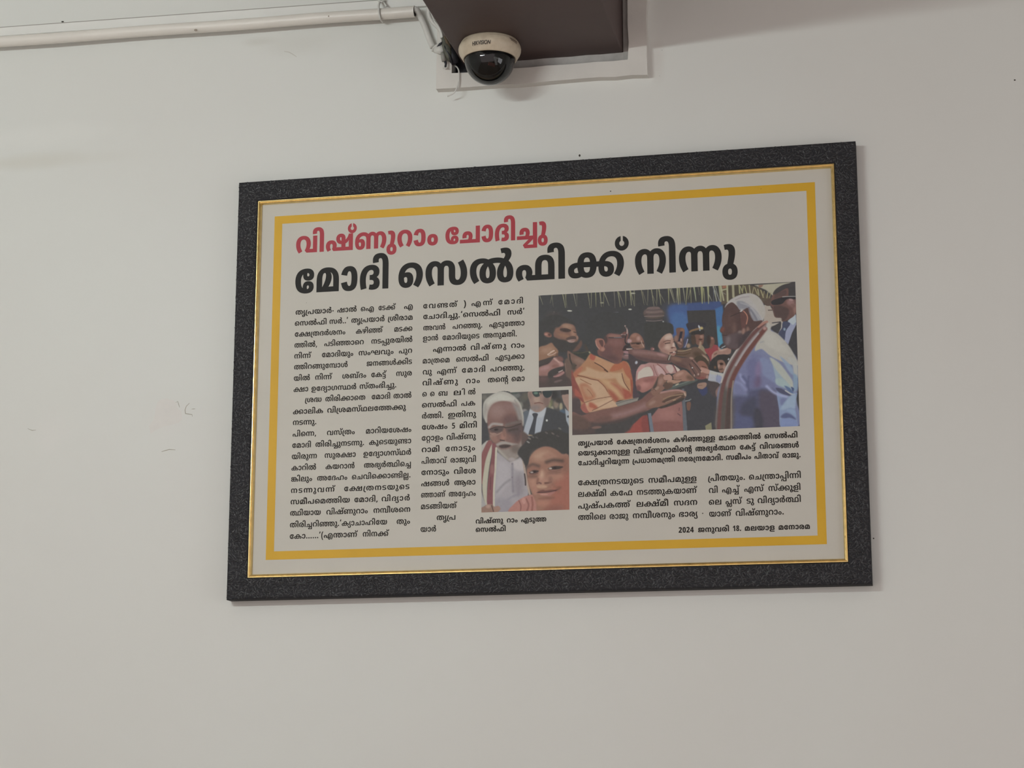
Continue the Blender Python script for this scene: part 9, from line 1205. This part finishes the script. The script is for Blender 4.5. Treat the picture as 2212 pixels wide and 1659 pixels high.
# ---- small photograph: a selfie of two
CB = (1030, 830, 5.719)
def cb(x, y): return world_pt(1030 + x / 5.719, 830 + y / 5.719, YP)
q1, q2, q3, q4 = cb(62, 112), cb(1138, 72), cb(1141, 1552), cb(57, 1583)
bx0, bx1, bz1, bz0 = (q1.x + q4.x) / 2, (q2.x + q3.x) / 2, (q1.z + q2.z) / 2, (q3.z + q4.z) / 2
TOPX = 0.0060
B_ = Picture(bx0, bx1, bz0, bz1 + TOPX, 250, 350, '474543'); B_.crop = CB
P, LN, BB = B_.poly, B_.line, B_.blob
P('3b393b', 20, [40, 180, 110, 420, 150, 620, 130, 740, 40, 780]); P('5a5650', 30, [60, 110, 200, 100, 120, 200, 80, 260]); BB('6a665c', 95, 160, 30, 30)
for (x, y, rx, ry, c) in [(490, 140, 50, 30, '6a6a66'), (560, 190, 40, 50, '55534c'), (600, 260, 40, 40, '4a4640'), (540, 260, 30, 40, '7c7a6e'), (600, 150, 40, 50, '5a554a'), (470, 110, 40, 14, '454e48'), (590, 330, 34, 24, '8a8480'), (950, 130, 60, 60, '2f2c2c'), (900, 230, 40, 60, '6e6e4c'), (900, 260, 14, 40, '8d8d66'), (980, 250, 34, 50, '8a7866'), (1040, 280, 20, 50, 'a59878'), (1010, 200, 40, 30, '3c3632'), (880, 300, 24, 30, '7a7660'), (930, 300, 20, 30, '9a927a'), (1060, 340, 40, 30, '47586c')]: BB(c, x, y, rx, ry)
P('3b3b3e', 10, [560, 390, 640, 325, 760, 300, 860, 285, 1000, 330, 1100, 385, 1145, 560, 1150, 960, 560, 720]); P('5a626c', 12, [570, 370, 640, 330, 620, 480, 590, 560]); P('a9afb8', 8, [655, 315, 860, 285, 820, 460, 790, 590, 735, 650, 640, 640, 570, 600, 610, 470], True); P('b9bcc0', 14, [665, 300, 700, 360, 740, 380, 850, 290, 820, 400, 720, 400, 650, 370]); P('393a40', 6, [685, 370, 720, 355, 755, 370, 740, 420, 725, 520, 705, 635, 640, 625, 670, 520, 700, 420], False); LN('b59a70', 10, [636, 628, 705, 634])
P('9b7b6e', 10, [645, 80, 905, 78, 915, 180, 870, 260, 800, 330, 730, 345, 680, 310, 655, 230]); BB('b0917f', 740, 190, 40, 40); BB('7d6158', 860, 210, 40, 70); BB('887872', 720, 290, 60, 30, 0, 26); BB('8a6f64', 660, 140, 20, 40)
P('333b39', 6, [690, 92, 795, 86, 785, 140, 735, 158, 700, 135]); P('2d3334', 6, [815, 86, 925, 84, 915, 150, 860, 168, 825, 140]); BB('5c7a68', 730, 110, 26, 16); LN('7b5248', 14, [715, 236, 770, 228, 815, 240]); LN('a07c6c', 14, [780, 110, 790, 190])
P('3a3432', 8, [1040, 78, 1145, 70, 1145, 120, 1080, 130, 1050, 150]); P('a38273', 8, [1050, 140, 1085, 130, 1145, 140, 1145, 340, 1095, 270, 1070, 220]); P('a3abb3', 8, [1090, 300, 1145, 345, 1145, 540, 1105, 450], True); BB('2f2f34', 1130, 400, 14, 14); BB('d4d4cc', 865, 447, 12, 14)
# older man
P('b8b2a5', 10, [75, 300, 95, 210, 170, 140, 270, 92, 360, 95, 450, 140, 520, 210, 560, 300, 580, 420, 570, 520, 500, 420, 300, 350, 170, 420, 120, 480, 85, 400]); P('c4c0b2', 24, [140, 200, 280, 120, 420, 160, 500, 240, 420, 220, 250, 215, 160, 300]); BB('a09a90', 100, 330, 20, 90, 5, 24); LN('9d9890', 18, [470, 200, 530, 300, 545, 400], 14)
P('7e584f', 14, [128, 440, 145, 330, 200, 245, 300, 208, 420, 222, 505, 290, 545, 400, 562, 560, 560, 700, 520, 810, 420, 860, 330, 870, 260, 790, 190, 690, 150, 600])
BB('96736a', 260, 330, 110, 90, 0, 70); BB('8b6760', 420, 280, 90, 50, 0, 50); BB('5a433f', 500, 560, 60, 160, 0, 50); BB('6a4a45', 400, 440, 80, 60, 0, 50); P('8f8780', 24, [440, 230, 520, 290, 560, 420, 520, 440, 480, 330])
LN('a99d94', 30, [155, 530, 200, 490, 310, 500], 16); LN('6d5c56', 34, [365, 505, 450, 480, 540, 465], 18); P('54423e', 22, [165, 555, 240, 530, 328, 532, 310, 585, 230, 600, 175, 585]); LN('3c302e', 12, [165, 556, 240, 530, 330, 528, 352, 535]); BB('2f2525', 240, 560, 26, 14, -8); P('544240', 40, [370, 545, 450, 522, 540, 500, 545, 600, 430, 612, 380, 592]); LN('41342f', 14, [352, 538, 430, 528, 545, 488]); LN('41342f', 20, [400, 572, 450, 560, 500, 556], 16); LN('a2806f', 12, [170, 605, 230, 630, 310, 595], 10); BB('9c7666', 215, 612, 30, 12, 8); BB('a67f6e', 200, 650, 40, 26, 20, 24); BB('a3705f', 325, 650, 36, 50, 0, 30); BB('94685a', 220, 680, 50, 40, 20, 30); BB('8a5f52', 340, 600, 20, 50); LN('4a3430', 14, [290, 690, 340, 698])
P('a3978c', 14, [235, 745, 290, 712, 350, 706, 430, 725, 510, 740, 440, 760, 340, 745, 270, 765]); P('3e302d', 12, [275, 760, 340, 745, 420, 755, 380, 785, 300, 790]); P('93857a', 24, [235, 760, 300, 800, 400, 790, 500, 755, 570, 690, 560, 830, 500, 920, 400, 960, 320, 890, 260, 820]); P('b0a699', 24, [250, 790, 320, 850, 380, 920, 330, 890, 270, 830]); BB('6d5c54', 480, 800, 60, 50, 0, 40)
P('a59c9f', 14, [235, 840, 320, 890, 410, 960, 500, 930, 570, 880, 600, 1100, 640, 1340, 560, 1480, 440, 1580, 220, 1590, 215, 1300, 230, 1000]); P('b1a9ab', 50, [270, 950, 400, 1000, 400, 1200, 260, 1350, 240, 1100]); BB('90868a', 520, 1250, 60, 140, 0, 60); P('bcb2b0', 24, [420, 960, 560, 930, 580, 1060, 480, 1050]); LN('8a8288', 22, [440, 980, 440, 1150, 450, 1330], 16); LN('90888c', 24, [250, 1330, 330, 1240, 410, 1180], 20); LN('908890', 20, [300, 1500, 420, 1400, 520, 1360], 20); BB('7f7478', 437, 985, 9, 9); BB('7f7478', 437, 1150, 9, 9); BB('8a8084', 450, 1320, 10, 10); BB('a89a98', 430, 930, 40, 24); P('989096', 30, [240, 1420, 420, 1440, 400, 1570, 230, 1580])
P('b3aea3', 10, [50, 760, 120, 700, 170, 690, 110, 860, 60, 900], True); P('a5a09c', 14, [50, 1240, 90, 1380, 130, 1480, 110, 1500, 50, 1530]); P('5c4f52', 10, [50, 1180, 75, 1300, 110, 1440, 90, 1430, 50, 1290])
P('884d4b', 8, [150, 690, 195, 740, 130, 880, 100, 1020, 80, 1220, 50, 1190, 55, 900, 90, 790]); P('b9b29a', 8, [190, 735, 185, 850, 150, 1050, 128, 1290, 132, 1490, 90, 1430, 68, 1260, 88, 1060, 120, 900]); P('82474a', 8, [192, 730, 245, 790, 222, 1150, 208, 1500, 130, 1490, 132, 1280, 158, 1060, 186, 860]); LN('c4bca6', 24, [240, 790, 228, 1050, 212, 1300, 210, 1500]); LN('6d3c40', 14, [170, 1150, 165, 1300]); BB('96605c', 190, 1050, 24, 60, 0, 24)
P('946f5e', 8, [40, 1540, 110, 1500, 180, 1480, 225, 1540, 215, 1600, 40, 1600]); P('a47c69', 8, [215, 1520, 270, 1505, 292, 1545, 250, 1585, 220, 1580]); LN('5c4036', 12, [185, 1500, 205, 1570]); BB('b08a76', 140, 1510, 30, 22)
# young man
LN('b39c8a', 24, [570, 930, 600, 1100, 630, 1250, 655, 1360]); LN('463a38', 18, [590, 1110, 600, 1180, 602, 1245]); P('5c4842', 16, [560, 600, 600, 600, 640, 660, 560, 760])
P('b4776a', 8, [400, 1590, 470, 1470, 560, 1405, 640, 1372, 700, 1370, 760, 1480, 790, 1590]); LN('945a50', 16, [520, 1440, 545, 1500, 540, 1560]); LN('965c52', 22, [610, 1420, 640, 1490, 620, 1570]); LN('9a5c50', 24, [680, 1400, 690, 1480, 680, 1570]); BB('c48a7c', 580, 1440, 26, 40)
P('373432', 12, [505, 860, 530, 790, 580, 740, 630, 680, 720, 610, 860, 575, 1000, 560, 1090, 600, 1150, 650, 1150, 1000, 1060, 880, 640, 1010, 600, 1010, 560, 930])
P('373432', 20, [640, 1010, 630, 900, 690, 820, 800, 770, 760, 800, 690, 870, 655, 960]); P('373432', 24, [860, 760, 960, 775, 1060, 840, 1150, 900, 1150, 960, 1090, 900, 1000, 830, 920, 790])
for (x, y, c) in [(650, 670, '7a6f68'), (690, 650, '5f5853'), (860, 600, '5c5450'), (940, 610, '665a54'), (1000, 640, '4f4642'), (1025, 548, '6a6660'), (635, 715, '8a857e'), (740, 660, '4d4743')]: BB(c, x, y, 22, 10, 30)
P('9e6c57', 12, [640, 970, 660, 890, 740, 805, 850, 768, 960, 795, 1050, 860, 1150, 930, 1160, 1600, 780, 1600, 730, 1460, 675, 1340, 632, 1210, 618, 1080]); P('a5604d', 60, [960, 1200, 1160, 1080, 1160, 1580, 820, 1600, 900, 1440]); BB('b98d72', 800, 880, 110, 60, -10, 60); BB('b58068', 700, 1210, 50, 80, 0, 50); BB('b07a62', 980, 1130, 90, 50, 0, 60); BB('8d5a48', 1090, 1000, 50, 90, 0, 60); BB('93604e', 720, 1060, 90, 60, 0, 50); BB('a87660', 900, 900, 90, 50)
LN('5f463c', 30, [632, 1020, 690, 990, 765, 1012], 26); LN('543e35', 36, [862, 962, 950, 938, 1055, 948], 28); P('3b2d2b', 10, [645, 1095, 700, 1062, 765, 1070, 740, 1095, 690, 1105]); BB('b5a196', 680, 1088, 20, 9); LN('7a4f42', 12, [655, 1115, 710, 1115, 755, 1098]); P('3a2d2a', 10, [880, 1045, 950, 1012, 1065, 1018, 1020, 1048, 940, 1056]); BB('bfaea2', 910, 1040, 20, 11); LN('7d5142', 12, [890, 1066, 960, 1075, 1040, 1055]); BB('2c2020', 715, 1080, 16, 13); BB('2c2020', 965, 1034, 20, 15); BB('7a5546', 690, 1140, 60, 20, 0, 24); BB('84594a', 960, 1090, 80, 20, -4, 26); 
BB('c79a7e', 800, 1150, 30, 90, 5, 34); BB('b07c66', 830, 1200, 80, 40, 0, 40); LN('64403a', 16, [745, 1224, 770, 1217, 792, 1227], 12); LN('5f3a30', 18, [845, 1222, 885, 1218, 915, 1206], 14); BB('8f6050', 910, 1180, 24, 40, 0, 24); BB('8a5a4a', 752, 1190, 14, 34, 10, 16); LN('8a5b4a', 16, [935, 1230, 985, 1280, 1010, 1330], 22, 0.6); BB('bd9072', 800, 1265, 70, 22)
P('74453d', 10, [732, 1338, 810, 1305, 850, 1312, 910, 1302, 1000, 1300, 1040, 1270, 960, 1335, 860, 1340]); LN('4a2d2b', 10, [735, 1340, 850, 1334, 950, 1318, 1020, 1292]); P('ad6f63', 12, [760, 1350, 860, 1345, 970, 1325, 900, 1375, 820, 1378]); BB('84513f', 1015, 1285, 30, 20, -30, 24); BB('c08a76', 830, 1362, 50, 9); BB('875343', 860, 1410, 100, 16, -5, 20); BB('b3765f', 820, 1470, 80, 40, 0, 40); BB('8f5748', 950, 1540, 120, 40, -10, 50); BB('ae7762', 720, 1310, 30, 60)
B_.grain(3.5, 5)
frac = TOPX / (bz1 + TOPX - bz0)
hc = cb(330, 112)
def keepB(u, v):
    body = v >= frac
    hx = bx0 + u * (bx1 - bx0); hz = bz1 + TOPX - v * (bz1 + TOPX - bz0)
    cap = ((hx - hc.x) / 0.0125) ** 2 + ((hz - (bz1 - 0.0010)) / 0.0038) ** 2 < 1
    return body | cap
B_.build('small_photograph', keepB, 'small colour selfie of a young person in front of a white-haired man')

# ------------------------------------------------------------------ specks, cracks and scraped paint
def speck(parent, px, py, y, r, name='speck', mat=None, asp=1.0):
    c = world_pt(px, py, y); n = 8
    rr = [r * random.uniform(0.75, 1.2) for _ in range(n)]
    vs_ = [(c.x, y - 0.0006, c.z)] + [(c.x + rr[k] * asp * math.cos(2 * math.pi * k / n), y - 0.0001, c.z + rr[k] * math.sin(2 * math.pi * k / n)) for k in range(n)]
    return mesh_obj(name, vs_, [(0, 1 + (k + 1) % n, 1 + k) for k in range(n)], mat or M_SPECK, parent)
for (px, py, r) in [(2192, 173, 0.0014), (1430, 108.5, 0.0006), (1425, 164, 0.0004), (1252, 336, 0.0022), (0 + 1887, 1163, 0.0012)]:
    speck(wall, px, py, 0.0, r)
for (px, py, r) in [(1319, 413, 0.0012), (1644, 408, 0.0006), (1518, 1109, 0.0010), (662, 654, 0.0005)]:
    speck(sheet, px, py, YP - 0.0002, r)
speck(cond, 423, 65, -0.0337, 0.0022, 'grime_spot', material('pipe_grime', (0.34, 0.29, 0.24), rough=0.8), 1.6)
speck(cond, 710, 35, -0.0339, 0.0015, 'grime_spot', MATS['pipe_grime'])
speck(wall, 135, 47, -0.0004, 0.0015, 'speck', M_SPECK, 1.8)
def crack(name, pts, w, mat=None):
    P_ = [world_pt(x, y, 0.0) for x, y in pts]; vs_ = []; fs_ = []
    for i, p in enumerate(P_):
        t = (P_[min(i + 1, len(P_) - 1)] - P_[max(i - 1, 0)]).normalized(); nn_ = Vector((-t.z, 0, t.x))
        ww = w * (1 - 0.5 * abs(2 * i / (len(P_) - 1) - 1))
        vs_ += [p + nn_ * ww - Vector((0, 0.0003, 0)), p - nn_ * ww - Vector((0, 0.0003, 0))]
        if i: fs_.append((2 * i - 2, 2 * i - 1, 2 * i + 1, 2 * i))
    return mesh_obj(name, vs_, fs_, mat or M_CRACK, wall)
def cz(x, y): return (250 + x / 8.848, 820 + y / 8.848)
crack('crack', [cz(1150, 440), cz(1185, 415), cz(1205, 480), cz(1225, 530)], 0.0007)
crack('crack', [cz(1410, 450), cz(1350, 510), cz(1325, 580), cz(1335, 650), cz(1400, 660), cz(1460, 668), cz(1465, 705)], 0.0008)
crack('crack', [cz(1450, 562), cz(1490, 560), cz(1520, 558)], 0.0006)
crack('crack', [(349, 976), (358, 973), (366, 971), (379, 972)], 0.0008)
crack('crack', [(60, 926), (70, 930), (78, 929)], 0.0006)
crack('crack', [(614, 111), (625, 113), (632, 117), (641, 123)], 0.0008, material('pale_crack', (0.55, 0.53, 0.48), rough=0.9))
def patch(pts, mat=M_PATCH):
    P_ = [world_pt(x, y, 0.0) for x, y in pts]
    c = sum(P_, Vector()) / len(P_); n = len(P_)
    vs_ = [(c.x, -0.00015, c.z)] + [(p.x, -0.0001, p.z) for p in P_]
    return mesh_obj('paint_patch', vs_, [(0, 1 + k, 1 + (k + 1) % n) for k in range(n)], mat, wall, smooth=True)
patch([(340, 868), (350, 862), (362, 861), (372, 864), (381, 869), (384, 882), (392, 890), (394, 905), (385, 914), (368, 918), (352, 922), (335, 930), (326, 938), (322, 922), (332, 905), (336, 885)])
